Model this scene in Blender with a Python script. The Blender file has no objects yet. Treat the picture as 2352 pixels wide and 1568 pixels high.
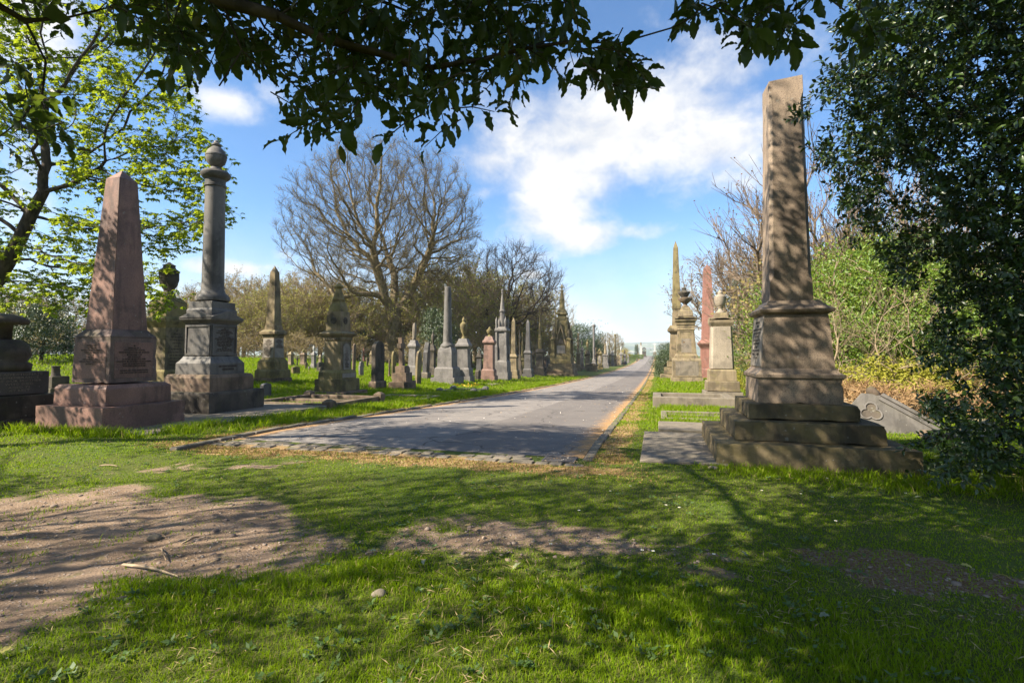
import bpy, bmesh, random
import numpy as np
from math import *
from mathutils import Vector, Matrix

SC = bpy.context.scene
COL = SC.collection
RNG = np.random.default_rng(7)
random.seed(5)

# ------------------------------------------------------------------ camera model (metres; Y runs along the avenue)
F = 1180.0; CX = 1176.0; CY = 756.5; HCAM = 1.6
YAW = radians(15.7); PITCH = radians(2.5)
CAM = np.array([0.0, 0.0, HCAM])
_f = np.array([-sin(YAW)*cos(PITCH), cos(YAW)*cos(PITCH), sin(PITCH)])
_r = np.array([cos(YAW), sin(YAW), 0.0]); _u = np.cross(_r, _f)
SUN_AZ = radians(232.0); SUN_EL = radians(40.0)
SUN = np.array([sin(SUN_AZ)*cos(SUN_EL), cos(SUN_AZ)*cos(SUN_EL), sin(SUN_EL)])

def sstep(a, b, x):
    t = np.clip((np.asarray(x, float)-a)/(b-a), 0, 1)
    return t*t*(3-2*t)

def zt(x, y):
    """terrain height: the avenue falls gently away, the burial ground on its left rises"""
    x = np.asarray(x, float); y = np.asarray(y, float)
    a = np.clip(y-9, 0, None)
    z = -2.5*(1-np.exp(-a/62.0))+1.55*sstep(165, 335, y)
    left = np.clip(-11.5-x, 0, None)
    z = z + np.minimum(1.9, 0.085*left)*sstep(11, 26, y)*(1-sstep(90, 150, y))
    right = np.clip(x-3.0, 0, None)
    z = z + np.minimum(1.0, 0.05*right)*sstep(8, 20, y)*(1-sstep(90, 150, y))
    far = np.clip(y-342, 0, None)
    z = z - np.minimum(far*0.16, 55)
    return z

def ray(u, v): return _f+_r*(u-CX)/F+_u*(CY-v)/F
def proj(P):
    d = np.asarray(P, float)-CAM; w = d@_f
    return CX+F*(d@_r)/w, CY-F*(d@_u)/w, w
def gnd(u, v, dz=0.0):
    d = ray(u, v); z = 0.0
    t = 0
    for _ in range(40):
        t = min((z+dz-HCAM)/d[2], 328.0/max(_f@d, 1e-3)) if d[2] < -1e-5 else 328.0
        p = CAM+d*t; z = 0.5*z+0.5*float(zt(p[0], p[1]))
    return CAM+d*t
def at_depth(u, v, w): return CAM+ray(u, v)*w
def z_for_v(x, y, v):
    dx, dy = x-CAM[0], y-CAM[1]
    A = dx*_f[0]+dy*_f[1]; B = dx*_u[0]+dy*_u[1]; q = (CY-v)/F
    return HCAM+(q*A-B)/(_u[2]-q*_f[2])

def zoom(x0, y0, s):
    return lambda x, y=0: ((x0+x*s)/1.7415, (y0+y*s)/1.7415)
ZA = zoom(0, 500, .82894); ZB = zoom(900, 1000, .44643); Z3 = zoom(1400, 1050, .38272)
Z4 = zoom(2000, 1050, .35088); Z6 = zoom(2600, 250, 1.08374); Z26 = zoom(2600, 1050, .38256)
Z23 = zoom(1950, 1250, .18499); Z24 = zoom(2200, 1250, .15945); ZF = zoom(2280, 1240, .17007)
Z25 = zoom(1050, 1330, .1467); ZL = zoom(0, 1050, .4463); Z7 = zoom(3250, 1450, .31894)

# ------------------------------------------------------------------ materials
class NT:
    def __init__(self, name):
        self.m = bpy.data.materials.new(name); self.m.use_nodes = True
        self.t = self.m.node_tree; self.t.nodes.clear()
        self.out = self.t.nodes.new('ShaderNodeOutputMaterial')
    def n(self, typ, ins=None, **props):
        nd = self.t.nodes.new(typ)
        for k, v in props.items(): setattr(nd, k, v)
        for k, v in (ins or {}).items(): self.set(nd.inputs[k], v)
        return nd
    def set(self, sock, v):
        if isinstance(v, bpy.types.NodeSocket): self.t.links.new(v, sock)
        elif isinstance(v, tuple) and len(v) == 3 and sock.type == 'RGBA': sock.default_value = (*v, 1)
        else: sock.default_value = v
    def noise(self, vec, scale, detail=4, rough=.55, dist=0.0):
        return self.n('ShaderNodeTexNoise', {'Vector': vec, 'Scale': scale, 'Detail': detail, 'Roughness': rough, 'Distortion': dist}).outputs[0]
    def step(self, x, a, b, lo=0.0, hi=1.0):
        return self.n('ShaderNodeMapRange', {'Value': x, 'From Min': a, 'From Max': b, 'To Min': lo, 'To Max': hi}, interpolation_type='SMOOTHSTEP').outputs[0]
    def math(self, op, a, b=0.0, clamp=False):
        return self.n('ShaderNodeMath', {0: a, 1: b}, operation=op, use_clamp=clamp).outputs[0]
    def mix(self, fac, a, b, mode='MIX'):
        nd = self.n('ShaderNodeMix', data_type='RGBA', blend_type=mode)
        self.set(nd.inputs[0], fac); self.set(nd.inputs[6], a); self.set(nd.inputs[7], b)
        return nd.outputs[2]
    def vmul(self, vec, s):
        return self.n('ShaderNodeVectorMath', {0: vec, 1: s}, operation='MULTIPLY').outputs[0]
    def bump(self, h, strength, dist):
        return self.n('ShaderNodeBump', {'Height': h, 'Strength': strength, 'Distance': dist}).outputs[0]
    def finish(self, shader):
        self.t.links.new(shader, self.out.inputs[0]); return self.m

def stone(name, c1, c2, speck=None, soot=.5, moss=.3, rough=.85, grain=70.0, mosscol=(.10, .105, .03), sootcol=(.028, .025, .022), bumpy=.5, streak=.5):
    t = NT(name)
    tc = t.n('ShaderNodeTexCoord').outputs['Object']
    rnd = t.n('ShaderNodeObjectInfo').outputs['Random']
    off = t.n('ShaderNodeCombineXYZ', {0: t.math('MULTIPLY', rnd, 37.0), 1: t.math('MULTIPLY', rnd, 91.0), 2: t.math('MULTIPLY', rnd, 13.0)}).outputs[0]
    p = t.n('ShaderNodeVectorMath', {0: tc, 1: off}, operation='ADD').outputs[0]
    n1 = t.noise(p, 2.2, 6, .6)
    col = t.mix(t.step(n1, .35, .65), c1, c2)
    fine = t.noise(p, grain, 3, .7)
    if speck:
        col = t.mix(t.step(fine, .48, .66), col, speck)
    else:
        col = t.mix(t.step(fine, .3, .75, 0, .35), col, tuple(x*.55 for x in c1))
    # soot and run-off, in streaks of the stone's own
    st = t.noise(t.vmul(p, (4.0, 4.0, .55)), 1.3, 5, .65)
    blot = t.noise(p, 1.1, 5, .6, .4)
    sm = t.math('ADD', t.math('MULTIPLY', t.step(st, .48, .62), streak), t.step(blot, .50, .62, 0, 1-streak*.35), True)
    col = t.mix(t.math('MULTIPLY', sm, soot), col, sootcol)
    nz = t.n('ShaderNodeSeparateXYZ', {0: t.n('ShaderNodeNewGeometry').outputs['Normal']}).outputs[2]
    mn = t.noise(p, 3.3, 5, .65)
    mm = t.math('ADD', t.step(mn, .48, .68), t.math('MULTIPLY', t.step(nz, .35, .9), t.step(mn, .36, .56)), True)
    col = t.mix(t.math('MULTIPLY', mm, moss), col, mosscol)
    lich = t.step(t.noise(p, 16.0, 2, .5), .68, .75, 0, .35)
    col = t.mix(lich, col, (.36, .35, .30))
    h = t.math('ADD', t.noise(p, 26.0, 6, .7), t.math('MULTIPLY', fine, .4))
    b = t.n('ShaderNodeBsdfPrincipled', {'Base Color': col, 'Roughness': t.step(n1, .3, .7, rough-.08, min(1, rough+.08)), 'Specular IOR Level': .25, 'Normal': t.bump(h, bumpy, .012)})
    return t.finish(b.outputs[0])

def leafmat(name, c1, c2, trans=.35, rough=.5, spec=.4, c3=None, f3=.08, transcol=None, back=None):
    t = NT(name)
    geo = t.n('ShaderNodeNewGeometry')
    ri = geo.outputs['Random Per Island']
    col = t.mix(ri, c1, c2)
    if c3:
        wn = t.n('ShaderNodeTexWhiteNoise', {'W': t.math('MULTIPLY', ri, 77.0)}, noise_dimensions='1D').outputs[0]
        col = t.mix(t.math('LESS_THAN', wn, f3), col, c3)
    b = t.n('ShaderNodeBsdfPrincipled', {'Base Color': col, 'Roughness': rough, 'Specular IOR Level': spec})
    sh = b.outputs[0]
    if trans > 0:
        tcol = t.mix(.6, col, transcol) if transcol else col
        tr = t.n('ShaderNodeBsdfTranslucent', {'Color': tcol})
        sh = t.n('ShaderNodeMixShader', {0: trans, 1: sh, 2: tr.outputs[0]}).outputs[0]
    return t.finish(sh)

def barkmat(name, c1, c2, moss=.3, scale=1.0):
    t = NT(name)
    tc = t.n('ShaderNodeTexCoord').outputs['Object']
    a = t.noise(t.vmul(tc, (1, 1, .25)), 9*scale, 6, .65)
    col = t.mix(t.step(a, .35, .68), c1, c2)
    col = t.mix(t.step(t.noise(tc, 1.6*scale, 4), .5, .68, 0, moss), col, (.09, .10, .025))
    b = t.n('ShaderNodeBsdfPrincipled', {'Base Color': col, 'Roughness': .9, 'Specular IOR Level': .15, 'Normal': t.bump(a, .7, .03)})
    return t.finish(b.outputs[0])

def plain(name, col, rough=.8, spec=.3, metal=0.0):
    t = NT(name)
    tc = t.n('ShaderNodeTexCoord').outputs['Object']
    c = t.mix(t.noise(tc, 14, 4), tuple(x*.75 for x in col), tuple(min(1, x*1.2) for x in col))
    b = t.n('ShaderNodeBsdfPrincipled', {'Base Color': c, 'Roughness': rough, 'Specular IOR Level': spec, 'Metallic': metal})
    return t.finish(b.outputs[0])

M = {}
M['pink'] = stone('pink_granite', (.20, .113, .085), (.265, .150, .112), speck=(.10, .055, .048), soot=0.58, moss=.06, rough=.6, grain=70, bumpy=.15, streak=.7, sootcol=(.05, .035, .03))
M['pinkdark'] = stone('pink_granite_weathered_border', (.14, .095, .08), (.19, .13, .105), speck=(.09, .06, .055), soot=.55, moss=.25, rough=.8, grain=95, bumpy=.25)
M['red'] = stone('red_granite', (.27, .125, .09), (.32, .155, .115), speck=(.16, .07, .055), soot=.3, moss=.03, rough=.6, grain=60, bumpy=.15)
M['buff'] = stone('buff_granite', (.35, .265, .19), (.255, .19, .135), speck=(.13, .095, .07), soot=0.62, moss=.1, rough=.7, grain=80, bumpy=.2, sootcol=(.09, .07, .055))
M['pale'] = stone('pale_granite', (.36, .30, .225), (.30, .25, .185), speck=(.19, .15, .11), soot=0.32, moss=.03, rough=.75, grain=45, bumpy=.3)
M['step'] = stone('dark_step_stone', (.21, .16, .08), (.15, .115, .068), soot=0.60, moss=.4, grain=50, mosscol=(.125, .10, .03))
M['sand'] = stone('weathered_sandstone', (.25, .19, .112), (.185, .14, .08), soot=0.66, moss=.3, mosscol=(.15, .145, .045))
M['sandl'] = stone('light_sandstone', (.265, .205, .128), (.205, .158, .095), soot=0.50, moss=.3, mosscol=(.22, .19, .06))
M['sandm'] = stone('mossy_sandstone', (.235, .185, .085), (.175, .135, .06), soot=0.62, moss=.5, mosscol=(.15, .135, .04))
M['brown'] = stone('brown_gritstone', (.21, .145, .10), (.155, .11, .078), soot=0.60, moss=.2)
M['dark'] = stone('blackened_gritstone', (.105, .085, .065), (.075, .062, .05), soot=.75, moss=.18)
M['grey'] = stone('grey_granite', (.205, .183, .165), (.155, .14, .127), speck=(.085, .078, .072), soot=0.42, moss=.06, rough=.7, grain=80, bumpy=.2)
M['greyd'] = stone('dark_grey_granite', (.108, .098, .09), (.078, .07, .065), speck=(.06, .06, .062), soot=0.50, moss=.06, rough=.55, grain=80, bumpy=.2)
M['column'] = stone('grey_column_stone', (.115, .105, .094), (.152, .136, .118), soot=0.58, moss=.05, rough=.6, bumpy=.25)
M['panel'] = stone('pale_inscription_slab', (.29, .25, .205), (.24, .21, .17), soot=0.30, moss=.05, bumpy=.15)
M['slab'] = stone('paving_slab_stone', (.225, .185, .14), (.18, .15, .115), soot=0.40, moss=.12, bumpy=.5)
M['kerb'] = stone('kerb_stone', (.20, .165, .13), (.15, .125, .10), soot=.4, moss=.25, bumpy=.7)
M['rose'] = stone('rose_granite', (.27, .165, .125), (.22, .13, .10), speck=(.13, .08, .065), soot=0.45, moss=.05, rough=.65, grain=70, bumpy=.15)
M['white'] = stone('white_marble', (.50, .48, .45), (.42, .41, .38), soot=.08, moss=.02)
M['letter'] = plain('cut_lettering', (.10, .075, .06))
M['iron'] = plain('cast_iron', (.06, .052, .048), .6, .4)
M['barksyc'] = barkmat('sycamore_limb_bark', (.085, .064, .032), (.165, .125, .066), .35)  # limbs darker than the trunk, their backlit look partly put into the colour
M['void'] = plain('painted_recess_shade', (.03, .027, .024))  # near-black colour stands in for the shade down a recess

M['holly'] = leafmat('holly_leaf', (.020, .045, .008), (.050, .085, .014), trans=.12, rough=.36, spec=.5, c3=(.075, .10, .02), f3=.07)
M['hollyover'] = leafmat('overhead_holly_leaf', (.022, .042, .010), (.042, .068, .016), trans=.42, rough=.4, spec=.45, c3=(.09, .08, .02), f3=.03, transcol=(.13, .19, .012))
M['chestnut'] = leafmat('fresh_chestnut_leaf', (.17, .25, .018), (.25, .33, .028), trans=.5, rough=.55, spec=.3, transcol=(.44, .50, .02))
M['bud'] = leafmat('spring_bud', (.33, .25, .11), (.25, .21, .07), trans=.35, rough=.8, spec=.1)
M['budolive'] = leafmat('olive_spring_leaf', (.25, .26, .05), (.34, .30, .09), trans=.4, rough=.8, spec=.1)
M['budred'] = leafmat('reddish_spring_bud', (.24, .12, .06), (.20, .13, .05), trans=.35, rough=.8, spec=.1)
M['greenbush'] = leafmat('bright_shrub_leaf', (.075, .145, .012), (.17, .235, .025), trans=.35, rough=.45, spec=.4, transcol=(.25, .30, .02))
M['yelbush'] = leafmat('yellow_green_bramble_leaf', (.26, .27, .03), (.34, .31, .04), trans=.4, rough=.6, spec=.25, transcol=(.42, .40, .03))
M['evergreen'] = leafmat('dull_evergreen_leaf', (.035, .055, .018), (.075, .105, .035), trans=.15, rough=.4, spec=.5)
M['willow'] = leafmat('golden_willow_leaf', (.42, .30, .04), (.36, .30, .05), trans=.4, rough=.7, spec=.2)
M['straw'] = leafmat('dead_bracken', (.40, .26, .13), (.28, .175, .085), trans=.25, rough=.9, spec=.1)
M['barkdk'] = barkmat('dark_bark', (.035, .028, .022), (.085, .065, .05), .25)
M['barktan'] = barkmat('sycamore_bark', (.12, .092, .052), (.25, .19, .11), .4)
M['barkred'] = barkmat('purple_brown_twig_bark', (.15, .11, .08), (.24, .18, .125), .1)
M['barkpale'] = barkmat('pale_brown_twig_bark', (.20, .15, .095), (.30, .23, .15), .15)

# ------------------------------------------------------------------ mesh and object helpers
def np_mesh(name, V, quads=None, tris=None, smooth=False):
    me = bpy.data.meshes.new(name)
    V = np.asarray(V, np.float32)
    q = np.zeros((0, 4), np.int32) if quads is None else np.asarray(quads, np.int32).reshape(-1, 4)
    t = np.zeros((0, 3), np.int32) if tris is None else np.asarray(tris, np.int32).reshape(-1, 3)
    me.vertices.add(len(V)); me.vertices.foreach_set('co', V.ravel())
    loops = np.concatenate([q.ravel(), t.ravel()])
    me.loops.add(len(loops)); me.loops.foreach_set('vertex_index', loops)
    starts = np.concatenate([np.arange(len(q))*4, len(q)*4+np.arange(len(t))*3]).astype(np.int32)
    me.polygons.add(len(starts)); me.polygons.foreach_set('loop_start', starts)
    if smooth: me.polygons.foreach_set('use_smooth', np.ones(len(starts), bool))
    me.update(calc_edges=True)
    return me

def obj(name, me, mat, parent=None, loc=None, label=None):
    o = bpy.data.objects.new(name, me); COL.objects.link(o)
    if mat is not None and me is not None and len(me.materials) == 0: me.materials.append(mat)
    if parent is not None: o.parent = parent
    if loc is not None: o.location = loc
    if label: o['label'] = label
    return o

def tag(o, label=None, cat=None, group=None, kind=None):
    if label: o['label'] = label
    if cat: o['category'] = cat
    if group: o['group'] = group
    if kind: o['kind'] = kind
    return o

def thing(name, label, cat, loc, rz=0.0, group=None):
    o = bpy.data.objects.new(name, None); COL.objects.link(o)
    o.empty_display_size = .3
    o.location = loc; o.rotation_euler = (0, 0, rz)
    return tag(o, label, cat, group)

def copy_thing(src, loc, rz=0.0, scale=(1, 1, 1), label=None, cat=None, group=None):
    r = src.copy(); COL.objects.link(r)
    r.location = loc; r.rotation_euler = (0, 0, rz); r.scale = scale
    for ch in src.children:
        c = ch.copy(); COL.objects.link(c); c.parent = r
        for g in ch.children:
            d = g.copy(); COL.objects.link(d); d.parent = c
    return tag(r, label, cat, group)

def bm_mesh(bm, name, bevel=0.0, seg=1, smooth=False):
    if bevel > 0:
        bmesh.ops.recalc_face_normals(bm, faces=bm.faces)
        es = [e for e in bm.edges if len(e.link_faces) == 2 and e.calc_face_angle(0) > .5]
        if es: bmesh.ops.bevel(bm, geom=es, offset=bevel, segments=seg, profile=.6, affect='EDGES', clamp_overlap=True)
    bmesh.ops.recalc_face_normals(bm, faces=bm.faces)
    me = bpy.data.meshes.new(name); bm.to_mesh(me); bm.free()
    if smooth: me.polygons.foreach_set('use_smooth', np.ones(len(me.polygons), bool))
    me.update()
    return me

def chip_mesh(bm, name, amt=.05, cuts=13):
    """hand-worked block: worn arrises with small chips knocked out of them"""
    from mathutils import noise as mn
    bmesh.ops.recalc_face_normals(bm, faces=bm.faces)
    hard = [e for e in bm.edges if len(e.link_faces) == 2 and e.calc_face_angle(0) > .3]
    bmesh.ops.subdivide_edges(bm, edges=list(bm.edges), cuts=cuts, use_grid_fill=True)
    bm.normal_update(); mv = []
    off = random.random()*50
    for v in bm.verts:
        ns = [f.normal for f in v.link_faces]; s = sum(ns, Vector()); sp = min(a.dot(ns[0]) for a in ns)
        n = mn.noise(v.co*5.5+Vector((off, 0, 0)))+.5*mn.noise(v.co*17+Vector((0, off, 0)))
        if sp < .8: d = .004+max(0, n-.18)*amt
        else: d = .0022*n
        mv.append((v, -s.normalized()*d))
    for v, d in mv: v.co += d
    me = bpy.data.meshes.new(name); bm.to_mesh(me); bm.free()
    me.polygons.foreach_set('use_smooth', np.ones(len(me.polygons), bool)); me.set_sharp_from_angle(angle=radians(28)); me.update()
    return me

def loft(bm, secs, off=(0, 0)):
    """stack of rectangles (hx, hy, z); coincident levels make the ledges of a moulding"""
    rings = []
    for hx, hy, z in secs:
        hx = max(hx, .002); hy = max(hy, .002)
        rings.append([bm.verts.new((off[0]+sx*hx, off[1]+sy*hy, z)) for sx, sy in ((-1, -1), (1, -1), (1, 1), (-1, 1))])
    for a, b in zip(rings[:-1], rings[1:]):
        for i in range(4):
            bm.faces.new((a[i], a[(i+1) % 4], b[(i+1) % 4], b[i]))
    bm.faces.new(rings[0][::-1]); bm.faces.new(rings[-1])

def ngon_loft(bm, secs, n=8, rot=0.0, off=(0, 0), sx=1.0, sy=1.0):
    rings = []
    for r, z in secs:
        r = max(r, .002)
        rings.append([bm.verts.new((off[0]+sx*r*cos(rot+2*pi*i/n), off[1]+sy*r*sin(rot+2*pi*i/n), z)) for i in range(n)])
    for a, b in zip(rings[:-1], rings[1:]):
        for i in range(n):
            bm.faces.new((a[i], a[(i+1) % n], b[(i+1) % n], b[i]))
    bm.faces.new(rings[0][::-1]); bm.faces.new(rings[-1])

def prism(bm, outline, axis, a, b, off=(0, 0, 0)):
    """outline [(s, z)] extruded along 'x' or 'y' from a to b (s runs along the other horizontal axis)"""
    def P(s, z, t):
        return (off[0]+t, off[1]+s, off[2]+z) if axis == 'x' else (off[0]+s, off[1]+t, off[2]+z)
    A = [bm.verts.new(P(s, z, a)) for s, z in outline]; B = [bm.verts.new(P(s, z, b)) for s, z in outline]
    n = len(outline)
    for i in range(n): bm.faces.new((A[i], A[(i+1) % n], B[(i+1) % n], B[i]))
    bm.faces.new(A[::-1]); bm.faces.new(B)

def box(bm, x0, x1, y0, y1, z0, z1):
    loft(bm, [((x1-x0)/2, (y1-y0)/2, z0), ((x1-x0)/2, (y1-y0)/2, z1)], ((x0+x1)/2, (y0+y1)/2))

def text_mesh(lines, width, height, name='inscription', align='CENTER'):
    """cut lettering as a thin mesh in the local XZ plane, facing -Y, centred on x = 0, top at z = 0"""
    cu = bpy.data.curves.new(name, 'FONT'); cu.body = '\n'.join(lines); cu.align_x = align
    cu.size = 1.0; cu.extrude = .004; cu.space_line = 1.05; cu.resolution_u = 1
    tmp = bpy.data.objects.new('tmp_text', cu); COL.objects.link(tmp)
    dg = bpy.context.evaluated_depsgraph_get()
    me = bpy.data.meshes.new_from_object(tmp.evaluated_get(dg))
    bpy.data.objects.remove(tmp); bpy.data.curves.remove(cu)
    n = len(me.vertices); co = np.empty(n*3, np.float32); me.vertices.foreach_get('co', co); co = co.reshape(-1, 3)
    w = np.ptp(co[:, 0]); h = np.ptp(co[:, 1])
    x = (co[:, 0]-(co[:, 0].min()+w/2))*(width/w); z = (co[:, 1]-co[:, 1].max())*(height/h)
    out = np.stack([x, -co[:, 2], z], 1)
    me.vertices.foreach_set('co', out.astype(np.float32).ravel()); me.name = name; me.update()
    return me
# ------------------------------------------------------------------ monuments
def plane_hit(u, v, axis, val):
    d = ray(u, v); t = (val-CAM[axis])/d[axis]
    return CAM+d*t

class Mon:
    """a monument squared up with the avenue; s=+1 shows its avenue (+X) side, s=-1 its left (-X) side.
    The near vertical arris is solved from where it meets the ground."""
    def __init__(s, name, label, cat, near, ul, ur, side=1, group=None, sink=.06, hy=None):
        P = gnd(*near)
        s.side = side
        v = near[1]
        s.wbase = (ur-ul) if ul is not None else 1
        if side > 0 and hy is None:
            # square in plan: half size from the silhouette width
            phi = abs(atan2(P[0], P[1])); w = proj(P)[2]; h = 0
            for _ in range(6): h = (ur-ul)*(w+h*(cos(YAW-phi)+sin(phi-YAW)))/F/2/(cos(phi)+sin(phi))*cos(phi-YAW)
            s.hx = s.hy = h
        elif side > 0:
            xl = plane_hit(ul, v, 1, P[1])[0]; s.hx = abs(P[0]-xl)/2
            s.hy = hy if hy else abs(plane_hit(ur, v, 0, P[0])[1]-P[1])/2
        else:
            xr = plane_hit(ur, v, 1, P[1])[0]; s.hx = abs(xr-P[0])/2
            s.hy = hy if hy else s.hx
        s.c = np.array([P[0]-side*s.hx, P[1]+s.hy]); s.z0 = P[2]-sink; s.sink = sink
        s.root = thing(name, label, cat, (s.c[0], s.c[1], s.z0), 0, group)
        s.name = name; s.chip = name in ('granite_obelisk', 'urn_column', 'broken_obelisk', 'rosette_monument')
    def k(s, u, v):
        r = ray(u, v)[:2]; d = np.array([s.side*s.hx, -s.hy]); c = s.c-CAM[:2]
        k = -(c[0]*r[1]-c[1]*r[0])/(d[0]*r[1]-d[1]*r[0])
        q = s.c+k*d
        return k, z_for_v(q[0], q[1], v)-s.z0
    def rect(s, part, mat, pts, parent=None, bevel=.008, square=None, label=None, dy=0, bot=None):
        secs = []
        for u, v in pts:
            k, z = s.k(u, v); secs.append([s.hx*k, s.hy*k, z])
        if bot is not None: secs[0][2] = bot
        for a, b in zip(secs[:-1], secs[1:]):
            if b[2] < a[2]+.001: b[2] = a[2]+.001
        bm = bmesh.new(); loft(bm, secs)
        ch = s.chip and part in ('plinth', 'base', 'die', 'step')
        o = obj(part, chip_mesh(bm, part) if ch else bm_mesh(bm, part, bevel), mat, parent or s.root, label=label)
        s.last = secs
        return o
    def rectw(s, part, mat, pts, parent=None, bevel=.008, label=None, bot=None):
        """pts (Z, silhouette width in that zoom, x, y of the near arris)"""
        secs = []
        for Z, wd, x, y in pts:
            k = (Z(wd)[0]-Z(0)[0])/s.wbase; u, v = Z(x, y)
            q = s.c+k*np.array([s.side*s.hx, -s.hy]); secs.append([s.hx*k, s.hy*k, z_for_v(q[0], q[1], v)-s.z0])
        if bot is not None: secs[0][2] = bot
        for a, b in zip(secs[:-1], secs[1:]):
            if b[2] < a[2]+.001: b[2] = a[2]+.001
        bm = bmesh.new(); loft(bm, secs); s.last = secs
        ch = s.chip and part in ('plinth', 'base', 'die', 'step')
        return obj(part, chip_mesh(bm, part) if ch else bm_mesh(bm, part, bevel), mat, parent or s.root, label=label)
    def kw(s, Z, wd, x, y):
        k = (Z(wd)[0]-Z(0)[0])/s.wbase; q = s.c+k*np.array([s.side*s.hx, -s.hy]); return k, z_for_v(q[0], q[1], Z(x, y)[1])-s.z0
    def secs(s, part, mat, secs, bevel=.008, parent=None, label=None):
        bm = bmesh.new(); loft(bm, secs)
        return obj(part, bm_mesh(bm, part, bevel), mat, parent or s.root, label=label)
    def zc(s, v): return z_for_v(s.c[0], s.c[1], v)-s.z0
    def rc(s, px): return px/2/F*proj((s.c[0], s.c[1], 1.0))[2]
    def round(s, part, mat, pts, n=24, parent=None, smooth=True, label=None):
        """pts (full pixel width, v)"""
        bm = bmesh.new(); secs = [(s.rc(w), s.zc(v)) for w, v in pts]
        ngon_loft(bm, secs, n)
        me = bm_mesh(bm, part)
        if smooth:
            me.polygons.foreach_set('use_smooth', np.array([len(p.vertices) == 4 for p in me.polygons]))
            me.set_sharp_from_angle(angle=radians(35))
        return obj(part, me, mat, parent or s.root, label=label)
    def text(s, lines, face, z1, z0, halfw, out, mat=None, parent=None):
        """face '-Y' or '+X' or '-X'; out = distance of that face from the axis; may lean back"""
        me = text_mesh(lines, halfw*2, z1-z0)
        o = obj('inscription', me, mat or M['letter'], parent or s.root)
        if face == '-Y': o.location = (0, -out[1], z1); rz = 0
        elif face == '+X': o.location = (out[1], 0, z1); rz = pi/2
        else: o.location = (-out[1], 0, z1); rz = -pi/2
        lean = atan2(out[0]-out[1], z1-z0)
        o.rotation_euler = (-lean, 0, rz)
        return o
    def panel(s, mat, face, z0, z1, halfw, out0, out1, thick=.012, name='inscription_panel', arch=False):
        """slab laid on a face that runs from out0 (bottom) to out1 (top)"""
        bm = bmesh.new()
        H = z1-z0
        if arch:
            ol = [(-halfw, 0), (halfw, 0), (halfw, H-halfw)]+[(halfw*cos(a), H-halfw+halfw*sin(a)) for a in np.linspace(0, pi, 13)[1:-1]]+[(-halfw, H-halfw)]
        else:
            ol = [(-halfw, 0), (halfw, 0), (halfw, H), (-halfw, H)]
        prism(bm, ol, 'y', -thick, .02)
        o = obj(name, bm_mesh(bm, name, .003), mat, s.root)
        o.location = {'-Y': (0, -out0, z0), '+X': (out0, 0, z0), '-X': (-out0, 0, z0)}[face]
        rz = {'-Y': 0, '+X': pi/2, '-X': -pi/2}[face]
        o.rotation_euler = (-atan2(out0-out1, H), 0, rz)
        return o

def frame_bars(m, mat, face, z0, z1, halfw, out, w=.05, d=.02, name='panel_frame'):
    bm = bmesh.new()
    box(bm, -halfw, halfw, -d, .01, z1-w, z1); box(bm, -halfw, halfw, -d, .01, z0, z0+w)
    box(bm, -halfw, -halfw+w, -d, .01, z0+w, z1-w); box(bm, halfw-w, halfw, -d, .01, z0+w, z1-w)
    o = obj(name, bm_mesh(bm, name, .003), mat, m.root)
    o.location = {'-Y': (0, -out, 0), '+X': (out, 0, 0), '-X': (-out, 0, 0)}[face]
    o.rotation_euler = (0, 0, {'-Y': 0, '+X': pi/2, '-X': -pi/2}[face])
    return o

LOREM = ['IN', 'MEMORY OF', 'A BELOVED HUSBAND', 'WHO DIED IN THIS PARISH', 'AGED 64 YEARS', 'ALSO OF', 'HIS WIFE WHO DIED', 'IN THE 71ST YEAR OF HER AGE', 'AND OF THEIR CHILDREN', 'WHO DIED IN INFANCY', 'BLESSED ARE THE DEAD', 'WHICH DIE IN THE LORD', 'THY WILL BE DONE', 'AT REST']

# ---- pink granite obelisk, left foreground
m = Mon('granite_obelisk', 'tall pink granite obelisk on two steps at the left edge of the avenue', 'obelisk', ZA(490, 1488), ZA(195)[0], ZA(912)[0])
m.rectw('plinth', M['pink'], [(ZA, 717, 490, 1488), (ZA, 717, 496, 1366)], bot=0, bevel=.015)
m.rectw('base', M['pink'], [(ZA, 566, 513, 1360), (ZA, 562, 520, 1275), (ZA, 530, 527, 1256)], bevel=.012)
die = m.rectw('die', M['pinkdark'], [(ZA, 412, 531, 1246), (ZA, 396, 547, 1024)], bevel=.01)
h0, h1 = m.last[0], m.last[1]
cap = m.rectw('cornice', M['pinkdark'], [(ZA, 396, 547, 1024), (ZA, 394, 547, 1016), (ZA, 330, 550, 994), (ZA, 310, 553, 984)], bevel=.006)
sh = m.rectw('shaft', M['pink'], [(ZA, 303, 556, 985), (ZA, 158, 586, 252)], bevel=.008)
s1 = m.last[-1]
m.secs('capstone', M['pink'], [(s1[0], s1[1], s1[2]), (.012, .012, m.zc(ZA(0, 222)[1]))], .004, sh)
zb, ztp = h0[2], h1[2]; H = ztp-zb
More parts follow.
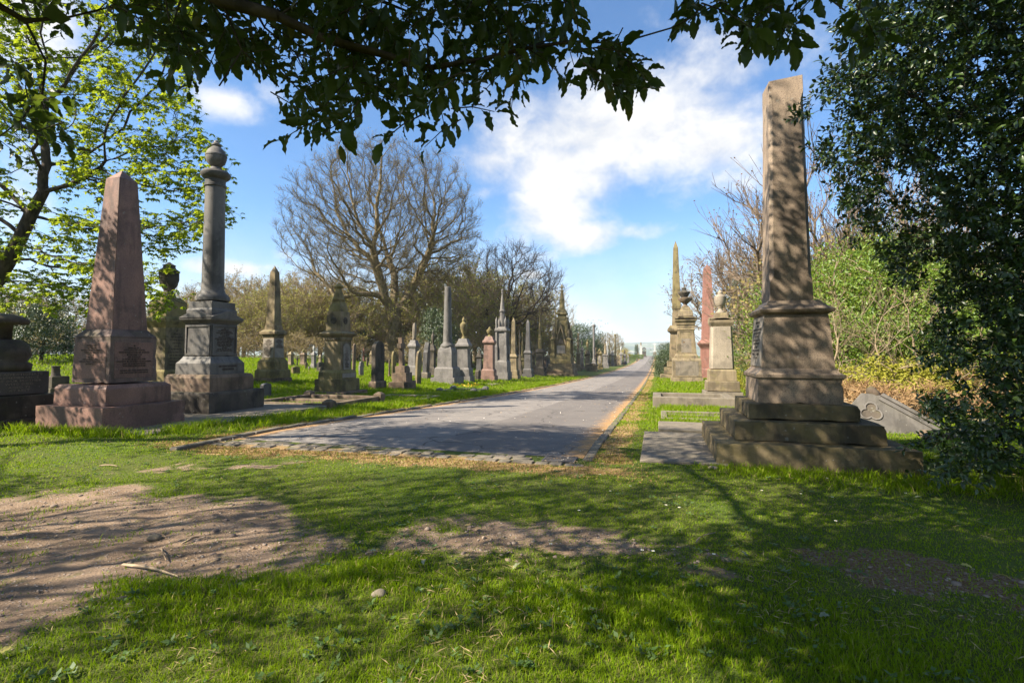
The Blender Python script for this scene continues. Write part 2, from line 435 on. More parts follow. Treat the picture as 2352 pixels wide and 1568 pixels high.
for face, a, b, hw in (('-Y', h0[1], h1[1], h1[0]), ('+X', h0[0], h1[0], h1[1])):
    oa = a+(b-a)*.10; ob = a+(b-a)*.90
    m.panel(M['pink'], face, zb+.10*H, zb+.90*H, hw*.84, oa, ob, .006)
    if face == '-Y':
        m.text(['ALSO OF', 'HIS WIFE', 'WHO DIED IN MAY', 'IN HER 58TH', 'YEAR', 'ALSO', 'OF THEIR SON', 'WHO DIED ABROAD', 'AGED 27'], face, zb+.84*H, zb+.40*H, hw*.62, (oa+.014, ob+.013))
    else:
        m.text(['IN', 'MEMORY OF A', 'MOST DEVOTED FATHER', 'WHO DEPARTED THIS LIFE IN PEACE', 'IN THE SPRING OF', 'HIS 66TH YEAR', 'ALSO OF HIS BELOVED WIFE', 'WHO DIED IN THE FAITH OF THE GOSPEL', 'AND OF THEIR DAUGHTER', 'WHO DIED AGED 19 YEARS', '', 'BLESSED ARE THEY THAT MOURN', 'FOR THEY SHALL BE COMFORTED'], face, zb+.84*H, zb+.20*H, hw*.76, (oa+.012, ob+.013))
OB1 = m

# ---- column with urn
m = Mon('urn_column', 'tall grey round column topped by a ball shaped urn beside the pink granite obelisk', 'column monument', ZA(1006, 1410), ZA(738)[0], ZA(1282)[0])
m.rectw('plinth', M['dark'], [(ZA, 544, 1006, 1410), (ZA, 544, 1010, 1305), (ZA, 530, 1012, 1292)], bot=0, bevel=.02)
m.rectw('base', M['brown'], [(ZA, 430, 1012, 1292), (ZA, 430, 1012, 1222), (ZA, 400, 1018, 1205)], bevel=.012, label='streaked brown middle step')
m.rectw('pedestal_base', M['column'], [(ZA, 334, 1020, 1205), (ZA, 330, 1022, 1150), (ZA, 300, 1027, 1138), (ZA, 280, 1027, 1128), (ZA, 262, 1029, 1116)], bevel=.006)
m.rectw('die', M['column'], [(ZA, 256, 1029, 1116), (ZA, 250, 1030, 958)], bevel=.008)
d0, d1 = m.last[0], m.last[1]
m.rectw('cornice', M['column'], [(ZA, 250, 1030, 958), (ZA, 268, 1026, 950), (ZA, 306, 1022, 938), (ZA, 314, 1021, 930)], bevel=.005)
kc = m.last[-1]
bm = bmesh.new()
zp = kc[2]; zpk = m.kw(ZA, 314, 1021, 893)[1]
prism(bm, [(-kc[0], zp), (kc[0], zp), (kc[0], zp+.03), (0, zpk+.03), (-kc[0], zp+.03)], 'y', -kc[1], kc[1])
o = obj('pediment', bm_mesh(bm, 'pediment', .006), M['column'], m.root)
bm = bmesh.new()
prism(bm, [(-kc[1], zp), (kc[1], zp), (kc[1], zp+.03), (0, zpk+.03), (-kc[1], zp+.03)], 'x', -kc[0]*.997, kc[0]*.997)
o = obj('pediment', bm_mesh(bm, 'pediment', .006), M['column'], m.root)
m.rectw('upper_block', M['column'], [(ZA, 246, 1026, 930), (ZA, 246, 1028, 888), (ZA, 228, 1031, 882), (ZA, 226, 1033, 848)], bevel=.008)
Y = lambda y: ZA(0, y)[1]; W = lambda w: w*.82894/1.7415
m.round('shaft', M['column'], [(W(146), Y(850)), (W(150), Y(838)), (W(140), Y(824)), (W(112), Y(812)), (W(100), Y(795)), (W(97), Y(760)), (W(88), Y(305))], 32)
m.round('capital', M['column'], [(W(88), Y(305)), (W(98), Y(301)), (W(98), Y(291)), (W(88), Y(288)), (W(90), Y(268)), (W(118), Y(258)), (W(132), Y(248)), (W(133), Y(238)), (W(112), Y(226)), (W(60), Y(220))], 32)
m.round('urn', M['column'], [(W(62), Y(222)), (W(54), Y(212)), (W(40), Y(205)), (W(52), Y(199)), (W(80), Y(184)), (W(92), Y(165)), (W(93), Y(156)), (W(97), Y(154)), (W(97), Y(148)), (W(90), Y(144)), (W(76), Y(126)), (W(48), Y(112)), (W(34), Y(106)), (W(44), Y(101)), (W(44), Y(95)), (W(26), Y(88)), (W(22), Y(80)), (W(4), Y(74))], 28)
frame_bars(m, M['column'], '-Y', d0[2]+.03, d1[2]-.03, d1[0]*.94, d0[1], .05, .018)
frame_bars(m, M['column'], '+X', d0[2]+.03, d1[2]-.03, d1[1]*.94, d0[0], .05, .018)
Hd = d1[2]-d0[2]
m.text(LOREM[:14]+['UNTIL THE DAY BREAK', 'AND THE SHADOWS FLEE'], '+X', d1[2]-.1, d0[2]+.16*Hd, d1[1]*.72, (d0[0]+.004, d0[0]+.004))
m.text(['ERECTED BY THE SURVIVING', 'CHILDREN IN LOVE'], '+X', m.kw(ZA, 334, 1021, 1160)[1], m.kw(ZA, 334, 1021, 1185)[1], d1[1]*.7, (m.hx*334/544+.004,)*2)

# ---- sandstone obelisk with two inscribed faces
m = Mon('sandstone_obelisk', 'olive sandstone obelisk with pale inscription slabs on its pedestal, standing before bare trees', 'obelisk', ZB(440, 1200), ZB(275)[0], ZB(627)[0])
m.rectw('plinth', M['brown'], [(ZB, 352, 440, 1200), (ZB, 350, 443, 1150)], bot=0)
m.rectw('base', M['sandm'], [(ZB, 330, 443, 1148), (ZB, 322, 443, 1085), (ZB, 300, 446, 1072)])
m.rectw('pedestal_base', M['sandm'], [(ZB, 284, 444, 1074), (ZB, 272, 445, 1002), (ZB, 240, 447, 985), (ZB, 215, 448, 967)])
m.rectw('die', M['sand'], [(ZB, 204, 445, 967), (ZB, 182, 450, 785)])
d0, d1 = m.last
m.rectw('cornice', M['sand'], [(ZB, 184, 450, 785), (ZB, 200, 449, 760), (ZB, 252, 447, 752), (ZB, 256, 447, 730), (ZB, 180, 448, 712)], bevel=.005)
m.rectw('shaft_base', M['sand'], [(ZB, 168, 447, 716), (ZB, 160, 448, 682), (ZB, 148, 450, 672)])
sh = m.rectw('shaft', M['sand'], [(ZB, 146, 450, 674), (ZB, 86, 458, 197)])
s1 = m.last[-1]
m.secs('capstone', M['sand'], [s1, (.01, .01, m.zc(ZB(0, 143)[1]))], .003, sh)
for face, a, b, hw in (('-Y', d0[1], d1[1], d1[0]), ('+X', d0[0], d1[0], d1[1])):
    m.panel(M['panel'], face, d0[2]+.02, d1[2]-.03, hw*.96, a, b-.005, .012)
    if face == '-Y': m.text(['SACRED', 'TO THE MEMORY OF', 'A FAITHFUL PASTOR']+LOREM[3:], face, d1[2]-.08, d0[2]+.08, hw*.82, (a+.014, b+.013))
    else: m.text(LOREM[1:9], face, d1[2]-.08, d0[2]+.5*(d1[2]-d0[2]), hw*.82, (a+.012, b+.014))

# ---- rosette monument
m = Mon('rosette_monument', 'sandstone pedestal tomb with carved rosettes, a vase finial and an arched inscription slab', 'pedestal tomb', ZB(1062, 1322), ZB(722)[0], ZB(1284)[0])
m.rectw('plinth', M['brown'], [(ZB, 560, 1062, 1322), (ZB, 556, 1062, 1276)], bot=0, bevel=.015)
m.rectw('base', M['sandm'], [(ZB, 405, 1047, 1270), (ZB, 402, 1047, 1158)], bevel=.012)
m.rectw('pedestal_base', M['sandm'], [(ZB, 342, 1047, 1160), (ZB, 338, 1048, 1098), (ZB, 300, 1046, 1088), (ZB, 270, 1044, 1075)], bevel=.006)
m.rectw('die', M['sand'], [(ZB, 250, 1044, 1078), (ZB, 238, 1037, 815)], bevel=.012)
d0, d1 = m.last
m.rectw('cornice', M['sand'], [(ZB, 238, 1037, 815), (ZB, 252, 1036, 806), (ZB, 262, 1039, 798), (ZB, 262, 1038, 775), (ZB, 320, 1044, 762), (ZB, 346, 1046, 744), (ZB, 250, 1042, 726)], bevel=.004)
up = m.rectw('upper_block', M['sand'], [(ZB, 224, 1042, 730), (ZB, 202, 1036, 548)], bevel=.008)
u0, u1 = m.last
zu = m.zc(ZB(0, 540)[1])
m.rectw('scroll_block', M['sandm'], [(ZB, 178, 1036, 549), (ZB, 172, 1034, 520), (ZB, 160, 1032, 500), (ZB, 122, 1028, 470), (ZB, 116, 1024, 450)], bevel=.01)
Y = lambda y: ZB(0, y)[1]; W = lambda w: w*.44643/1.7415
m.round('vase', M['sandm'], [(W(105), Y(452)), (W(108), Y(440)), (W(92), Y(428)), (W(84), Y(405)), (W(62), Y(375)), (W(50), Y(352)), (W(54), Y(344)), (W(78), Y(336)), (W(84), Y(326)), (W(66), Y(318)), (W(40), Y(312)), (W(34), Y(302)), (W(10), Y(297))], 20)
for face, out, r in (('-Y', (u0[1]*.55+u1[1]*.45), u1[0]*.48), ('+X', (u0[0]*.55+u1[0]*.45), u1[1]*.48)):
    bm = bmesh.new(); zc_ = u0[2]*.45+u1[2]*.55
    for a in range(9):
        ca, sa = cos(a*2*pi/9), sin(a*2*pi/9)
        bmesh.ops.create_icosphere(bm, subdivisions=2, radius=r*.34, matrix=Matrix.Translation((ca*r*.66, -.005, sa*r*.66)) @ Matrix.Diagonal((1, .42, 1, 1)))
    bmesh.ops.create_icosphere(bm, subdivisions=2, radius=r*.30, matrix=Matrix.Diagonal((1, .5, 1, 1)))
    o = obj('rosette', bm_mesh(bm, 'rosette', 0, smooth=True), M['dark'], m.root)  # dark stone stands in for the shade in the recessed carving
    o.location = (0, -out, zc_) if face == '-Y' else (out, 0, zc_)
    o.rotation_euler = (0, 0, 0 if face == '-Y' else pi/2)
Hd = d1[2]-d0[2]
bm = bmesh.new()
for i in range(7):
    x = d1[0]*.86*(i/3-1); box(bm, x-.03, x+.03, -d1[1]-.05, -d1[1]+.02, d1[2]+.06, d1[2]+.15)
obj('dentil', bm_mesh(bm, 'dentil'), M['dark'], m.root)
p = m.panel(M['panel'], '+X', d0[2]+.03, d0[2]+.93*Hd, d1[1]*.62, d0[0]+.01, d1[0]+.02, .03, arch=True)
m.text(['IN', 'LOVING MEMORY', 'OF', 'MY DEAR FATHER', 'WHO DIED', 'IN THE YEAR OF GRACE', 'AGED 62 YEARS', 'ALSO OF', 'HIS BELOVED WIFE', 'WHO DIED AGED 70', 'PEACE', 'ALSO OF', 'THEIR DAUGHTER', 'LAID TO REST', 'AGED 34 YEARS'], '+X', d0[2]+.82*Hd, d0[2]+.09*Hd, d1[1]*.50, (d0[0]+.045, d1[0]+.046))
m.panel(M['panel'], '+X', m.kw(ZB, 340, 1047, 1146)[1], m.kw(ZB, 340, 1047, 1106)[1], m.hy*.53, m.hx*.606, m.hx*.604, .02)
ROS = m

# ---- right foreground obelisk: three steps, die, tapering chamfered shaft with a broken top
m = Mon('broken_obelisk', 'huge weathered buff obelisk with a broken flat top on three dark steps beside the holly', 'obelisk', Z6(245, 1486), None, Z6(1012)[0], side=-1)
m.rect('step', M['step'], [Z6(245, 1486), Z6(245, 1402)], bot=0, bevel=.015)
m.rect('step', M['step'], [Z6(313, 1392), Z6(313, 1322)], bevel=.015)
m.rect('step', M['step'], [Z6(365, 1314), Z6(365, 1257)], bevel=.015)
m.rect('base', M['buff'], [Z6(399, 1256), Z6(399, 1163)], bevel=.01)
bl = m.rect('base_moulding', M['buff'], [Z6(399, 1167), Z6(393, 1162), Z6(392, 1150), Z6(403, 1142), Z6(408, 1134), Z6(413, 1128)], bevel=.004)
m.rect('die', M['buff'], [Z6(413, 1130), Z6(421, 930)], bevel=.006)
d0, d1 = m.last
m.rect('cornice', M['buff'], [Z6(421, 930), Z6(408, 922), Z6(404, 912), Z6(418, 902), Z6(430, 892), Z6(438, 880)], bevel=.004)
k0, z0 = m.k(*Z6(443, 880)); k1, z1 = m.k(*Z6(438, 70))
hx0, hy0, hx1, hy1 = m.hx*k0, m.hy*k0, m.hx*k1*.98, m.hy*k1*.98
zs = z0+(z1-z0)*.10; ze = z0+(z1-z0)*.925
bm = bmesh.new(); rings = []
def oct_ring(hx, hy, c, z, zf=None):
    q = hx*.09; hx *= .91
    pts = [(-hx+c, -hy), (hx-c, -hy), (hx, -hy+c), (hx, hy-c), (hx-c, hy), (-hx+c, hy), (-hx, hy-c), (-hx, -hy+c)]
    return [bm.verts.new((x-q, y, zf(x, y) if zf else z)) for x, y in pts]
for t, c in ((0, .004), (.085, .004), (.10, .035), (.115, .055), (.90, .045), (.925, .02), (.935, .004)):
    rings.append(oct_ring(hx0+(hx1-hx0)*t, hy0+(hy1-hy0)*t, c, z0+(z1-z0)*t))
rings.append(oct_ring(hx1, hy1, .004, 0, lambda x, y: z1+.02+.10*(x+hx1)+.03*sin(9*y)+.012*sin(31*x+7*y)))
for a, b in zip(rings[:-1], rings[1:]):
    for i in range(8): bm.faces.new((a[i], a[(i+1) % 8], b[(i+1) % 8], b[i]))
bm.faces.new(rings[0][::-1]); bm.faces.new(rings[-1])
obj('shaft', bm_mesh(bm, 'shaft'), M['buff'], m.root)
Hd = d1[2]-d0[2]
m.panel(M['panel'], '-X', d0[2]+.03, d1[2]-.03, d1[1]*.98, d0[0], d1[0]-.002, .008)
m.text(['IN MEMORY', 'OF', 'A MASTER OF WORKS', 'BORN IN MARCH', 'AND DIED', 'MUCH LAMENTED', 'IN THE SUMMER', 'AGED 59', 'ALSO OF HIS WIFE', 'WHO FELL ASLEEP', 'AGED 80'], '-X', d0[2]+.90*Hd, d0[2]+.18*Hd, d1[1]*.72, (d0[0]+.012, d1[0]+.010), mat=M['column'])
BRK = m

# ---- pale granite pedestal with urn
m = Mon('urn_pedestal', 'pale granite pedestal on tan steps carrying a lidded urn, behind the broken obelisk', 'urn monument', Z26(572, 1468), None, Z26(985)[0], side=-1)
m.rect('plinth', M['slab'], [Z26(572, 1468), Z26(575, 1350)], bot=0, bevel=.012)
m.rect('base', M['sandl'], [Z26(598, 1342), Z26(600, 1250), Z26(605, 1236)], bevel=.01)
m.rect('base', M['sandl'], [Z26(622, 1236), Z26(622, 1130), Z26(632, 1116)], bevel=.01)
k, z = m.k(*Z26(640, 1108)); k2, z2 = m.k(*Z26(646, 668))
k *= 1.02; k2 *= 1.02
bm = bmesh.new(); c = .07
rr = []
for kk, zz in ((k, z), (k2, z2)):
    hx, hy = m.hx*kk, m.hy*kk
    rr.append([bm.verts.new((x, y, zz)) for x, y in [(-hx+c, -hy), (hx-c, -hy), (hx, -hy+c), (hx, hy-c), (hx-c, hy), (-hx+c, hy), (-hx, hy-c), (-hx, -hy+c)]])
for i in range(8): bm.faces.new((rr[0][i], rr[0][(i+1) % 8], rr[1][(i+1) % 8], rr[1][i]))
bm.faces.new(rr[0][::-1]); bm.faces.new(rr[1])
obj('die', bm_mesh(bm, 'die', .004), M['pale'], m.root)
hx2, hy2 = m.hx*k2, m.hy*k2
m.rect('cornice', M['sandl'], [Z26(646, 668), Z26(640, 655), Z26(630, 635), Z26(626, 622), Z26(626, 600)], bevel=.005)
kc = m.last[-1]
for ax in ('y', 'x'):
    bm = bmesh.new(); a, b = (kc[0], kc[1]) if ax == 'y' else (kc[1], kc[0])
    q = .997 if ax == 'x' else 1
    prism(bm, [(-a, kc[2]-.05), (a, kc[2]-.05), (a, kc[2]+.08), (a*.86, kc[2]+.02), (0, kc[2]+.13), (-a*.86, kc[2]+.02), (-a, kc[2]+.08)], ax, -b*q, b*q)
    obj('pediment', bm_mesh(bm, 'pediment', .005), M['sandl'], m.root)
m.rect('upper_block', M['sandl'], [Z26(672, 590), Z26(678, 545), Z26(684, 524)], bevel=.006)
Y = lambda y: Z26(0, y)[1]; W = lambda w: w*.38256/1.7415
m.round('urn', M['pale'], [(W(96), Y(526)), (W(92), Y(515)), (W(60), Y(506)), (W(46), Y(490)), (W(40), Y(480)), (W(58), Y(474)), (W(58), Y(466)), (W(80), Y(456)), (W(108), Y(425)), (W(120), Y(385)), (W(122), Y(358)), (W(108), Y(350)), (W(70), Y(338)), (W(46), Y(326)), (W(52), Y(318)), (W(40), Y(308)), (W(24), Y(300)), (W(22), Y(292)), (W(6), Y(284))], 28)
PALE = m

# ---- sandstone monument with lamp-shaped urn
m = Mon('lamp_urn_monument', 'grey sandstone pedestal monument with curved pediments topped by a dark lamp shaped urn', 'urn monument', Z26(222, 1248), None, Z26(560)[0], side=-1)
m.rect('plinth', M['sandl'], [Z26(222, 1248), Z26(224, 1196)], bot=0, bevel=.01)
m.rect('base', M['sandl'], [Z26(236, 1192), Z26(236, 1020), Z26(246, 998)], bevel=.01)
b0 = m.last[0]; b1 = m.last[1]
m.panel(M['slab'], '-Y', b0[2]+.12, b1[2]-.08, b1[0]*.80, b0[1], b0[1], .006)
m.rect('pedestal_base', M['sand'], [Z26(262, 998), Z26(264, 975), Z26(272, 962), Z26(278, 950)], bevel=.005)
m.rect('die', M['sand'], [Z26(276, 950), Z26(292, 712)], bevel=.006)
d0, d1 = m.last
m.panel(M['slab'], '-Y', d0[2]+.1, d1[2]-.06, d1[0]*.62, d0[1]*.992, d1[1]*.985, .01)
frame_bars(m, M['sand'], '-Y', d0[2]+.05, d1[2]-.02, d1[0]*.86, d1[1]*1.02, .09, .035)
m.rect('cornice', M['sand'], [Z26(290, 712), Z26(284, 700), Z26(290, 690), Z26(288, 655), Z26(280, 645), Z26(284, 636), Z26(276, 620), Z26(266, 608), Z26(264, 592)], bevel=.004)
kc = m.last[-1]
for ax in ('y', 'x'):
    bm = bmesh.new(); a, b = (kc[0], kc[1]) if ax == 'y' else (kc[1], kc[0]); q = .997 if ax == 'x' else 1
    arc = [(a*cos(t)*.86, kc[2]+.03+.22*sin(t)) for t in np.linspace(.15, pi-.15, 11)]
    prism(bm, [(-a, kc[2]-.03), (a, kc[2]-.03), (a, kc[2]+.13), (a*.88, kc[2]+.07)]+arc+[(-a*.88, kc[2]+.07), (-a, kc[2]+.13)], ax, -b*q, b*q)
    obj('pediment', bm_mesh(bm, 'pediment', .004), M['sand'], m.root)
m.rect('upper_block', M['sandl'], [Z26(296, 560), Z26(302, 510), Z26(318, 495), Z26(326, 470), Z26(340, 462)], bevel=.006)
m.round('lamp_urn', M['brown'], [(W(80), Y(463)), (W(70), Y(455)), (W(44), Y(448)), (W(36), Y(435)), (W(60), Y(425)), (W(104), Y(408)), (W(134), Y(388)), (W(142), Y(374)), (W(112), Y(368)), (W(60), Y(366))], 24)
ur = m.round('lamp_bowl', M['dark'], [(W(56), Y(368)), (W(70), Y(356)), (W(104), Y(336)), (W(124), Y(318)), (W(120), Y(308)), (W(80), Y(300)), (W(44), Y(292)), (W(40), Y(280)), (W(48), Y(272)), (W(30), Y(264)), (W(8), Y(258))], 24)
ur.location = (-.10, -.02, 0)
LAMPM = m

# ---- red granite obelisk between them
m = Mon('red_obelisk', 'slender red granite obelisk rising between the two urn pedestals', 'obelisk', Z26(512, 1215), None, Z26(740)[0], side=-1)
m.rect('plinth', M['red'], [Z26(512, 1215), Z26(514, 1120), Z26(524, 1100)], bot=0)
m.rect('die', M['red'], [Z26(536, 1098), Z26(538, 905)])
m.rect('cornice', M['red'], [Z26(538, 905), Z26(533, 890), Z26(512, 855), Z26(508, 842), Z26(532, 812), Z26(545, 800)], bevel=.005)
sh = m.rect('shaft', M['red'], [Z26(545, 800), Z26(560, 66)]); s1 = m.last[-1]
m.secs('capstone', M['red'], [s1, (.01, .01, m.zc(Z26(0, 20)[1]))], .003, sh)

# ---- tall dark sandstone obelisk behind
m = Mon('tall_obelisk', 'tallest dark olive obelisk with a sharp point beyond the lamp shaped urn', 'obelisk', Z26(108, 1208), None, Z26(482)[0], side=-1)
m.rect('step', M['sand'], [Z26(108, 1208), Z26(110, 1165)], bot=0, bevel=.02)
m.rect('step', M['sand'], [Z26(146, 1160), Z26(148, 1095)], bevel=.02)
m.rect('base', M['sand'], [Z26(178, 1090), Z26(180, 1030)], bevel=.02)
m.rect('die', M['sand'], [Z26(204, 1020), Z26(214, 740)], bevel=.02)
m.rect('cornice', M['sand'], [Z26(214, 740), Z26(206, 728), Z26(186, 715), Z26(184, 694), Z26(210, 655)], bevel=.01)
m.rect('shaft_base', M['sand'], [Z26(232, 655), Z26(236, 500), Z26(244, 485)], bevel=.01)
Z5 = zoom(2450, 900, .5102)
sh = m.rect('shaft', M['sandm'], [Z5(468, 660), Z5(476, 180)], bevel=.02); s1 = m.last[-1]
m.secs('capstone', M['sandm'], [s1, (.012, .012, m.zc(Z5(0, 125)[1]))], .005, sh)

# ---- gabled stone behind the broken obelisk
m = Mon('gabled_headstone', 'tan gabled stone with a carved fringe peeping out behind the broken obelisk', 'headstone', Z26(1040, 1350), None, Z26(1185)[0], side=-1)
m.secs('die', M['sandl'], [(m.hx, m.hx, 0), (m.hx*.98, m.hx, m.zc(Z26(0, 600)[1]))], .01)
zt0 = m.zc(Z26(0, 605)[1]); zt1 = m.zc(Z26(0, 452)[1]); w = m.hx*1.75
bm = bmesh.new()
prism(bm, [(-w, zt0+.05), (-w*.7, zt0), (w*.7, zt0), (w, zt0+.05), (w, zt0+(zt1-zt0)*.45), (w*.2, zt1), (-w*.2, zt1), (-w, zt0+(zt1-zt0)*.45)], 'x', -w, w)
obj('gable_cap', bm_mesh(bm, 'gable_cap', .008), M['sandm'], m.root)
bm = bmesh.new()
for i in range(6):
    y = w*.8*(i/2.5-1); box(bm, -w-.03, -w+.02, y-.03, y+.03, zt0+.1, zt0+.24)
obj('carved_fringe', bm_mesh(bm, 'carved_fringe'), M['dark'], m.root)
# ------------------------------------------------------------------ smaller monuments, by kind
def site(ul, ur, vb, vt, sink=.05, back=0.0):
    """ground spot, half size and height of a squared monument seen between ul and ur"""
    um = (ul+ur)/2; P = gnd(um, vb)
    phi = abs(atan2(P[0], P[1])); w = proj(P)[2]
    h = (ur-ul)*w/F/2/(cos(phi)+sin(phi))
    d = P[:2]/np.linalg.norm(P[:2]); c = P[:2]+d*(h+back)
    H = z_for_v(c[0], c[1], vt)-(P[2]-sink)
    return (c[0], c[1], P[2]-sink), h, H

def R(root, part, mat, secs, bevel=.006, off=(0, 0), parent=None):
    bm = bmesh.new(); loft(bm, secs, off)
    return obj(part, bm_mesh(bm, part, bevel), mat, parent or root)
def C(root, part, mat, secs, n=16, parent=None, off=(0, 0)):
    bm = bmesh.new(); ngon_loft(bm, secs, n, 0, off)
    me = bm_mesh(bm, part)
    me.polygons.foreach_set('use_smooth', np.array([len(p.vertices) == 4 for p in me.polygons])); me.set_sharp_from_angle(angle=radians(40))
    return obj(part, me, mat, parent or root)

def urn_profile(r, z0, z1):
    H = z1-z0
    return [(r*a, z0+H*b) for a, b in ((.70, 0), (.62, .05), (.34, .10), (.28, .17), (.55, .24), (.92, .42), (1, .58), (.96, .66), (.55, .72), (.40, .77), (.48, .82), (.30, .90), (.16, .95), (.04, 1))]

def k_urn(r, h, H, mt, mu, drape=False, q=.52):
    R(r, 'plinth', mt, [(h, h, 0), (h, h, H*.09)]); R(r, 'base', mt, [(h*.86, h*.86, H*.09), (h*.84, h*.84, H*.19), (h*.72, h*.72, H*.22)])
    R(r, 'die', mt, [(h*.66, h*.66, H*.22), (h*.60, h*.60, H*q)])
    R(r, 'cornice', mt, [(h*.60, h*.60, H*q), (h*.66, h*.66, H*(q+.012)), (h*.80, h*.80, H*(q+.04)), (h*.80, h*.80, H*(q+.065)), (h*.62, h*.62, H*(q+.10)), (h*.45, h*.45, H*(q+.16))])
    z = H*(q+.16)
    if drape:
        pr = [(h*.34, z), (h*.26, z+.04*H), (h*.30, z+.1*H), (h*.33, z+(H-z)*.5), (h*.34, z+(H-z)*.72), (h*.28, z+(H-z)*.88), (h*.14, z+(H-z)*.97), (.02, H)]
        bm = bmesh.new(); rings = []
        for rr, zz in pr:
            rings.append([bm.verts.new((rr*(1+.10*sin(5*a+zz*3))*cos(a), rr*(1+.10*sin(5*a+zz*3))*sin(a), zz)) for a in np.linspace(0, 2*pi, 25)[:-1]])
        for a, b in zip(rings[:-1], rings[1:]):
            for i in range(24): bm.faces.new((a[i], a[(i+1) % 24], b[(i+1) % 24], b[i]))
        bm.faces.new(rings[0][::-1]); bm.faces.new(rings[-1])
        obj('draped_urn', bm_mesh(bm, 'draped_urn', 0, smooth=True), mu, r)
    else:
        C(r, 'urn', mu, urn_profile(h*.42, z-.002, H))

def k_obelisk(r, h, H, mt, mu, q=.36, s=.5, flat=False):
    R(r, 'plinth', mt, [(h, h, 0), (h, h, H*.07)]); R(r, 'base', mt, [(h*.85, h*.85, H*.07), (h*.85, h*.85, H*.14), (h*.72, h*.72, H*.16)])
    R(r, 'die', mt, [(h*.66, h*.66, H*.16), (h*.62, h*.62, H*q)])
    R(r, 'cornice', mt, [(h*.62, h*.62, H*q), (h*.76, h*.76, H*(q+.02)), (h*.76, h*.76, H*(q+.035)), (h*(s+.06), h*(s+.06), H*(q+.07))])
    zt_ = H if flat else H*.94
    sh = R(r, 'shaft', mu, [(h*s, h*s, H*(q+.07)), (h*s*.66, h*s*.66, zt_)])
    if not flat: R(r, 'capstone', mu, [(h*s*.66, h*s*.66, zt_), (.01, .01, H)], .002, parent=sh)

def k_spire(r, h, H, mt, mu, q=.4, s=.36, cross=True):
    R(r, 'plinth', mt, [(h, h, 0), (h, h, H*.07)]); R(r, 'base', mt, [(h*.84, h*.84, H*.07), (h*.84, h*.84, H*.13), (h*.7, h*.7, H*.15)])
    R(r, 'die', mt, [(h*.62, h*.62, H*.15), (h*.60, h*.60, H*q)])
    R(r, 'cornice', mt, [(h*.60, h*.60, H*q), (h*.76, h*.76, H*(q+.015)), (h*.76, h*.76, H*(q+.03)), (h*.5, h*.5, H*(q+.07))])
    C(r, 'spire', mu, [(h*s*1.2, H*(q+.07)), (h*s*1.1, H*(q+.2)), (h*s*1.35, H*(q+.205)), (h*s*1.35, H*(q+.22)), (h*s, H*(q+.225)), (h*s*.28, H*.92), (h*s*.6, H*.925), (h*s*.5, H*.945), (h*s*.2, H*.95)], 8)
    if cross:
        bm = bmesh.new(); t = max(.03, h*s*.18); ch = H*.075
        box(bm, -t, t, -t, t, H*.94, H); box(bm, -t*.9, t*.9, -ch*.42, ch*.42, H*.94+ch*.42, H*.94+ch*.42+2*t)
        obj('finial_cross', bm_mesh(bm, 'finial_cross'), mu, r)

def k_column(r, h, H, mt, mu, q=.3, s=.36, broken=False, capital=True):
    R(r, 'plinth', mt, [(h, h, 0), (h, h, H*.05)]); R(r, 'base', mt, [(h*.84, h*.84, H*.05), (h*.84, h*.84, H*.10), (h*.7, h*.7, H*.115)])
    R(r, 'die', mt, [(h*.62, h*.62, H*.115), (h*.60, h*.60, H*q), (h*.7, h*.7, H*(q+.01)), (h*.7, h*.7, H*(q+.025)), (h*.5, h*.5, H*(q+.035))])
    a = h*s
    C(r, 'shaft', mu, [(a*1.3, H*(q+.035)), (a*1.3, H*(q+.05)), (a*1.05, H*(q+.06)), (a, H*(q+.08)), (a*1.0, H*(q+.30)), (a*1.22, H*(q+.303)), (a*1.22, H*(q+.325)), (a*.96, H*(q+.328)), (a*.84, H*(.92 if capital else 1))], 20)
    if capital: C(r, 'capital', mu, [(a*.84, H*.915), (a*1.0, H*.925), (a*.95, H*.93), (a*1.5, H*.965), (a*1.55, H*.975), (a*1.3, H*.985), (a*.7, H)], 20)

def k_tablet(r, h, H, mt, mu, pointed=False, t=.22, base=True, flat=False, shoulder=False):
    """headstone, broad face towards the avenue"""
    w = h*.92; T = h*t
    z0 = 0
    if base:
        R(r, 'base', mt, [(h*max(.34, t*1.7), h*1.12, 0), (h*max(.34, t*1.7), h*1.12, H*.17), (h*max(.28, t*1.4), h*1.02, H*.20)]); z0 = H*.195
    if flat: ol = [(-w, z0), (w, z0), (w, H*.93), (w*.3, H), (-w*.3, H), (-w, H*.93)]
    elif pointed:
        ol = [(-w, z0), (w, z0)]+[(w*cos(a)**.8 if cos(a) > 0 else 0, H*.70+H*.30*sin(a)**1.25) for a in np.linspace(0, pi/2, 8)]
        ol += [(-x, z) for x, z in ol[2:-1][::-1]]
    elif shoulder:
        ol = [(-w, z0), (w, z0), (w, H*.72), (w*.82, H*.74)]+[(w*.72*cos(a), H*.78+H*.22*sin(a)) for a in np.linspace(0, pi, 11)]+[(-w*.82, H*.74), (-w, H*.72)]
    else:
        rr = min(w, H*.4)
        ol = [(-w, z0), (w, z0)]+[(w*cos(a), H-rr+rr*sin(a)) for a in np.linspace(0, pi, 13)]
    bm = bmesh.new(); prism(bm, ol, 'x', -T, T)
    obj('tablet', bm_mesh(bm, 'tablet', .01), mu, r)

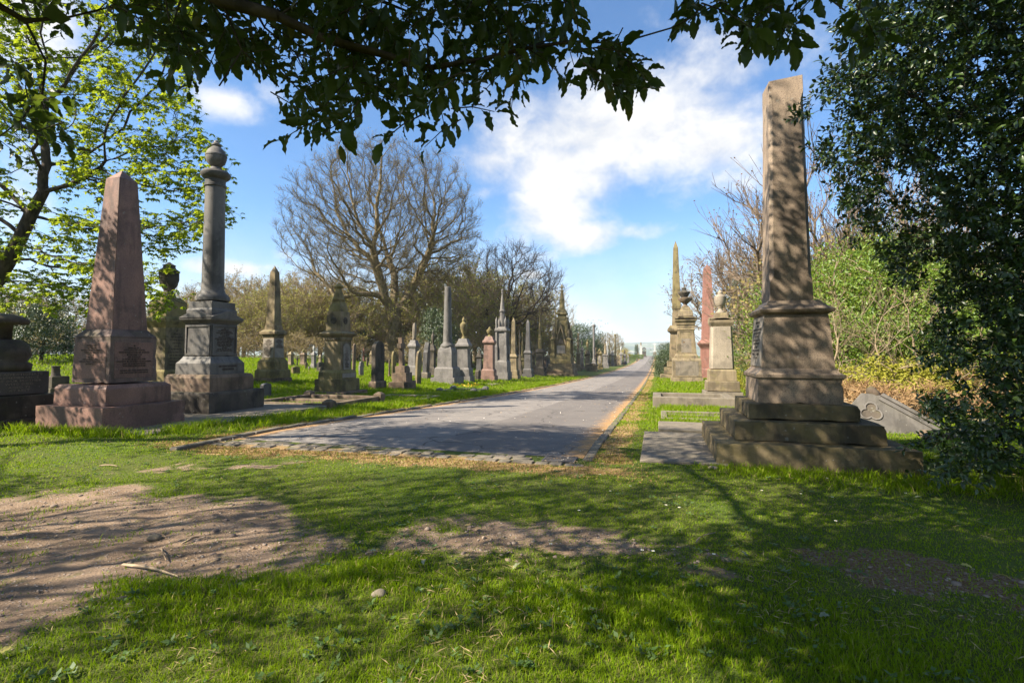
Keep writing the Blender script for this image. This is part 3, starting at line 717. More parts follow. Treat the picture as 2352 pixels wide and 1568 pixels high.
def k_cross(r, h, H, mt, mu, along='y', s=.17, arm=.55, tiers=3):
    z = 0
    for i, (a, b) in enumerate(((1, .17), (.74, .16), (.50, .13))[:tiers]):
        R(r, 'step', mt, [(h*a, h*a, z), (h*a, h*a, z+H*b)]); z += H*b
    bm = bmesh.new(); w = h*s; L = h*arm; zc_ = z+(H-z)*.70
    ol = [(-w*1.15, z), (w*1.15, z), (w, zc_-w), (L, zc_-w), (L, zc_+w), (w, zc_+w), (w, H), (-w, H), (-w, zc_+w), (-L, zc_+w), (-L, zc_-w), (-w, zc_-w)]
    prism(bm, ol, 'x' if along == 'y' else 'y', -w*.85, w*.85)
    obj('cross', bm_mesh(bm, 'cross', .008), mu, r)

def k_pedestal(r, h, H, mt, mu, q=.66, panel=True):
    R(r, 'plinth', mt, [(h, h, 0), (h, h, H*.12)]); R(r, 'base', mt, [(h*.86, h*.86, H*.12), (h*.86, h*.86, H*.22), (h*.74, h*.74, H*.25)])
    R(r, 'die', mu, [(h*.68, h*.68, H*.25), (h*.62, h*.62, H*q)])
    R(r, 'cornice', mt, [(h*.62, h*.62, H*q), (h*.84, h*.84, H*(q+.04)), (h*.84, h*.84, H*(q+.08)), (h*.66, h*.66, H*(q+.10))])
    R(r, 'cap', mt, [(h*.66, h*.66, H*(q+.10)), (h*.50, h*.50, H*(q+.18)), (h*.14, h*.14, H)])
    if panel:
        bm = bmesh.new(); a = h*.42; z0_, z1_ = H*.29, H*(q-.04)
        prism(bm, [(-a, z0_), (a, z0_), (a, z1_-a)]+[(a*cos(t), z1_-a+a*sin(t)) for t in np.linspace(.2, pi-.2, 7)]+[(-a, z1_-a)], 'y', -h*.69, -h*.60)
        obj('inscription_panel', bm_mesh(bm, 'inscription_panel', .003), M['panel'], r)

def k_statue(r, h, H, mt, mu, q=.52):
    R(r, 'plinth', mt, [(h, h, 0), (h, h, H*.10)]); R(r, 'base', mt, [(h*.86, h*.86, H*.10), (h*.84, h*.84, H*.19), (h*.72, h*.72, H*.21)])
    R(r, 'die', mt, [(h*.66, h*.66, H*.21), (h*.62, h*.62, H*q), (h*.8, h*.8, H*(q+.03)), (h*.8, h*.8, H*(q+.055)), (h*.6, h*.6, H*(q+.075))])
    z = H*(q+.075); L = H-z
    bm = bmesh.new(); rings = []
    for rr, t in ((.44, 0), (.42, .1), (.36, .35), (.30, .5), (.34, .66), (.36, .74), (.22, .82), (.12, .845), (.16, .88), (.18, .93), (.12, .98), (.02, 1)):
        rings.append([bm.verts.new((h*rr*(1+(.09*sin(6*a+t*4) if t < .75 else 0))*cos(a), h*rr*(.8+.2*(t > .83))*sin(a), z+L*t)) for a in np.linspace(0, 2*pi, 19)[:-1]])
    for a, b in zip(rings[:-1], rings[1:]):
        for i in range(18): bm.faces.new((a[i], a[(i+1) % 18], b[(i+1) % 18], b[i]))
    bm.faces.new(rings[0][::-1]); bm.faces.new(rings[-1])
    obj('statue', bm_mesh(bm, 'statue', 0, smooth=True), mu, r)

def k_aedicule(r, h, H, mt, mu):
    R(r, 'plinth', mt, [(h, h, 0), (h, h, H*.12)]); R(r, 'die', mt, [(h*.82, h*.82, H*.12), (h*.78, h*.78, H*.52), (h*.9, h*.9, H*.54), (h*.9, h*.9, H*.58)])
    for sx in (-1, 1):
        for sy in (-1, 1): C(r, 'pillar', mu, [(h*.17, H*.58), (h*.13, H*.61), (h*.13, H*.80), (h*.19, H*.83)], 10, off=(sx*h*.6, sy*h*.6))
    bm = bmesh.new(); ol = [(-h*.85, H*.83), (h*.85, H*.83), (h*.85, H*.86), (0, H), (-h*.85, H*.86)]
    prism(bm, ol, 'y', -h*.85, h*.85); obj('canopy', bm_mesh(bm, 'canopy', .006), mt, r)
    C(r, 'urn', mu, urn_profile(h*.3, H*.58, H*.8))

def k_chest(r, h, H, mt, mu, L=1.0, gable=True):
    R(r, 'plinth', mt, [(h*1.04, h*L*1.04, 0), (h*1.04, h*L*1.04, H*.16)])
    R(r, 'die', mt, [(h*.9, h*L*.9, H*.16), (h*.9, h*L*.9, H*.68)])
    bm = bmesh.new(); z = H*.68
    ol = [(-h*1.04, z), (h*1.04, z), (h*1.04, z+H*.08), (0, H), (-h*1.04, z+H*.08)] if gable else [(-h, z), (h, z), (h, H), (-h, H)]
    prism(bm, ol, 'y', -h*L*1.02, h*L*1.02); obj('lid', bm_mesh(bm, 'lid', .008), mu, r)

def k_gothic(r, h, H, mt, mu):
    """buttressed canopy with pinnacles round a spirelet"""
    R(r, 'plinth', mt, [(h, h, 0), (h, h, H*.09)]); R(r, 'base', mt, [(h*.9, h*.9, H*.09), (h*.86, h*.86, H*.2), (h*.7, h*.7, H*.22)])
    R(r, 'die', mu, [(h*.6, h*.6, H*.22), (h*.56, h*.56, H*.52)])
    for sx in (-1, 1):
        for sy in (-1, 1):
            b = R(r, 'buttress', mt, [(h*.2, h*.2, H*.2), (h*.18, h*.18, H*.36), (h*.13, h*.13, H*.38), (h*.12, h*.12, H*.52)], off=(sx*h*.6, sy*h*.6))
            C(r, 'pinnacle', mt, [(h*.15, H*.56), (h*.12, H*.60), (h*.17, H*.63), (h*.14, H*.66), (h*.08, H*.665), (h*.02, H*.69)], 8, off=(sx*h*.6, sy*h*.6))
    R(r, 'cornice', mt, [(h*.62, h*.62, H*.52), (h*.8, h*.8, H*.535), (h*.8, h*.8, H*.555), (h*.55, h*.55, H*.58)])
    C(r, 'spire', mu, [(h*.36, H*.57), (h*.33, H*.74), (h*.42, H*.745), (h*.42, H*.76), (h*.32, H*.765), (h*.08, H*.945), (h*.16, H*.95), (h*.10, H*.965), (h*.17, H*.98), (h*.03, H)], 8)

KINDS = dict(urn=k_urn, obelisk=k_obelisk, spire=k_spire, column=k_column, tablet=k_tablet, cross=k_cross, pedestal=k_pedestal, statue=k_statue, aedicule=k_aedicule, chest=k_chest, gothic=k_gothic)
NAMES = dict(urn='urn_pedestal', obelisk='obelisk', spire='spire_monument', column='column_monument', tablet='headstone', cross='cross_monument', pedestal='pedestal_tomb', statue='statue_monument', aedicule='canopy_tomb', chest='chest_tomb', gothic='gothic_monument')
CATS = dict(urn='urn monument', obelisk='obelisk', spire='spire monument', column='column monument', tablet='headstone', cross='stone cross', pedestal='pedestal tomb', statue='statue', aedicule='canopy tomb', chest='chest tomb', gothic='gothic monument')

def put(kind, label, Z, xl, xr, yb, yt, mt, mu=None, rz=0.0, **kw):
    ul, vb = Z(xl, yb); ur, vt = Z(xr, yt)
    if rz == 90: rz = pi/2
    loc, h, H = site(ul, ur, vb, vt)
    r = thing(NAMES[kind], label, CATS[kind], loc, rz, None)
    KINDS[kind](r, h, H, M[mt], M[mu or mt], **kw)
    if kind in ('tablet', 'cross', 'pedestal', 'urn'):
        a = .045 if kind in ('tablet', 'cross') else .016
        r.rotation_euler = (random.uniform(-a, a), random.uniform(-a, a), random.uniform(-.09, .09))
    return r

# --- first rank left of the avenue, near to far
put('tablet', 'large dark round topped headstone on a brown base, right of the rosette tomb', Z3, 168, 408, 1335, 822, 'brown', 'dark', t=.30)
put('tablet', 'mossy gothic headstone with a pointed head, behind the low stone cross', Z3, 395, 520, 1225, 925, 'dark', 'sandm', pointed=True, base=False)
put('cross', 'brown stone cross with a short arm on three tiers of inscribed steps', Z3, 405, 695, 1332, 780, 'brown', 'brown', s=.24, arm=.56)
put('tablet', 'plain tan headstone with a pointed arch, leaning close beside the stone cross', Z3, 645, 775, 1285, 922, 'sand', 'sand', pointed=True, base=False, t=.26)
put('urn', 'grey granite pedestal with a tall draped urn behind the cross', Z3, 575, 745, 1195, 628, 'grey', 'slab', drape=True)
put('tablet', 'grey slab headstone with rounded shoulders left of the broken column', Z3, 725, 850, 1220, 828, 'slab', 'greyd', shoulder=True, t=.5)
put('urn', 'dark mossy urn pedestal half hidden behind the broken column', Z3, 800, 915, 1190, 705, 'dark', 'dark')
m = Mon('broken_column', 'broken grey round column standing on a square granite pedestal', 'column monument', Z3(1090, 1282), Z3(846)[0], Z3(1192)[0])
m.rectw('plinth', M['grey'], [(Z3, 346, 1092, 1280), (Z3, 344, 1092, 1205)], bot=0)
m.rectw('base', M['grey'], [(Z3, 276, 1072, 1208), (Z3, 270, 1072, 1110), (Z3, 230, 1068, 1092)])
m.rectw('die', M['grey'], [(Z3, 214, 1066, 1094), (Z3, 206, 1062, 935), (Z3, 184, 1050, 900), (Z3, 150, 1030, 880)])
Y = lambda y: Z3(0, y)[1]; W = lambda w: w*.38272/1.7415
m.round('shaft', M['column'], [(W(146), Y(884)), (W(150), Y(868)), (W(140), Y(856)), (W(112), Y(846)), (W(100), Y(838)), (W(96), Y(826)), (W(88), Y(700)), (W(68), Y(258)), (W(62), Y(254)), (W(30), Y(250))], 28)
put('urn', 'grey granite urn pedestal with a leafy carved urn right of the broken column', Z3, 1072, 1312, 1245, 562, 'grey', 'sandm', q=.50)
put('urn', 'pink granite urn pedestal in front of the grey gothic spire', Z3, 1352, 1552, 1232, 668, 'rose', 'sandm', q=.66)
put('gothic', 'grey gothic monument with a slim stone spire and four corner pinnacles', Z3, 1488, 1695, 1228, 272, 'grey', 'grey')
put('obelisk', 'sunlit sandstone obelisk behind the grey gothic spire', Z3, 1636, 1785, 1218, 575, 'sand', 'sand', q=.34, s=.42)
put('spire', 'slender blackened spire with a little cross on a mossy base', Z23, 650, 860, 1330, 385, 'sandm', 'sandm', q=.30, s=.30)
put('obelisk', 'dark granite obelisk with one bright polished edge', Z23, 745, 1010, 1405, 145, 'greyd', 'greyd', q=.40, s=.46)
put('statue', 'small sandstone statue on a pedestal between two dark spires', Z23, 935, 1050, 1240, 690, 'sandl', 'sandl')
put('spire', 'blackened four stage pillar with a tall mossy spire', Z23, 985, 1285, 1370, 0, 'dark', 'sandm', q=.36, s=.28)
put('pedestal', 'little grey slab tomb tucked left of the great gothic monument', Z23, 1240, 1365, 1255, 905, 'sandl', 'grey', q=.74, panel=False)
put('gothic', 'small gothic shrine with a steep roof behind the great gothic monument', Z23, 1315, 1440, 1230, 575, 'sandm', 'sand')
ch = put('chest', 'low ridged chest tomb at the foot of the great gothic monument', Z23, 1285, 1660, 1372, 1240, 'brown', 'brown', L=.55)

# --- the great gothic monument
m = Mon('gothic_spire_monument', 'great gothic sandstone monument with steep gables, pinnacles and a cross tipped spire', 'gothic monument', Z4(846, 1300), Z4(528)[0], Z4(902)[0])
hx = m.hx; hy = m.hx; m.hy = hy; m.c[1] = m.c[1]; r = m.root
zz = lambda y: m.zc(Z4(0, y)[1])
R(r, 'step', M['sand'], [(hx, hy, 0), (hx, hy, zz(1262))], .02); R(r, 'step', M['sand'], [(hx*.93, hy*.93, zz(1262)), (hx*.93, hy*.93, zz(1205))], .02)
R(r, 'step', M['sand'], [(hx*.84, hy*.84, zz(1205)), (hx*.84, hy*.84, zz(1150))], .02)
R(r, 'base', M['sandm'], [(hx*.70, hy*.70, zz(1150)), (hx*.70, hy*.70, zz(1085)), (hx*.62, hy*.62, zz(1068)), (hx*.60, hy*.60, zz(1040))], .02)
R(r, 'die', M['sandm'], [(hx*.50, hy*.50, zz(1040)), (hx*.48, hy*.48, zz(930)), (hx*.36, hy*.36, zz(760))], .02)
R(r, 'lantern', M['sandm'], [(hx*.40, hy*.40, zz(790)), (hx*.30, hy*.30, zz(690)), (hx*.26, hy*.26, zz(660)), (hx*.26, hy*.26, zz(600)), (hx*.38, hy*.38, zz(592)), (hx*.38, hy*.38, zz(582)), (hx*.24, hy*.24, zz(540))], .015)
C(r, 'spire', M['sandm'], [(hx*.22, zz(545)), (hx*.10, zz(330)), (hx*.15, zz(325)), (hx*.13, zz(318)), (hx*.06, zz(314))], 8)
bm = bmesh.new(); t = hx*.05
box(bm, -t, t, -t, t, zz(316), zz(252)); box(bm, -t*3.2, t*3.2, -t, t, zz(288), zz(278)); box(bm, -t*.99, t*.99, -t*3.2, t*3.2, zz(288.3), zz(278.3))
obj('finial_cross', bm_mesh(bm, 'finial_cross', .01), M['sandm'], r)
for ang in (0, pi/2, pi, 3*pi/2):
    bm = bmesh.new(); a = hx*.40
    # steep gable with a pointed opening, built as a frame standing proud of the die
    prism(bm, [(-a, zz(940)), (-a*.78, zz(940)), (0, zz(745)), (a*.78, zz(940)), (a, zz(940)), (0, zz(690))], 'y', -hx*.58, -hx*.40)
    g = obj('gable', bm_mesh(bm, 'gable', .01), M['sand'], r); g.rotation_euler = (0, 0, ang)
    bm = bmesh.new(); b = hx*.30
    prism(bm, [(-b, zz(1035)), (b, zz(1035)), (b, zz(945)), (-b, zz(945))], 'y', -hx*.53, -hx*.45)
    g = obj('inscription_panel', bm_mesh(bm, 'inscription_panel', .006), M['panel'], r); g.rotation_euler = (0, 0, ang)
    bm = bmesh.new(); b = hx*.2
    prism(bm, [(-b, zz(930)), (b, zz(930)), (b*.8, zz(890)), (0, zz(848)), (-b*.8, zz(890))], 'y', -hx*.535, -hx*.42)
    g = obj('carved_tympanum', bm_mesh(bm, 'carved_tympanum', .006), M['dark'], r); g.rotation_euler = (0, 0, ang)
for sx in (-1, 1):
    for sy in (-1, 1):
        o = (sx*hx*.56, sy*hy*.56)
        R(r, 'buttress', M['sandm'], [(hx*.17, hy*.17, zz(1148)), (hx*.17, hy*.17, zz(1050)), (hx*.13, hy*.13, zz(1030)), (hx*.13, hy*.13, zz(890)), (hx*.17, hy*.17, zz(885)), (hx*.17, hy*.17, zz(872)), (hx*.10, hy*.10, zz(860))], .015, o)
        C(r, 'niche_figure', M['sandl'], [(hx*.09, zz(866)), (hx*.08, zz(820)), (hx*.10, zz(795)), (hx*.05, zz(782)), (hx*.06, zz(772)), (hx*.02, zz(764))], 10, off=o)
        o2 = (sx*hx*.36, sy*hy*.36)
        R(r, 'pinnacle', M['sandm'], [(hx*.10, hy*.10, zz(850)), (hx*.09, hy*.09, zz(700)), (hx*.12, hy*.12, zz(696)), (hx*.03, hy*.03, zz(645)), (hx*.07, hy*.07, zz(640)), (hx*.07, hy*.07, zz(632)), (hx*.015, hy*.015, zz(618))], .006, o2)

# --- beyond it, down the avenue
put('aedicule', 'pillared canopy tomb right of the great gothic monument', Z24, 545, 655, 1310, 770, 'sandl', 'sand')
put('obelisk', 'plain tan flat topped obelisk on a panelled pedestal beyond the great gothic monument', Z24, 625, 800, 1455, 515, 'sandl', 'sandl', q=.42, s=.40, flat=True)
put('urn', 'grey pedestal with a dark urn between the flat topped obelisk and the ornate cap', Z24, 752, 870, 1420, 690, 'grey', 'greyd', q=.60)
put('urn', 'ornate sandstone monument with a bell shaped carved cap before the evergreen', Z24, 858, 1050, 1440, 655, 'sandl', 'sandm', q=.46)
put('chest', 'wide chest tomb with a shallow pediment and a dark cast shadow', Z24, 905, 1218, 1475, 1265, 'sandl', 'sand', L=.6)
put('pedestal', 'pale grey tomb with a pointed pyramid cap left of the capital column', Z24, 1010, 1120, 1330, 1010, 'grey', 'grey', panel=False)
put('column', 'very tall ringed column with a leafy capital rising above the far tombs', Z24, 1030, 1180, 1370, 298, 'grey', 'grey', q=.14, s=.42)
put('pedestal', 'mossy tomb with a white arched panel right of the capital column', Z24, 1160, 1345, 1425, 900, 'sandm', 'sandm', q=.70)
put('statue', 'grey stepped pedestal with a hooded niche figure', Z24, 1300, 1490, 1392, 765, 'grey', 'sandl', q=.48)
put('spire', 'thin dark needle spire behind the white shaft', Z24, 1345, 1440, 1320, 488, 'dark', 'dark', q=.34, s=.28)
put('obelisk', 'bright white marble shaft with a rounded tip', Z24, 1385, 1480, 1372, 722, 'slab', 'white', q=.30, s=.42)
put('column', 'slim grey column without ornament beside the white shaft', Z24, 1425, 1485, 1340, 760, 'grey', 'grey', q=.30, s=.34, capital=False)
put('column', 'slim mossy column with a small flat capital', Z24, 1455, 1545, 1345, 635, 'sand', 'sandm', q=.32, s=.30)
put('pedestal', 'pair like grey pedestal with a pale leaning pyramid top', Z24, 1515, 1625, 1345, 930, 'grey', 'grey', q=.62, panel=False)
put('column', 'tall mossy pillar crowned by a dark finial', Z24, 1585, 1690, 1335, 535, 'sand', 'sandm', q=.30, s=.42)
put('pedestal', 'low sandy tomb at the right end of the crowded rank', Z24, 1695, 1775, 1310, 1050, 'sandl', 'sandl', q=.6, panel=False)
put('urn', 'grey arch fronted tomb with a white finial, far along the avenue', ZF, 1155, 1245, 1285, 825, 'grey', 'white', q=.46)
put('urn', 'blackened urn pedestal standing last before the golden willow', ZF, 1240, 1345, 1285, 915, 'greyd', 'dark', q=.52)
put('obelisk', 'pale far obelisk beside the small conifer', ZF, 1560, 1635, 1080, 800, 'sandl', 'sandl', q=.25, s=.42)
put('statue', 'far column with a dark figure on top, on a whitewashed base', ZF, 1632, 1712, 1135, 742, 'white', 'sandl', q=.70)
put('aedicule', 'small dark far temple with columns and a finial', ZF, 1690, 1800, 1105, 870, 'dark', 'sandl')
put('obelisk', 'lone white obelisk at the very end of the avenue', ZF, 1948, 2042, 1055, 772, 'slab', 'white', q=.2, s=.44)
put('tablet', 'small dark post like headstone on the far verge', ZF, 1556, 1592, 1205, 1125, 'dark', 'dark', base=False, t=.8)
put('tablet', 'tiny dark headstone near the whitewashed base', ZF, 1700, 1726, 1145, 1085, 'dark', 'dark', base=False, t=.6)
put('tablet', 'squat brown headstone at the verge below the black urn pedestal', ZF, 1250, 1290, 1310, 1205, 'brown', 'brown', base=False, t=.6)
put('tablet', 'row end headstone pale and low beside the clipped hedge', ZF, 1375, 1425, 1105, 1040, 'slab', 'slab', base=False, t=.5)
put('tablet', 'second pale low headstone beside the clipped hedge', ZF, 1440, 1488, 1100, 1035, 'sandl', 'sandl', base=False, t=.5)

# --- behind the first rank, on the rising grass
put('tablet', 'low mossy headstone with a hipped top right of the sandstone obelisk', Z25, 700, 1115, 1150, 925, 'dark', 'sandm', flat=True, base=False, t=.25)
put('tablet', 'dark rectangular grave slab standing beside the rosette tomb', Z25, 1405, 1730, 1085, 795, 'dark', 'dark', flat=True, base=False, t=.3)
put('tablet', 'broken stump of a headstone in front of the dark grave slab', Z25, 1490, 1700, 1110, 940, 'brown', 'dark', flat=True, base=False, t=.4)
put('pedestal', 'sunlit capped pillar tomb right of the sandstone obelisk', Z25, 655, 885, 905, 515, 'sandl', 'sandl', q=.74, panel=False)
put('cross', 'black wayside cross among the tombs behind the hipped headstone', Z25, 880, 1000, 925, 645, 'dark', 'dark', s=.30, arm=.95, tiers=1)
put('urn', 'brown tomb with a broken gable and finial behind the black cross', Z25, 985, 1250, 905, 445, 'brown', 'sandm', q=.62)
put('urn', 'grey pedestal with a pale looped urn left of the rosette tomb', Z25, 1290, 1500, 985, 335, 'grey', 'white', q=.54)
put('pedestal', 'tan pillar tomb just left of the rosette tomb', Z25, 1500, 1640, 880, 590, 'sandl', 'sandl', q=.7, panel=False)
put('tablet', 'rough grey headstone behind the rosette tomb', Z3, 58, 178, 1195, 1032, 'grey', 'grey', base=False, shoulder=True)
put('tablet', 'tall plain brown slab close behind the rosette tomb', ZB, 1115, 1185, 1180, 835, 'brown', 'brown', flat=True, base=False, t=.25)
put('obelisk', 'tiny pink obelisk far off under the bare sycamore', ZB, 1222, 1262, 1000, 868, 'red', 'red', q=.2)
put('tablet', 'dark far headstone under the bare sycamore', ZB, 1185, 1215, 1000, 935, 'dark', 'dark', base=False)
put('cross', 'dark far cross beside the tiny pink obelisk', ZB, 1275, 1300, 1005, 955, 'dark', 'dark', tiers=1, s=.3, arm=.9)
put('tablet', 'dark ribbed block headstone beside the plinth of the urn column', ZB, 290, 442, 1335, 1192, 'dark', 'greyd', flat=True, base=False, t=.4)


# --- a second rank crowding in behind the first
for kind, lab, Z, xl, xr, yb, yt, mt, mu, kw in [
 ('tablet', 'brown round topped headstone peeping between the dark headstone and the cross', Z3, 385, 440, 1200, 1010, 'brown', 'brown', {}),
 ('tablet', 'small black headstone low between the cross and the draped urn', Z3, 512, 560, 1185, 1020, 'dark', 'dark', {'pointed': True}),
 ('pedestal', 'capped brown tomb between the rounded slab and the broken column', Z3, 838, 905, 1175, 900, 'brown', 'brown', {'panel': False}),
 ('tablet', 'dark slab headstone behind the leafy carved urn pedestal', Z3, 1225, 1300, 1180, 930, 'dark', 'dark', {'shoulder': True}),
 ('pedestal', 'black capped tomb right behind the leafy carved urn', Z3, 1300, 1395, 1190, 905, 'dark', 'greyd', {'panel': False}),
 ('tablet', 'low broken brown stone at the foot of the pink urn pedestal', Z3, 1290, 1385, 1232, 1125, 'brown', 'dark', {'flat': True, 'base': False, 't': .5}),
 ('cross', 'brown cross rising behind the sunlit sandstone obelisk', Z3, 1745, 1805, 1190, 705, 'dark', 'dark', {}),
 ('urn', 'dark urn tomb between the slender spire and the granite obelisk', Z23, 590, 700, 1300, 700, 'dark', 'dark', {}),
 ('tablet', 'round topped headstone behind the slender blackened spire', Z23, 850, 935, 1290, 960, 'brown', 'brown', {}),
 ('pedestal', 'sandy capped tomb left of the black pillar', Z23, 930, 1010, 1310, 960, 'sand', 'sand', {'panel': False}),
 ('urn', 'brown urn tomb behind the black pillar', Z23, 1200, 1300, 1280, 800, 'brown', 'brown', {}),
 ('statue', 'slim pale figure monument left of the great gothic monument', Z23, 1150, 1245, 1265, 720, 'sand', 'sand', {}),
 ('pedestal', 'brown capped tomb against the great gothic monument', Z24, 490, 590, 1400, 1000, 'brown', 'brown', {'panel': False}),
 ('tablet', 'dark rounded headstone behind the chest tomb with the pediment', Z24, 860, 925, 1400, 1130, 'dark', 'dark', {}),
 ('urn', 'brown tomb with urn behind the arched white panel', Z24, 1120, 1200, 1370, 860, 'brown', 'brown', {}),
 ('pedestal', 'dark capped tomb between the arched panel and the hooded figure', Z24, 1270, 1340, 1380, 1010, 'dark', 'dark', {'panel': False}),
 ('spire', 'short mossy spire beside the white marble shaft', Z24, 1400, 1470, 1350, 900, 'sandm', 'sandm', {}),
 ('urn', 'dark urn tomb beyond the white marble shaft', Z24, 1470, 1540, 1345, 880, 'dark', 'dark', {}),
 ('cross', 'far grey cross between the two mossy columns', Z24, 1560, 1620, 1330, 960, 'greyd', 'greyd', {}),
 ('spire', 'far small dark spire past the tall mossy pillar', Z24, 1660, 1715, 1320, 850, 'dark', 'sand', {}),
 ('tablet', 'far round brown headstone past the tall mossy pillar', Z24, 1640, 1690, 1345, 1130, 'brown', 'brown', {}),
 ('urn', 'far sandy urn tomb left of the arch fronted tomb', ZF, 1095, 1165, 1300, 960, 'sand', 'sand', {}),
 ('pedestal', 'far grey capped tomb right of the blackened urn pedestal', ZF, 1335, 1400, 1245, 1040, 'grey', 'grey', {'panel': False}),
 ('tablet', 'far dark headstone under the golden willow', ZF, 1385, 1425, 1235, 1120, 'dark', 'dark', {}),
 ('cross', 'grey cross on the rise behind the rough grey headstone', ZB, 1205, 1250, 1050, 900, 'grey', 'grey', {'tiers': 2}),
 ('tablet', 'brown far headstone on the rise left of the sycamore stem', ZB, 1255, 1295, 1045, 960, 'brown', 'brown', {}),
 ('pedestal', 'far capped tomb on the rise behind the dark rounded headstone', ZB, 1285, 1330, 1030, 900, 'sand', 'sand', {'panel': False}),
 ('tablet', 'tan far headstone between the hipped stone and the dark grave slab', Z25, 1130, 1230, 1010, 800, 'sand', 'sand', {'shoulder': True}),
 ('cross', 'small grey cross before the looped urn pedestal', Z25, 1230, 1300, 1010, 720, 'grey', 'grey', {'tiers': 2}),
]:
    put(kind, lab, Z, xl, xr, yb, yt, mt, mu, **kw)

# --- far left
m = Mon('urn_monument', 'olive sandstone monument with a dark lidded urn half hidden between obelisk and column', 'urn monument', ZA(790, 1262), ZA(680)[0], ZA(930)[0])
m.rectw('base', M['sandm'], [(ZA, 250, 790, 1262), (ZA, 250, 790, 1190), (ZA, 220, 788, 1180)], bot=0)
m.rectw('die', M['sand'], [(ZA, 205, 784, 1182), (ZA, 200, 780, 975)])
d0, d1 = m.last
m.text(LOREM[:12], '+X', d1[2]-.1, d0[2]+.2, d1[1]*.75, (d0[0]+.004, d1[0]+.004))
m.rectw('cornice', M['sandm'], [(ZA, 200, 780, 975), (ZA, 212, 779, 965), (ZA, 242, 783, 945), (ZA, 244, 783, 932), (ZA, 200, 778, 922)], bevel=.005)
m.rectw('upper_block', M['sandm'], [(ZA, 190, 774, 926), (ZA, 186, 770, 850), (ZA, 120, 764, 828)])
Y = lambda y: ZA(0, y)[1]; W = lambda w: w*.82894/1.7415
m.round('urn', M['dark'], [(W(66), Y(832)), (W(54), Y(815)), (W(40), Y(800)), (W(70), Y(775)), (W(86), Y(745)), (W(84), Y(715)), (W(92), Y(706)), (W(60), Y(695)), (W(50), Y(684)), (W(56), Y(678)), (W(20), Y(668)), (W(6), Y(662))], 20)
m = Mon('draped_tomb', 'blackened tomb with a carved drapery block on inscribed steps at the far left edge', 'pedestal tomb', (-45, 992), -195, 92)
hx, hy = m.hx, m.hy; r = m.root
zl = lambda y: m.zc(ZL(0, y)[1])
R(r, 'plinth', M['dark'], [(hx, hy, 0), (hx, hy, zl(1385))], .015); R(r, 'base', M['dark'], [(hx*.97, hy*.97, zl(1385)), (hx*.97, hy*.97, zl(1185))], .015)
R(r, 'die', M['greyd'], [(hx*.80, hy*.80, zl(1180)), (hx*.80, hy*.80, zl(975))], .015)
bm = bmesh.new()
ngon_loft(bm, [(hx*.80, zl(975)), (hx*.82, zl(910)), (hx*.66, zl(890)), (hx*.78, zl(830)), (hx*.72, zl(740)), (hx*.5, zl(690))], 16, .2)
for v_ in bm.verts: v_.co.x *= 1+.06*sin(9*v_.co.z); v_.co.y *= .8
obj('carved_drapery', bm_mesh(bm, 'carved_drapery', 0, smooth=True), M['dark'], r)
bm = bmesh.new(); ngon_loft(bm, [(hx*.2, zl(690)), (hx*.22, zl(560)), (hx*.58, zl(550)), (hx*.62, zl(520)), (hx*.45, zl(480)), (hx*.2, zl(460))], 16)
obj('urn', bm_mesh(bm, 'urn', 0, smooth=True), M['dark'], r)
m.text(['IN AFFECTIONATE', 'REMEMBRANCE', 'OF OUR MOTHER', 'WHO DIED', 'AGED 73', 'AT REST'], '+X', zl(990), zl(1150), hy*.6, (hx*.80+.006,)*2, mat=M['panel'])
loc, h, H = site(ZL(350)[0], ZL(625)[0], ZL(0, 1305)[1], ZL(0, 925)[1])
r = thing('broken_tomb', 'stump of a broken tiered tomb between the blackened tomb and the pink obelisk', 'pedestal tomb', loc)
R(r, 'plinth', M['brown'], [(h, h, 0), (h, h, H*.16)], .015); R(r, 'base', M['dark'], [(h*.95, h*.95, H*.16), (h*.95, h*.95, H*.50)], .02)
R(r, 'die', M['dark'], [(h*.72, h*.72, H*.50), (h*.72, h*.72, H*.76)], .015); C(r, 'shaft_stump', M['dark'], [(h*.40, H*.76), (h*.33, H*.80), (h*.30, H*.95), (h*.36, H*.985), (h*.34, H)], 14)
put('pedestal', 'distant tan pillar tomb beneath the glossy evergreen at far left', ZL, 150, 232, 960, 710, 'sandl', 'sandl', q=.74, panel=False)

# --- fallen gothic gable under the holly
P = gnd(*Z7(1010, 960)); 
r = thing('fallen_gable', 'fallen grey gothic gable with a trefoil recess and mouldings, lying tilted under the holly', 'fallen headstone', (P[0]+.25, P[1]+1.05, P[2]-.12), 0)
bm = bmesh.new()
prism(bm, [(-.55, 0), (1.25, 0), (1.25, .10), (-.10, .92), (-.42, .92), (-.62, .62)], 'y', -.10, .10)
o = obj('gable_slab', bm_mesh(bm, 'gable_slab', .012), M['column'], r); o.rotation_euler = (radians(-24), radians(4), radians(-10))
bm = bmesh.new()
for n_, a in enumerate((90, 210, 330)):
    c, s_ = .10*cos(radians(a)), .10*sin(radians(a))
    for ring in range(20):
        t0, t1 = 2*pi*ring/20, 2*pi*(ring+1)/20; am = radians(a); tm = (t0+t1)/2
        if cos(tm-am) < -.45: continue
        q = [bm.verts.new((-.25+c+r_*cos(tt), y_, .50+s_+r_*sin(tt))) for r_, y_ in ((.125, -.101), (.118, -.128), (.096, -.128), (.088, -.100)) for tt in (t0, t1)]
        for e in range(3): bm.faces.new((q[2*e], q[2*e+1], q[2*e+3], q[2*e+2]))
t = obj('trefoil', bm_mesh(bm, 'trefoil'), M['grey'], o)
bm = bmesh.new()
for n_, a in enumerate((90, 210, 330)):
    bmesh.ops.create_circle(bm, cap_ends=True, segments=20, radius=.09, matrix=Matrix.Translation((-.25+.10*cos(radians(a)), -.1015-.001*n_, .50+.10*sin(radians(a)))) @ Matrix.Rotation(pi/2, 4, 'X'))
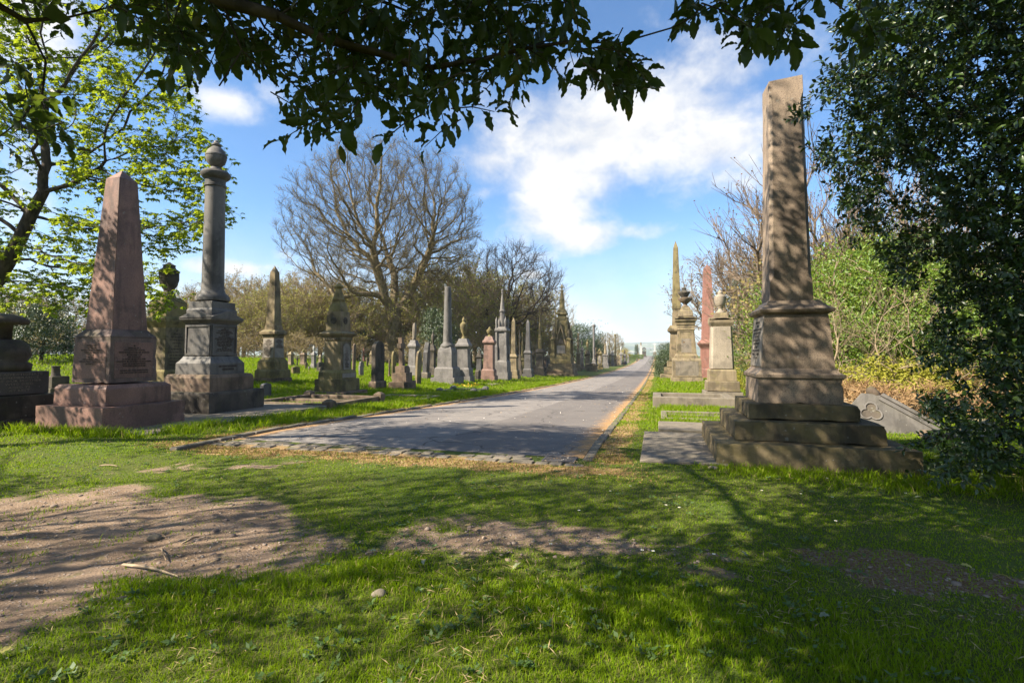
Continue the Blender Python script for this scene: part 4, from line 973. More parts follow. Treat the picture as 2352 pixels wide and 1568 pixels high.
obj('trefoil_recess_shade', bm_mesh(bm, 'trefoil_recess_shade'), M['dark'], o)  # flat dark discs painted in for the shade of the recess
bm = bmesh.new()
for i, dz in enumerate((0, .11)):
    prism(bm, [(1.25-dz*.3, .12-dz*.9), (1.25-dz*.3, .18-dz*.9), (-.02-dz*.3, .95-dz*.9), (-.08-dz*.3, .89-dz*.9)], 'y', -.14, -.09)
obj('raking_moulding', bm_mesh(bm, 'raking_moulding', .008), M['column'], o)
for i in range(2):
    bm = bmesh.new(); ngon_loft(bm, [(.10, 0), (.13, .04), (.13, .10), (.08, .14), (.08, .26), (.13, .32), (.13, .36), (.06, .40)], 14)
    c = obj('capital', bm_mesh(bm, 'capital', 0, smooth=True), M['slab'], r); c.location = (.75+.38*i, -.42, .10); c.rotation_euler = (radians(70), radians(20), radians(30*i))
bm = bmesh.new(); bmesh.ops.create_icosphere(bm, subdivisions=3, radius=.13)
for v_ in bm.verts: v_.co *= 1+.22*sin(17*v_.co.x+3)*sin(15*v_.co.z)
o2 = obj('crocket', bm_mesh(bm, 'crocket', 0, smooth=True), M['brown'], o); o2.location = (-.18, 0, .98)

for i, (dx, dy, sx, sy, sz, rz, lab, mt) in enumerate([(1.35, -.55, .30, .20, .16, .5, 'broken grey block beside the fallen gable, nearest the holly stem', 'grey'), (.55, -.75, .24, .18, .13, -.4, 'broken brown block in front of the fallen gable', 'brown'), (1.75, .25, .42, .25, .22, 1.1, 'large tan broken block behind the holly sprays', 'sandl')]):
    bm = bmesh.new(); loft(bm, [(sx, sy, 0), (sx*.95, sy, sz), (sx*.8, sy*.85, sz*1.25)])
    for v_ in bm.verts: v_.co += Vector((.04*sin(31*v_.co.y+i), .04*sin(27*v_.co.x), .03*sin(19*v_.co.x+23*v_.co.y)))
    x, y = P[0]+.25+dx, P[1]+1.05+dy; b_ = obj('broken_block', bm_mesh(bm, 'broken_block', .012), M[mt], None, (x, y, float(zt(x, y))-.03)); b_.rotation_euler = (.12, -.08, rz); tag(b_, lab, 'broken stone')
# ------------------------------------------------------------------ ground masks (world metres)
def vnoise(x, y, s, seed=0):
    x = np.asarray(x, float)*s; y = np.asarray(y, float)*s
    xi = np.floor(x).astype(int); yi = np.floor(y).astype(int); fx = x-xi; fy = y-yi
    fx = fx*fx*(3-2*fx); fy = fy*fy*(3-2*fy)
    def hsh(a, b):
        n = np.sin(a*127.1+b*311.7+seed*74.7)*43758.5453
        return n-np.floor(n)
    return (hsh(xi, yi)*(1-fx)+hsh(xi+1, yi)*fx)*(1-fy)+(hsh(xi, yi+1)*(1-fx)+hsh(xi+1, yi+1)*fx)*fy
def fbm(x, y, s, seed=0, o=4):
    r = 0; a = .5
    for i in range(o): r = r+a*vnoise(x, y, s*2**i, seed+i); a *= .5
    return r/(1-.5**o)

def poly_sd(px, py, poly):
    """positive inside"""
    px = np.asarray(px, float); py = np.asarray(py, float)
    d = np.full(px.shape, 1e9); ins = np.zeros(px.shape, bool); n = len(poly)
    for i in range(n):
        ax, ay = poly[i]; bx, by = poly[(i+1) % n]; ex, ey = bx-ax, by-ay
        t = np.clip(((px-ax)*ex+(py-ay)*ey)/(ex*ex+ey*ey+1e-9), 0, 1)
        d = np.minimum(d, np.hypot(px-ax-t*ex, py-ay-t*ey))
        c = ((ay > py) != (by > py)) & (px < (bx-ax)*(py-ay)/((by-ay) if by != ay else 1e-9)+ax)
        ins ^= c
    return np.where(ins, d, -d)
def gp(*pts): return [tuple(gnd(u, v)[:2]) for u, v in pts]
DIRT = gp((0, 1135), (200, 1118), (430, 1122), (620, 1158), (660, 1195), (735, 1255), (745, 1295), (620, 1335), (500, 1332), (350, 1340), (300, 1400), (230, 1440), (150, 1490), (0, 1545), (-600, 1560), (-600, 1135))
STRIP = gp((700, 1262), (950, 1215), (1150, 1208), (1400, 1232), (1680, 1272), (1650, 1302), (1400, 1296), (1100, 1280), (880, 1296))
STRIP2 = gp((1860, 1265), (2100, 1290), (2400, 1340), (2400, 1430), (2150, 1400), (1950, 1330))
TRAIL = gp((230, 1088), (430, 1060), (700, 1062), (620, 1080), (420, 1092))
RX0, RX1, RY0, RY1 = -7.5, -1.08, 7.80, 334.0

def masks(x, y):
    w = (fbm(x, y, 1.5, 3)-.5)*1.5+(fbm(x, y, 5, 9)-.5)*.9+(fbm(x, y, 16, 19)-.5)*.3
    dirt = sstep(-.34, .50, poly_sd(x, y, DIRT)+w*.75)
    dirt = np.maximum(dirt, .95*sstep(-.34, .30, poly_sd(x, y, STRIP)+w*.75-.04))
    moss = .9*sstep(-.1, .25, poly_sd(x, y, STRIP2)+w*.8-.08)
    dirt = np.maximum(dirt, .8*sstep(-.05, .2, poly_sd(x, y, TRAIL)+w*.7-.05))
    # scorched orange moss along both road edges and before the setts
    e = np.minimum(np.abs(x-RX0+.35), np.abs(x-RX1-.38))
    dry = .8*sstep(.50, .02, e+w*.55)*sstep(7.0, 7.6, y)*sstep(334, 300, y)
    band = .9*sstep(.72, .0, np.abs(y-7.05+.02*(x+4))+w*.45)*sstep(-9.3, -7.6, x)*sstep(.3, -1.0, x)
    dry = np.maximum(dry, band)
    return dirt, dry*(1-dirt*.6), moss

# ------------------------------------------------------------------ ground sheet
def grid_axis(parts):
    out = []
    for a, b, s in parts:
        n = max(1, int(round((b-a)/s))); out += list(np.linspace(a, b, n, endpoint=False))
    return np.array(out+[parts[-1][1]])
gx = grid_axis([(-4000, -800, 400), (-800, -120, 60), (-120, -30, 5), (-30, -10, .6), (-10, 5, .09), (5, 14, .5), (14, 60, 4), (60, 800, 60), (800, 4000, 400)])
gy = grid_axis([(-60, -5, 6), (-5, 1.2, .6), (1.2, 9, .08), (9, 20, .3), (20, 60, 1.5), (60, 360, 6), (360, 700, 34), (700, 1700, 200)])
XX, YY = np.meshgrid(gx, gy); xx, yy = XX.ravel(), YY.ravel()
dirt, dry, moss = masks(xx, yy)
near = (np.abs(xx) < 16) & (yy < 22)
zz_ = zt(xx, yy)+np.where(near, (fbm(xx, yy, 1.3, 21)-.5)*.07*sstep(8.5, 6.5, yy)+(fbm(xx, yy, 7, 5)-.5)*.055*dirt, 0)
inroad = (xx > RX0-.05) & (xx < RX1+.05) & (yy > 7.92) & (yy < RY1)
zz_ = zz_-np.where(inroad, .045, 0)
ny, nx = len(gy), len(gx)
ii = np.arange(ny*nx).reshape(ny, nx)
Q = np.stack([ii[:-1, :-1], ii[:-1, 1:], ii[1:, 1:], ii[1:, :-1]], -1).reshape(-1, 4)
me = np_mesh('ground', np.stack([xx, yy, zz_], 1), Q, smooth=True)
for nm, arr in (('dirt', dirt), ('dry', dry), ('moss', moss)):
    a = me.attributes.new(nm, 'FLOAT', 'POINT'); a.data.foreach_set('value', arr.astype(np.float32))
t = NT('turf_and_soil')
tc = t.n('ShaderNodeTexCoord').outputs['Object']
A = lambda n: t.n('ShaderNodeAttribute', attribute_name=n).outputs['Fac']
n1 = t.noise(tc, 3.0, 6); n2 = t.noise(tc, 45, 5, .7); n3 = t.noise(tc, .5, 4)
turf = t.mix(t.step(n2, .35, .7), (.060, .080, .014), (.12, .125, .032))
turf = t.mix(t.step(n3, .45, .65, 0, .6), turf, (.075, .12, .018))
vor = t.n('ShaderNodeTexVoronoi', {'Vector': tc, 'Scale': 38.0}, feature='F1')
soil = t.mix(t.step(n1, .3, .7), (.225, .153, .10), (.31, .22, .15))
soil = t.mix(t.step(n2, .50, .72, 0, .6), soil, (.155, .108, .07))
peb = t.math('MULTIPLY', t.step(vor.outputs['Distance'], .42, .25), t.math('GREATER_THAN', t.n('ShaderNodeSeparateColor', {0: vor.outputs['Color']}).outputs[0], .72))
wet = t.noise(t.vmul(tc, (1, 1.8, 1)), 1.1, 5, .6)
soil = t.mix(t.step(wet, .46, .62, 0, .55), soil, (.17, .118, .075))
soil = t.mix(t.step(t.noise(tc, 4.5, 5, .7), .56, .66, 0, .55), soil, (.14, .135, .045))
soil = t.mix(t.math('MULTIPLY', peb, .8), soil, (.44, .37, .32))
dm = t.step(t.math('ADD', A('dirt'), t.math('MULTIPLY', t.math('SUBTRACT', n2, .5), 1.1)), .25, .75)
dryc = t.mix(t.step(n2, .35, .7), (.36, .235, .11), (.20, .13, .055))
dryc = t.mix(t.step(n1, .5, .65, 0, .5), dryc, (.46, .34, .17))
drm = t.step(t.math('ADD', A('dry'), t.math('MULTIPLY', t.math('SUBTRACT', n1, .5), .8)), .3, .6)
mossc = t.mix(t.step(n2, .4, .65), (.13, .075, .028), (.20, .15, .11))
mm = t.step(t.math('ADD', A('moss'), t.math('MULTIPLY', t.math('SUBTRACT', n2, .5), .7)), .4, .65)
col = t.mix(drm, turf, dryc); col = t.mix(mm, col, mossc); col = t.mix(dm, col, soil)
h = t.math('ADD', n2, t.math('MULTIPLY', peb, .8))
b = t.n('ShaderNodeBsdfPrincipled', {'Base Color': col, 'Roughness': .95, 'Specular IOR Level': .15, 'Normal': t.bump(h, .9, .02)})
tag(obj('ground', me, t.finish(b.outputs[0])), kind='structure')

# ------------------------------------------------------------------ far valley side
hxs = np.linspace(-2600, 2600, 90); hys = np.linspace(0, 1, 14)
V = []
for tt in hys:
    for x in hxs:
        top = 62+7*sin(x*.0016+.6)+4*sin(x*.0047)+9*(fbm(np.array([x]), np.array([7.0]), .004, 2)[0]-.5)
        V.append((x, 1500+2000*tt+120*sin(x*.002), -62+(top+62)*tt**.8+(10*(fbm(np.array([x]), np.array([tt*2000]), .006, 4)[0]-.5) if 0 < tt < 1 else 0)))
n = len(hxs); ii = np.arange(len(V)).reshape(len(hys), n)
Q = np.stack([ii[:-1, :-1], ii[:-1, 1:], ii[1:, 1:], ii[1:, :-1]], -1).reshape(-1, 4)
t = NT('far_fields_and_town')
tc = t.n('ShaderNodeTexCoord').outputs['Object']
p = t.vmul(tc, (1, .45, 1))
v1 = t.n('ShaderNodeTexVoronoi', {'Vector': p, 'Scale': .011}); s = t.n('ShaderNodeSeparateColor', {0: v1.outputs['Color']})
col = t.mix(s.outputs[0], (.055, .085, .035), (.14, .17, .06))
col = t.mix(t.step(t.noise(tc, .006, 5), .5, .62), col, (.035, .05, .03))
v2 = t.n('ShaderNodeTexVoronoi', {'Vector': tc, 'Scale': .06}); s2 = t.n('ShaderNodeSeparateColor', {0: v2.outputs['Color']})
town = t.math('MULTIPLY', t.math('GREATER_THAN', s2.outputs[0], .62), t.step(t.noise(tc, .004, 3), .5, .6))
col = t.mix(town, col, (.42, .36, .31))
b = t.n('ShaderNodeBsdfPrincipled', {'Base Color': col, 'Roughness': 1.0})
tag(obj('hills', np_mesh('hills', V, Q, smooth=True), t.finish(b.outputs[0])), kind='structure')

# ------------------------------------------------------------------ road, setts, kerbs
rx = np.linspace(RX0, RX1, 9); ry = np.concatenate([np.arange(RY0, 40, 1.0), np.arange(40, RY1+1, 4.0)])
XX, YY = np.meshgrid(rx, ry); cam_ = .05*(1-((XX-(RX0+RX1)/2)/3.2)**2)*sstep(7.8, 11, YY)
V = np.stack([XX.ravel(), YY.ravel(), (zt(XX, YY)+.004+cam_).ravel()], 1)
ii = np.arange(len(V)).reshape(len(ry), len(rx))
Q = np.stack([ii[:-1, :-1], ii[:-1, 1:], ii[1:, 1:], ii[1:, :-1]], -1).reshape(-1, 4)
t = NT('worn_asphalt')
tc = t.n('ShaderNodeTexCoord').outputs['Object']; sx = t.n('ShaderNodeSeparateXYZ', {0: tc})
agg = t.noise(tc, 95, 3, .8); mid = t.noise(tc, 2.4, 5, .6); lo = t.noise(t.vmul(tc, (1, .16, 1)), .9, 4)
col = t.mix(t.step(agg, .36, .68), (.142, .125, .111), (.262, .234, .208))
col = t.mix(t.step(mid, .40, .68, 0, .45), col, (.28, .246, .215))
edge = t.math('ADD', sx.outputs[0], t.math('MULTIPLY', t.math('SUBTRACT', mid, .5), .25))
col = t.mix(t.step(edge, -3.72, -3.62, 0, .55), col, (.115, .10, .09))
col = t.mix(t.step(lo, .52, .62, 0, .35), col, (.115, .102, .095))
crk = t.n('ShaderNodeTexVoronoi', {'Vector': t.n('ShaderNodeVectorMath', {0: tc, 1: t.n('ShaderNodeTexNoise', {'Vector': tc, 'Scale': 1.5}).outputs[1]}, operation='ADD').outputs[0], 'Scale': .42}, feature='DISTANCE_TO_EDGE').outputs[0]
col = t.mix(t.step(crk, .016, .004, 0, .7), col, (.05, .045, .04))
ed = t.math('MINIMUM', t.math('SUBTRACT', sx.outputs[0], RX0), t.math('SUBTRACT', RX1, sx.outputs[0]))
col = t.mix(t.step(t.math('ADD', ed, t.math('MULTIPLY', t.math('SUBTRACT', t.noise(tc, 5, 5, .7), .5), .9)), .42, .05), col, (.36, .21, .09))
fl = t.step(t.noise(tc, 30, 2, .4), .71, .76, 0, .7)
col = t.mix(fl, col, (.42, .37, .33))
b = t.n('ShaderNodeBsdfPrincipled', {'Base Color': col, 'Roughness': .9, 'Specular IOR Level': .2, 'Normal': t.bump(agg, .45, .008)})
tag(obj('road', np_mesh('road', V, Q, smooth=True), t.finish(b.outputs[0])), kind='structure')

rr = random.Random(11)
bm = bmesh.new()
for row, y0 in enumerate((7.30, 7.50, 7.69)):
    x = -7.45+.1*row
    while x < -1.2:
        L = rr.uniform(.19, .34); z = rr.uniform(.004, .028)-.004*row
        if not (rr.random() < .10 or (-1.68 < x+L and x < -1.08 and y0 > 7.4)):
            d = rr.uniform(-.015, .015)
            loft(bm, [(L/2-.014, .085, -.08), (L/2-.014, .082, z-.008), (L/2-.03, .070, z)], (x+L/2, y0+d))
        x += L
me = bm_mesh(bm, 'gutter_setts', .008)
tag(obj('gutter_setts', me, M['slab']), kind='structure')
bm = bmesh.new(); y = 6.6
while y < 330:
    L = rr.uniform(.75, 1.0) if y < 40 else 3.0
    dx = rr.uniform(-.012, .012); z = float(zt(-7.6, y+L/2)); q = rr.uniform(-.012, .012)
    loft(bm, [(.075, L/2-.012, z-.15), (.075, L/2-.012, z+.032+q), (.055, L/2-.03, z+.046+q)], (-7.58+dx, y+L/2)); y += L
y = 7.62
while y < 330:
    L = rr.uniform(.75, 1.0) if y < 40 else 3.0
    z = float(zt(-1, y+L/2)); q = rr.uniform(-.008, .008)
    loft(bm, [(.075, L/2-.01, z-.15), (.075, L/2-.01, z+.012+q), (.06, L/2-.02, z+.022+q)], (-1.0+rr.uniform(-.01, .01), y+L/2)); y += L
tag(obj('kerb', bm_mesh(bm, 'kerb', .006), M['kerb']), kind='structure')

# drain grate
g = thing('drain_grate', 'rusty iron drain grate let into the setts at the road end', 'drain grate', (-1.40, 7.60, .012))
bm = bmesh.new()
for a, b_ in ((-.24, -.205), (.205, .24)): box(bm, a, b_, -.19, .19, -.03, .012)
for a, b_ in ((-.19, -.155), (.155, .19)): box(bm, -.205, .205, a, b_, -.03, .012)
obj('frame', bm_mesh(bm, 'frame', .004), M['iron'], g)
bm = bmesh.new()
for i in range(6): box(bm, -.205, .205, -.135+i*.05, -.108+i*.05, -.02, .010)
obj('bars', bm_mesh(bm, 'bars', .003), M['iron'], g)
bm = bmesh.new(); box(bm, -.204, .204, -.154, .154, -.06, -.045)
obj('pit_shade', bm_mesh(bm, 'pit_shade'), M['void'], g)  # dark sheet stands in for the shade under the bars

# ------------------------------------------------------------------ slabs and grave kerbs
def slab(name, label, cat, x0, x1, y0, y1, z0, z1, mat, group=None, jit=.0):
    bm = bmesh.new(); box(bm, x0-(x0+x1)/2, x1-(x0+x1)/2, y0-(y0+y1)/2, y1-(y0+y1)/2, z0, z1)
    o = obj(name, bm_mesh(bm, name, .012), mat, None, ((x0+x1)/2, (y0+y1)/2, 0)); return tag(o, label, cat, group)
slab('stone_ledge', 'long low stone ledge under the pink obelisk and the urn column', 'stone ledge', -14.5, -9.42, 7.5, 13.25, -.4, .018, M['slab'])
slab('paving_slab', 'large flat paving slab beside the steps of the broken obelisk', 'paving slab', -.25, .95, 7.78, 10.6, -.1, .035, M['slab'])
slab('paving_slab', 'narrow worn slab in the grass behind the large flat paving slab', 'paving slab', .02, 1.4, 11.2, 12.5, -.2, -.0, M['slab'])
def kerbset(label, x0, x1, y0, y1, h, w=.16, mat='brown', cross=None, posts=False):
    z = float(zt((x0+x1)/2, (y0+y1)/2)); r = thing('grave_kerb', label, 'grave kerb', ((x0+x1)/2, (y0+y1)/2, z))
    hx, hy = (x1-x0)/2, (y1-y0)/2
    for a in ((-hx, hx, -hy, -hy+w), (-hx, hx, hy-w, hy), (-hx, -hx+w, -hy+w, hy-w), (hx-w, hx, -hy+w, hy-w)):
        bm = bmesh.new(); box(bm, *a, -.3, h); obj('kerb_stone', bm_mesh(bm, 'kerb_stone', .015), M[mat], r)
    if cross is not None:
        bm = bmesh.new(); box(bm, -hx+w, hx-w, cross-w/2, cross+w/2, -.3, h-.02); obj('kerb_stone', bm_mesh(bm, 'kerb_stone', .015), M[mat], r)
    if posts:
        for sx in (-1, 1):
            for sy in (-1, 1):
                bm = bmesh.new(); loft(bm, [(.15, .15, -.3), (.15, .15, h+.07), (.06, .06, h+.14)], (sx*(hx-.08), sy*(hy-.08))); obj('corner_post', bm_mesh(bm, 'corner_post', .012), M[mat], r)
    return r
kerbset('wide brown grave kerb in front of the rosette tomb', -12.6, -9.5, 13.5, 16.6, .26, .2, 'brown', cross=.1, posts=True)
kerbset('grave kerb with grass inside, right of the rosette tomb', -11.4, -9.0, 18.2, 20.6, .12, .18, 'slab')
kerbset('white grave kerb with daffodils before the urn pedestals', -11.3, -9.2, 25.5, 27.6, .16, .14, 'grey', posts=True)
kerbset('sunlit grave kerb left of the pale urn pedestal', .1, 2.2, 13.9, 15.6, .13, .16, 'slab', cross=.2)
kerbset('low walled grave plot before the lamp shaped urn monument', -.15, 2.6, 19.0, 21.2, .42, .3, 'slab')
for i, (u, v, lab) in enumerate([(905, 913, 'grey ledger slab sunk in the grass right of the rosette tomb'), (1000, 908, 'small ledger slab on the verge below the pointed tan headstone'), (1130, 884, 'flat grave slab on the verge by the broken column'), (1180, 869, 'flat grave slab on the verge below the pink urn pedestal'), (1235, 862, 'flat grave slab on the verge before the dark pillar')]):
    P = gnd(u, v); w = .75+.2*(i % 2)
    slab('ledger_slab', lab, 'grave slab', P[0]-w, P[0]+w*.3, P[1]-.4, P[1]+.5+.3*(i % 3), P[2]-.1, P[2]+.07, M['slab'])
# ------------------------------------------------------------------ growing trees
def unit(v):
    v = np.asarray(v, float); return v/(np.linalg.norm(v, axis=-1, keepdims=True)+1e-9)

def colonize(attr, trunk, step, dk, up=.05, jit=.18, seed=1, maxn=12000, inertia=.35, tpar=None):
    rs = np.random.default_rng(seed)
    pos = np.array(trunk, float); par = np.arange(-1, len(pos)-1); kids = np.zeros(len(pos), int); kids[:-1] = 1
    if tpar is not None: par = np.array(tpar)
    A = np.asarray(attr, float); d2 = np.full(len(A), 1e18); near = np.zeros(len(A), int)
    for i, q in enumerate(pos):
        dd = ((A-q)**2).sum(1); m_ = dd < d2; d2[m_] = dd[m_]; near[m_] = i
    vel = np.zeros_like(pos); vel[1:] = unit(pos[1:]-pos[par[1:]]); vel[0] = (0, 0, 1)
    for it in range(500):
        if len(A) == 0 or len(pos) > maxn: break
        dv = unit(A-pos[near]); acc = np.zeros_like(pos); np.add.at(acc, near, dv)
        g = np.unique(near); dead = g[kids[g] >= 4]; g = g[kids[g] < 4]
        if len(dead):
            k = ~np.isin(near, dead); A, d2, near = A[k], d2[k], near[k]
        if len(g) == 0: continue
        d = unit(unit(acc[g])+inertia*vel[g]+np.array([0, 0, up])+rs.normal(0, jit, (len(g), 3)))
        new = pos[g]+d*step; i0 = len(pos)
        pos = np.concatenate([pos, new]); par = np.concatenate([par, g]); vel = np.concatenate([vel, d])
        kids = np.concatenate([kids, np.zeros(len(g), int)]); kids[g] += 1
        if len(A) == 0: break
        for s in range(0, len(new), 200):
            dd = ((A[:, None, :]-new[None, s:s+200])**2).sum(2); j = dd.argmin(1); mv = dd[np.arange(len(A)), j]
            m_ = mv < d2; d2[m_] = mv[m_]; near[m_] = i0+s+j[m_]
        k = d2 > dk*dk; A, d2, near = A[k], d2[k], near[k]
    return pos, par

def radii(par, r0, e=2.3, rmax=None):
    n = len(par); acc = np.zeros(n); out = np.zeros(n)
    for i in range(n-1, -1, -1):
        out[i] = (acc[i])**(1/e) if acc[i] > 0 else r0
        if par[i] >= 0: acc[par[i]] += out[i]**e
    if rmax: out = np.where(out > r0*1.5, r0*1.5+(out-r0*1.5)*(rmax-r0*1.5)/(out.max()-r0*1.5), out)
    return out

def smooth(pos, par, it=2, keep=1):
    for _ in range(it):
        s = np.zeros_like(pos); c = np.zeros(len(pos)); m_ = par >= 0
        np.add.at(s, par[m_], pos[m_]); np.add.at(c, par[m_], 1)
        new = pos.copy(); k = (c > 0) & m_; k[:keep] = False
        new[k] = .5*pos[k]+.25*pos[par[k]]+.25*s[k]/c[k][:, None]; pos = new
    return pos

def ring_pts(P, D, rad, n):
    ref = np.tile(np.array([.81, .58, .07]), (len(P), 1)); ref[np.abs((D*ref).sum(1)) > .93] = (-.1, .2, .97)
    a = unit(np.cross(D, ref)); b = np.cross(D, a)
    th = np.linspace(0, 2*pi, n, endpoint=False)
    return P[:, None]+rad[:, None, None]*(np.cos(th)[None, :, None]*a[:, None]+np.sin(th)[None, :, None]*b[:, None])

def segs_mesh(P0, D0, R0, P1, D1, R1, n):
    a = ring_pts(P0, D0, R0, n); b = ring_pts(P1, D1, R1, n); m_ = len(P0)
    V = np.concatenate([a, b], 1).reshape(-1, 3); base = np.arange(m_)[:, None]*2*n
    i = np.arange(n); j = (i+1) % n
    Q = np.stack([base+i, base+j, base+j+n, base+i+n], -1).reshape(-1, 4)
    return V, Q

def merge(parts):
    V = []; Q = []; T = []; o = 0
    for p in parts:
        v, q = p[0], p[1]; t_ = p[2] if len(p) > 2 else None
        if v is None or len(v) == 0: continue
        V.append(v)
        if q is not None and len(q): Q.append(np.asarray(q)+o)
        if t_ is not None and len(t_): T.append(np.asarray(t_)+o)
        o += len(v)
    return np.concatenate(V), (np.concatenate(Q) if Q else None), (np.concatenate(T) if T else None)

def tubes(pos, par, rad, sel=None):
    n = len(pos); m_ = par >= 0
    main = np.full(n, -1); best = np.zeros(n)
    for i in range(n):
        p = par[i]
        if p >= 0 and rad[i] > best[p]: best[p] = rad[i]; main[p] = i
    inc = np.zeros_like(pos); inc[m_] = unit(pos[m_]-pos[par[m_]]); inc[~m_] = (0, 0, 1)
    D = inc.copy(); k = main >= 0; D[k] = unit(inc[k]+inc[main[k]])
    idx = np.where(m_ if sel is None else m_ & sel)[0]
    p = par[idx]; ismain = main[p] == idx
    R0 = np.where(ismain, rad[p], np.minimum(rad[p]*.9, rad[idx]*1.25)); D0 = np.where(ismain[:, None], D[p], inc[idx])
    out = []
    for lo, hi, sides in ((.06, 9e9, 9), (.018, .06, 5), (0, .018, 3)):
        q = (rad[idx] >= lo) & (rad[idx] < hi)
        if q.any(): out.append(segs_mesh(pos[p[q]], D0[q], R0[q], pos[idx[q]], D[idx[q]], rad[idx[q]], sides))
    return merge(out)

def twigs(pos, par, rad, rmax, per, length, r0, seed, up=.35, spread=.8, sub=2):
    """fine shoots off the thin branches; returns mesh data and shoot tips with directions"""
    rs = np.random.default_rng(seed)
    idx = np.where((par >= 0) & (rad < rmax))[0]; idx = np.repeat(idx, per)
    f = rs.random(len(idx))[:, None]; P = pos[par[idx]]*(1-f)+pos[idx]*f
    d = unit(unit(pos[idx]-pos[par[idx]])+rs.normal(0, spread, (len(idx), 3))+np.array([0, 0, up]))
    L = length*rs.uniform(.4, 1.2, len(idx))[:, None]; E = P+d*L
    parts = [segs_mesh(P, d, np.full(len(P), r0), E, d, np.full(len(P), r0*.45), 3)]
    tips = [E]; dirs = [d]
    if sub:
        i2 = np.repeat(np.arange(len(P)), sub); f = rs.uniform(.25, .9, len(i2))[:, None]; P2 = P[i2]*(1-f)+E[i2]*f
        d2 = unit(d[i2]+rs.normal(0, spread*.8, (len(i2), 3))+np.array([0, 0, up*.6])); E2 = P2+d2*L[i2]*rs.uniform(.3, .7, len(i2))[:, None]
        parts.append(segs_mesh(P2, d2, np.full(len(P2), r0*.7), E2, d2, np.full(len(P2), r0*.35), 3)); tips.append(E2); dirs.append(d2)
    V, Q, _ = merge(parts)
    return V, Q, np.concatenate(tips), np.concatenate(dirs)

# ---- leaf shapes: (x along, y across, z up) with quads and tris
LK = (np.array([(0, 0, 0), (.45, -.5, .10), (.45, .5, .10), (1, 0, -.05)]), None, np.array([(0, 1, 3), (0, 3, 2)]))
LB = (np.array([(0, 0, 0), (.4, -.5, .05), (1, 0, 0), (.4, .5, .05)]), np.array([(0, 1, 2, 3)]), None)
L8 = (np.array([(0, 0, 0), (.36, 0, .02), (.72, 0, -.02), (1, 0, -.10), (.30, -.46, .12), (.68, -.38, .07), (.30, .46, .12), (.68, .38, .07)]),
      np.array([(1, 4, 5, 2), (1, 2, 7, 6)]), np.array([(0, 4, 1), (2, 5, 3), (0, 1, 6), (2, 3, 7)]))
def big_leaf():
    """broad holly leaf, wavy and lightly toothed, with a stalk"""
    xs = [0, .10, .20, .30, .40, .50, .60, .70, .80, .90, 1.0]
    ws = [.0, .20, .33, .40, .46, .46, .45, .39, .32, .17, .0]
    V = []; Q = []
    for i, (x, w) in enumerate(zip(xs, ws)):
        tooth = 1.10 if i % 2 else .94
        wz = .05*sin(i*2.2)
        zc_ = .10*sin(pi*x)-.10*x
        V += [(x, -w*tooth, zc_+.20*w+wz), (x, 0, zc_), (x, w*tooth, zc_+.20*w-wz)]
    for i in range(10):
        a = i*3; Q += [(a, a+3, a+4, a+1), (a+1, a+4, a+5, a+2)]
    n = len(V); V += [(-.16, -.012, .01), (-.16, .012, .01), (.02, .016, .004), (.02, -.016, .004)]; Q.append((n, n+3, n+2, n+1))
    return np.array(V), np.array(Q), None
LH = big_leaf()

def leaves(shape, P, X, N, L, W):
    X = unit(X); Yv = unit(np.cross(N, X)); Z = np.cross(X, Yv); S, q, t_ = shape; n = len(P); k = len(S)
    L = np.broadcast_to(L, (n,))[:, None, None]; W = np.broadcast_to(W, (n,))[:, None, None]
    V = P[:, None]+L*S[None, :, 0:1]*X[:, None]+W*S[None, :, 1:2]*Yv[:, None]+L*S[None, :, 2:3]*Z[:, None]
    o = (np.arange(n)*k)[:, None, None]
    return V.reshape(-1, 3), (None if q is None else (q[None]+o).reshape(-1, 4)), (None if t_ is None else (t_[None]+o).reshape(-1, 3))

def tree(name, label, cat, base, trunk_data, crown_parts, mat_trunk, group=None, rz=0):
    """crown_parts [(part name, mesh data, material)]; data in world metres, made local to the base"""
    base = np.asarray(base, float)
    r = thing(name, label, cat, base, rz, group)
    for nm, (V, q, t_), mt in [('trunk', trunk_data, mat_trunk)]+crown_parts:
        obj(nm, np_mesh(nm, V-base, q, t_, smooth=nm in ('trunk', 'branches')), mt, r)
    return r

def split_trunk(pos, par, rad, thick):
    big = rad >= thick
    return tubes(pos, par, rad, big), tubes(pos, par, rad, ~big)

def knobbly(pts, c, amt, f, seed):
    d = unit(pts-np.array(c)); s = 1+amt*(fbm(d[:, 0]*f+9, d[:, 1]*f+d[:, 2]*f*.8+5, 1.0, seed)-.5)*2
    return np.array(c)+(pts-np.array(c))*s[:, None]
def ellipsoid_pts(n, c, ax, rs, shell=.45, cut=None):
    out = []
    while len(out) < n:
        v = rs.normal(size=3); v /= np.linalg.norm(v); q = v*(shell+(1-shell)*rs.random()**.6)
        p = np.array(c)+q*np.array(ax if v[2] > 0 else (ax[0], ax[1], ax[3] if len(ax) > 3 else ax[2]))*1.0 if len(ax) == 3 else np.array(c)+q*np.array((ax[0], ax[1], ax[2] if v[2] > 0 else ax[3]))
        if cut is None or cut(p): out.append(p)
    return np.array(out)

# ---- the great bare sycamore
DS = 57.0
def ad(u, v, w=DS): return at_depth(u, v, w)
sb = gnd(897, 832); DSY = proj(sb)[2]
S = lambda u, v, dw=0: at_depth(u, v, DSY+dw)
rs = np.random.default_rng(3)
sc_ = DSY/1180
cen = S(888, 545)
att = ellipsoid_pts(7200, cen, (226*sc_, 215*sc_, 222*sc_, 150*sc_), rs, .30)
att = knobbly(att, cen, .22, 2.2, 3)
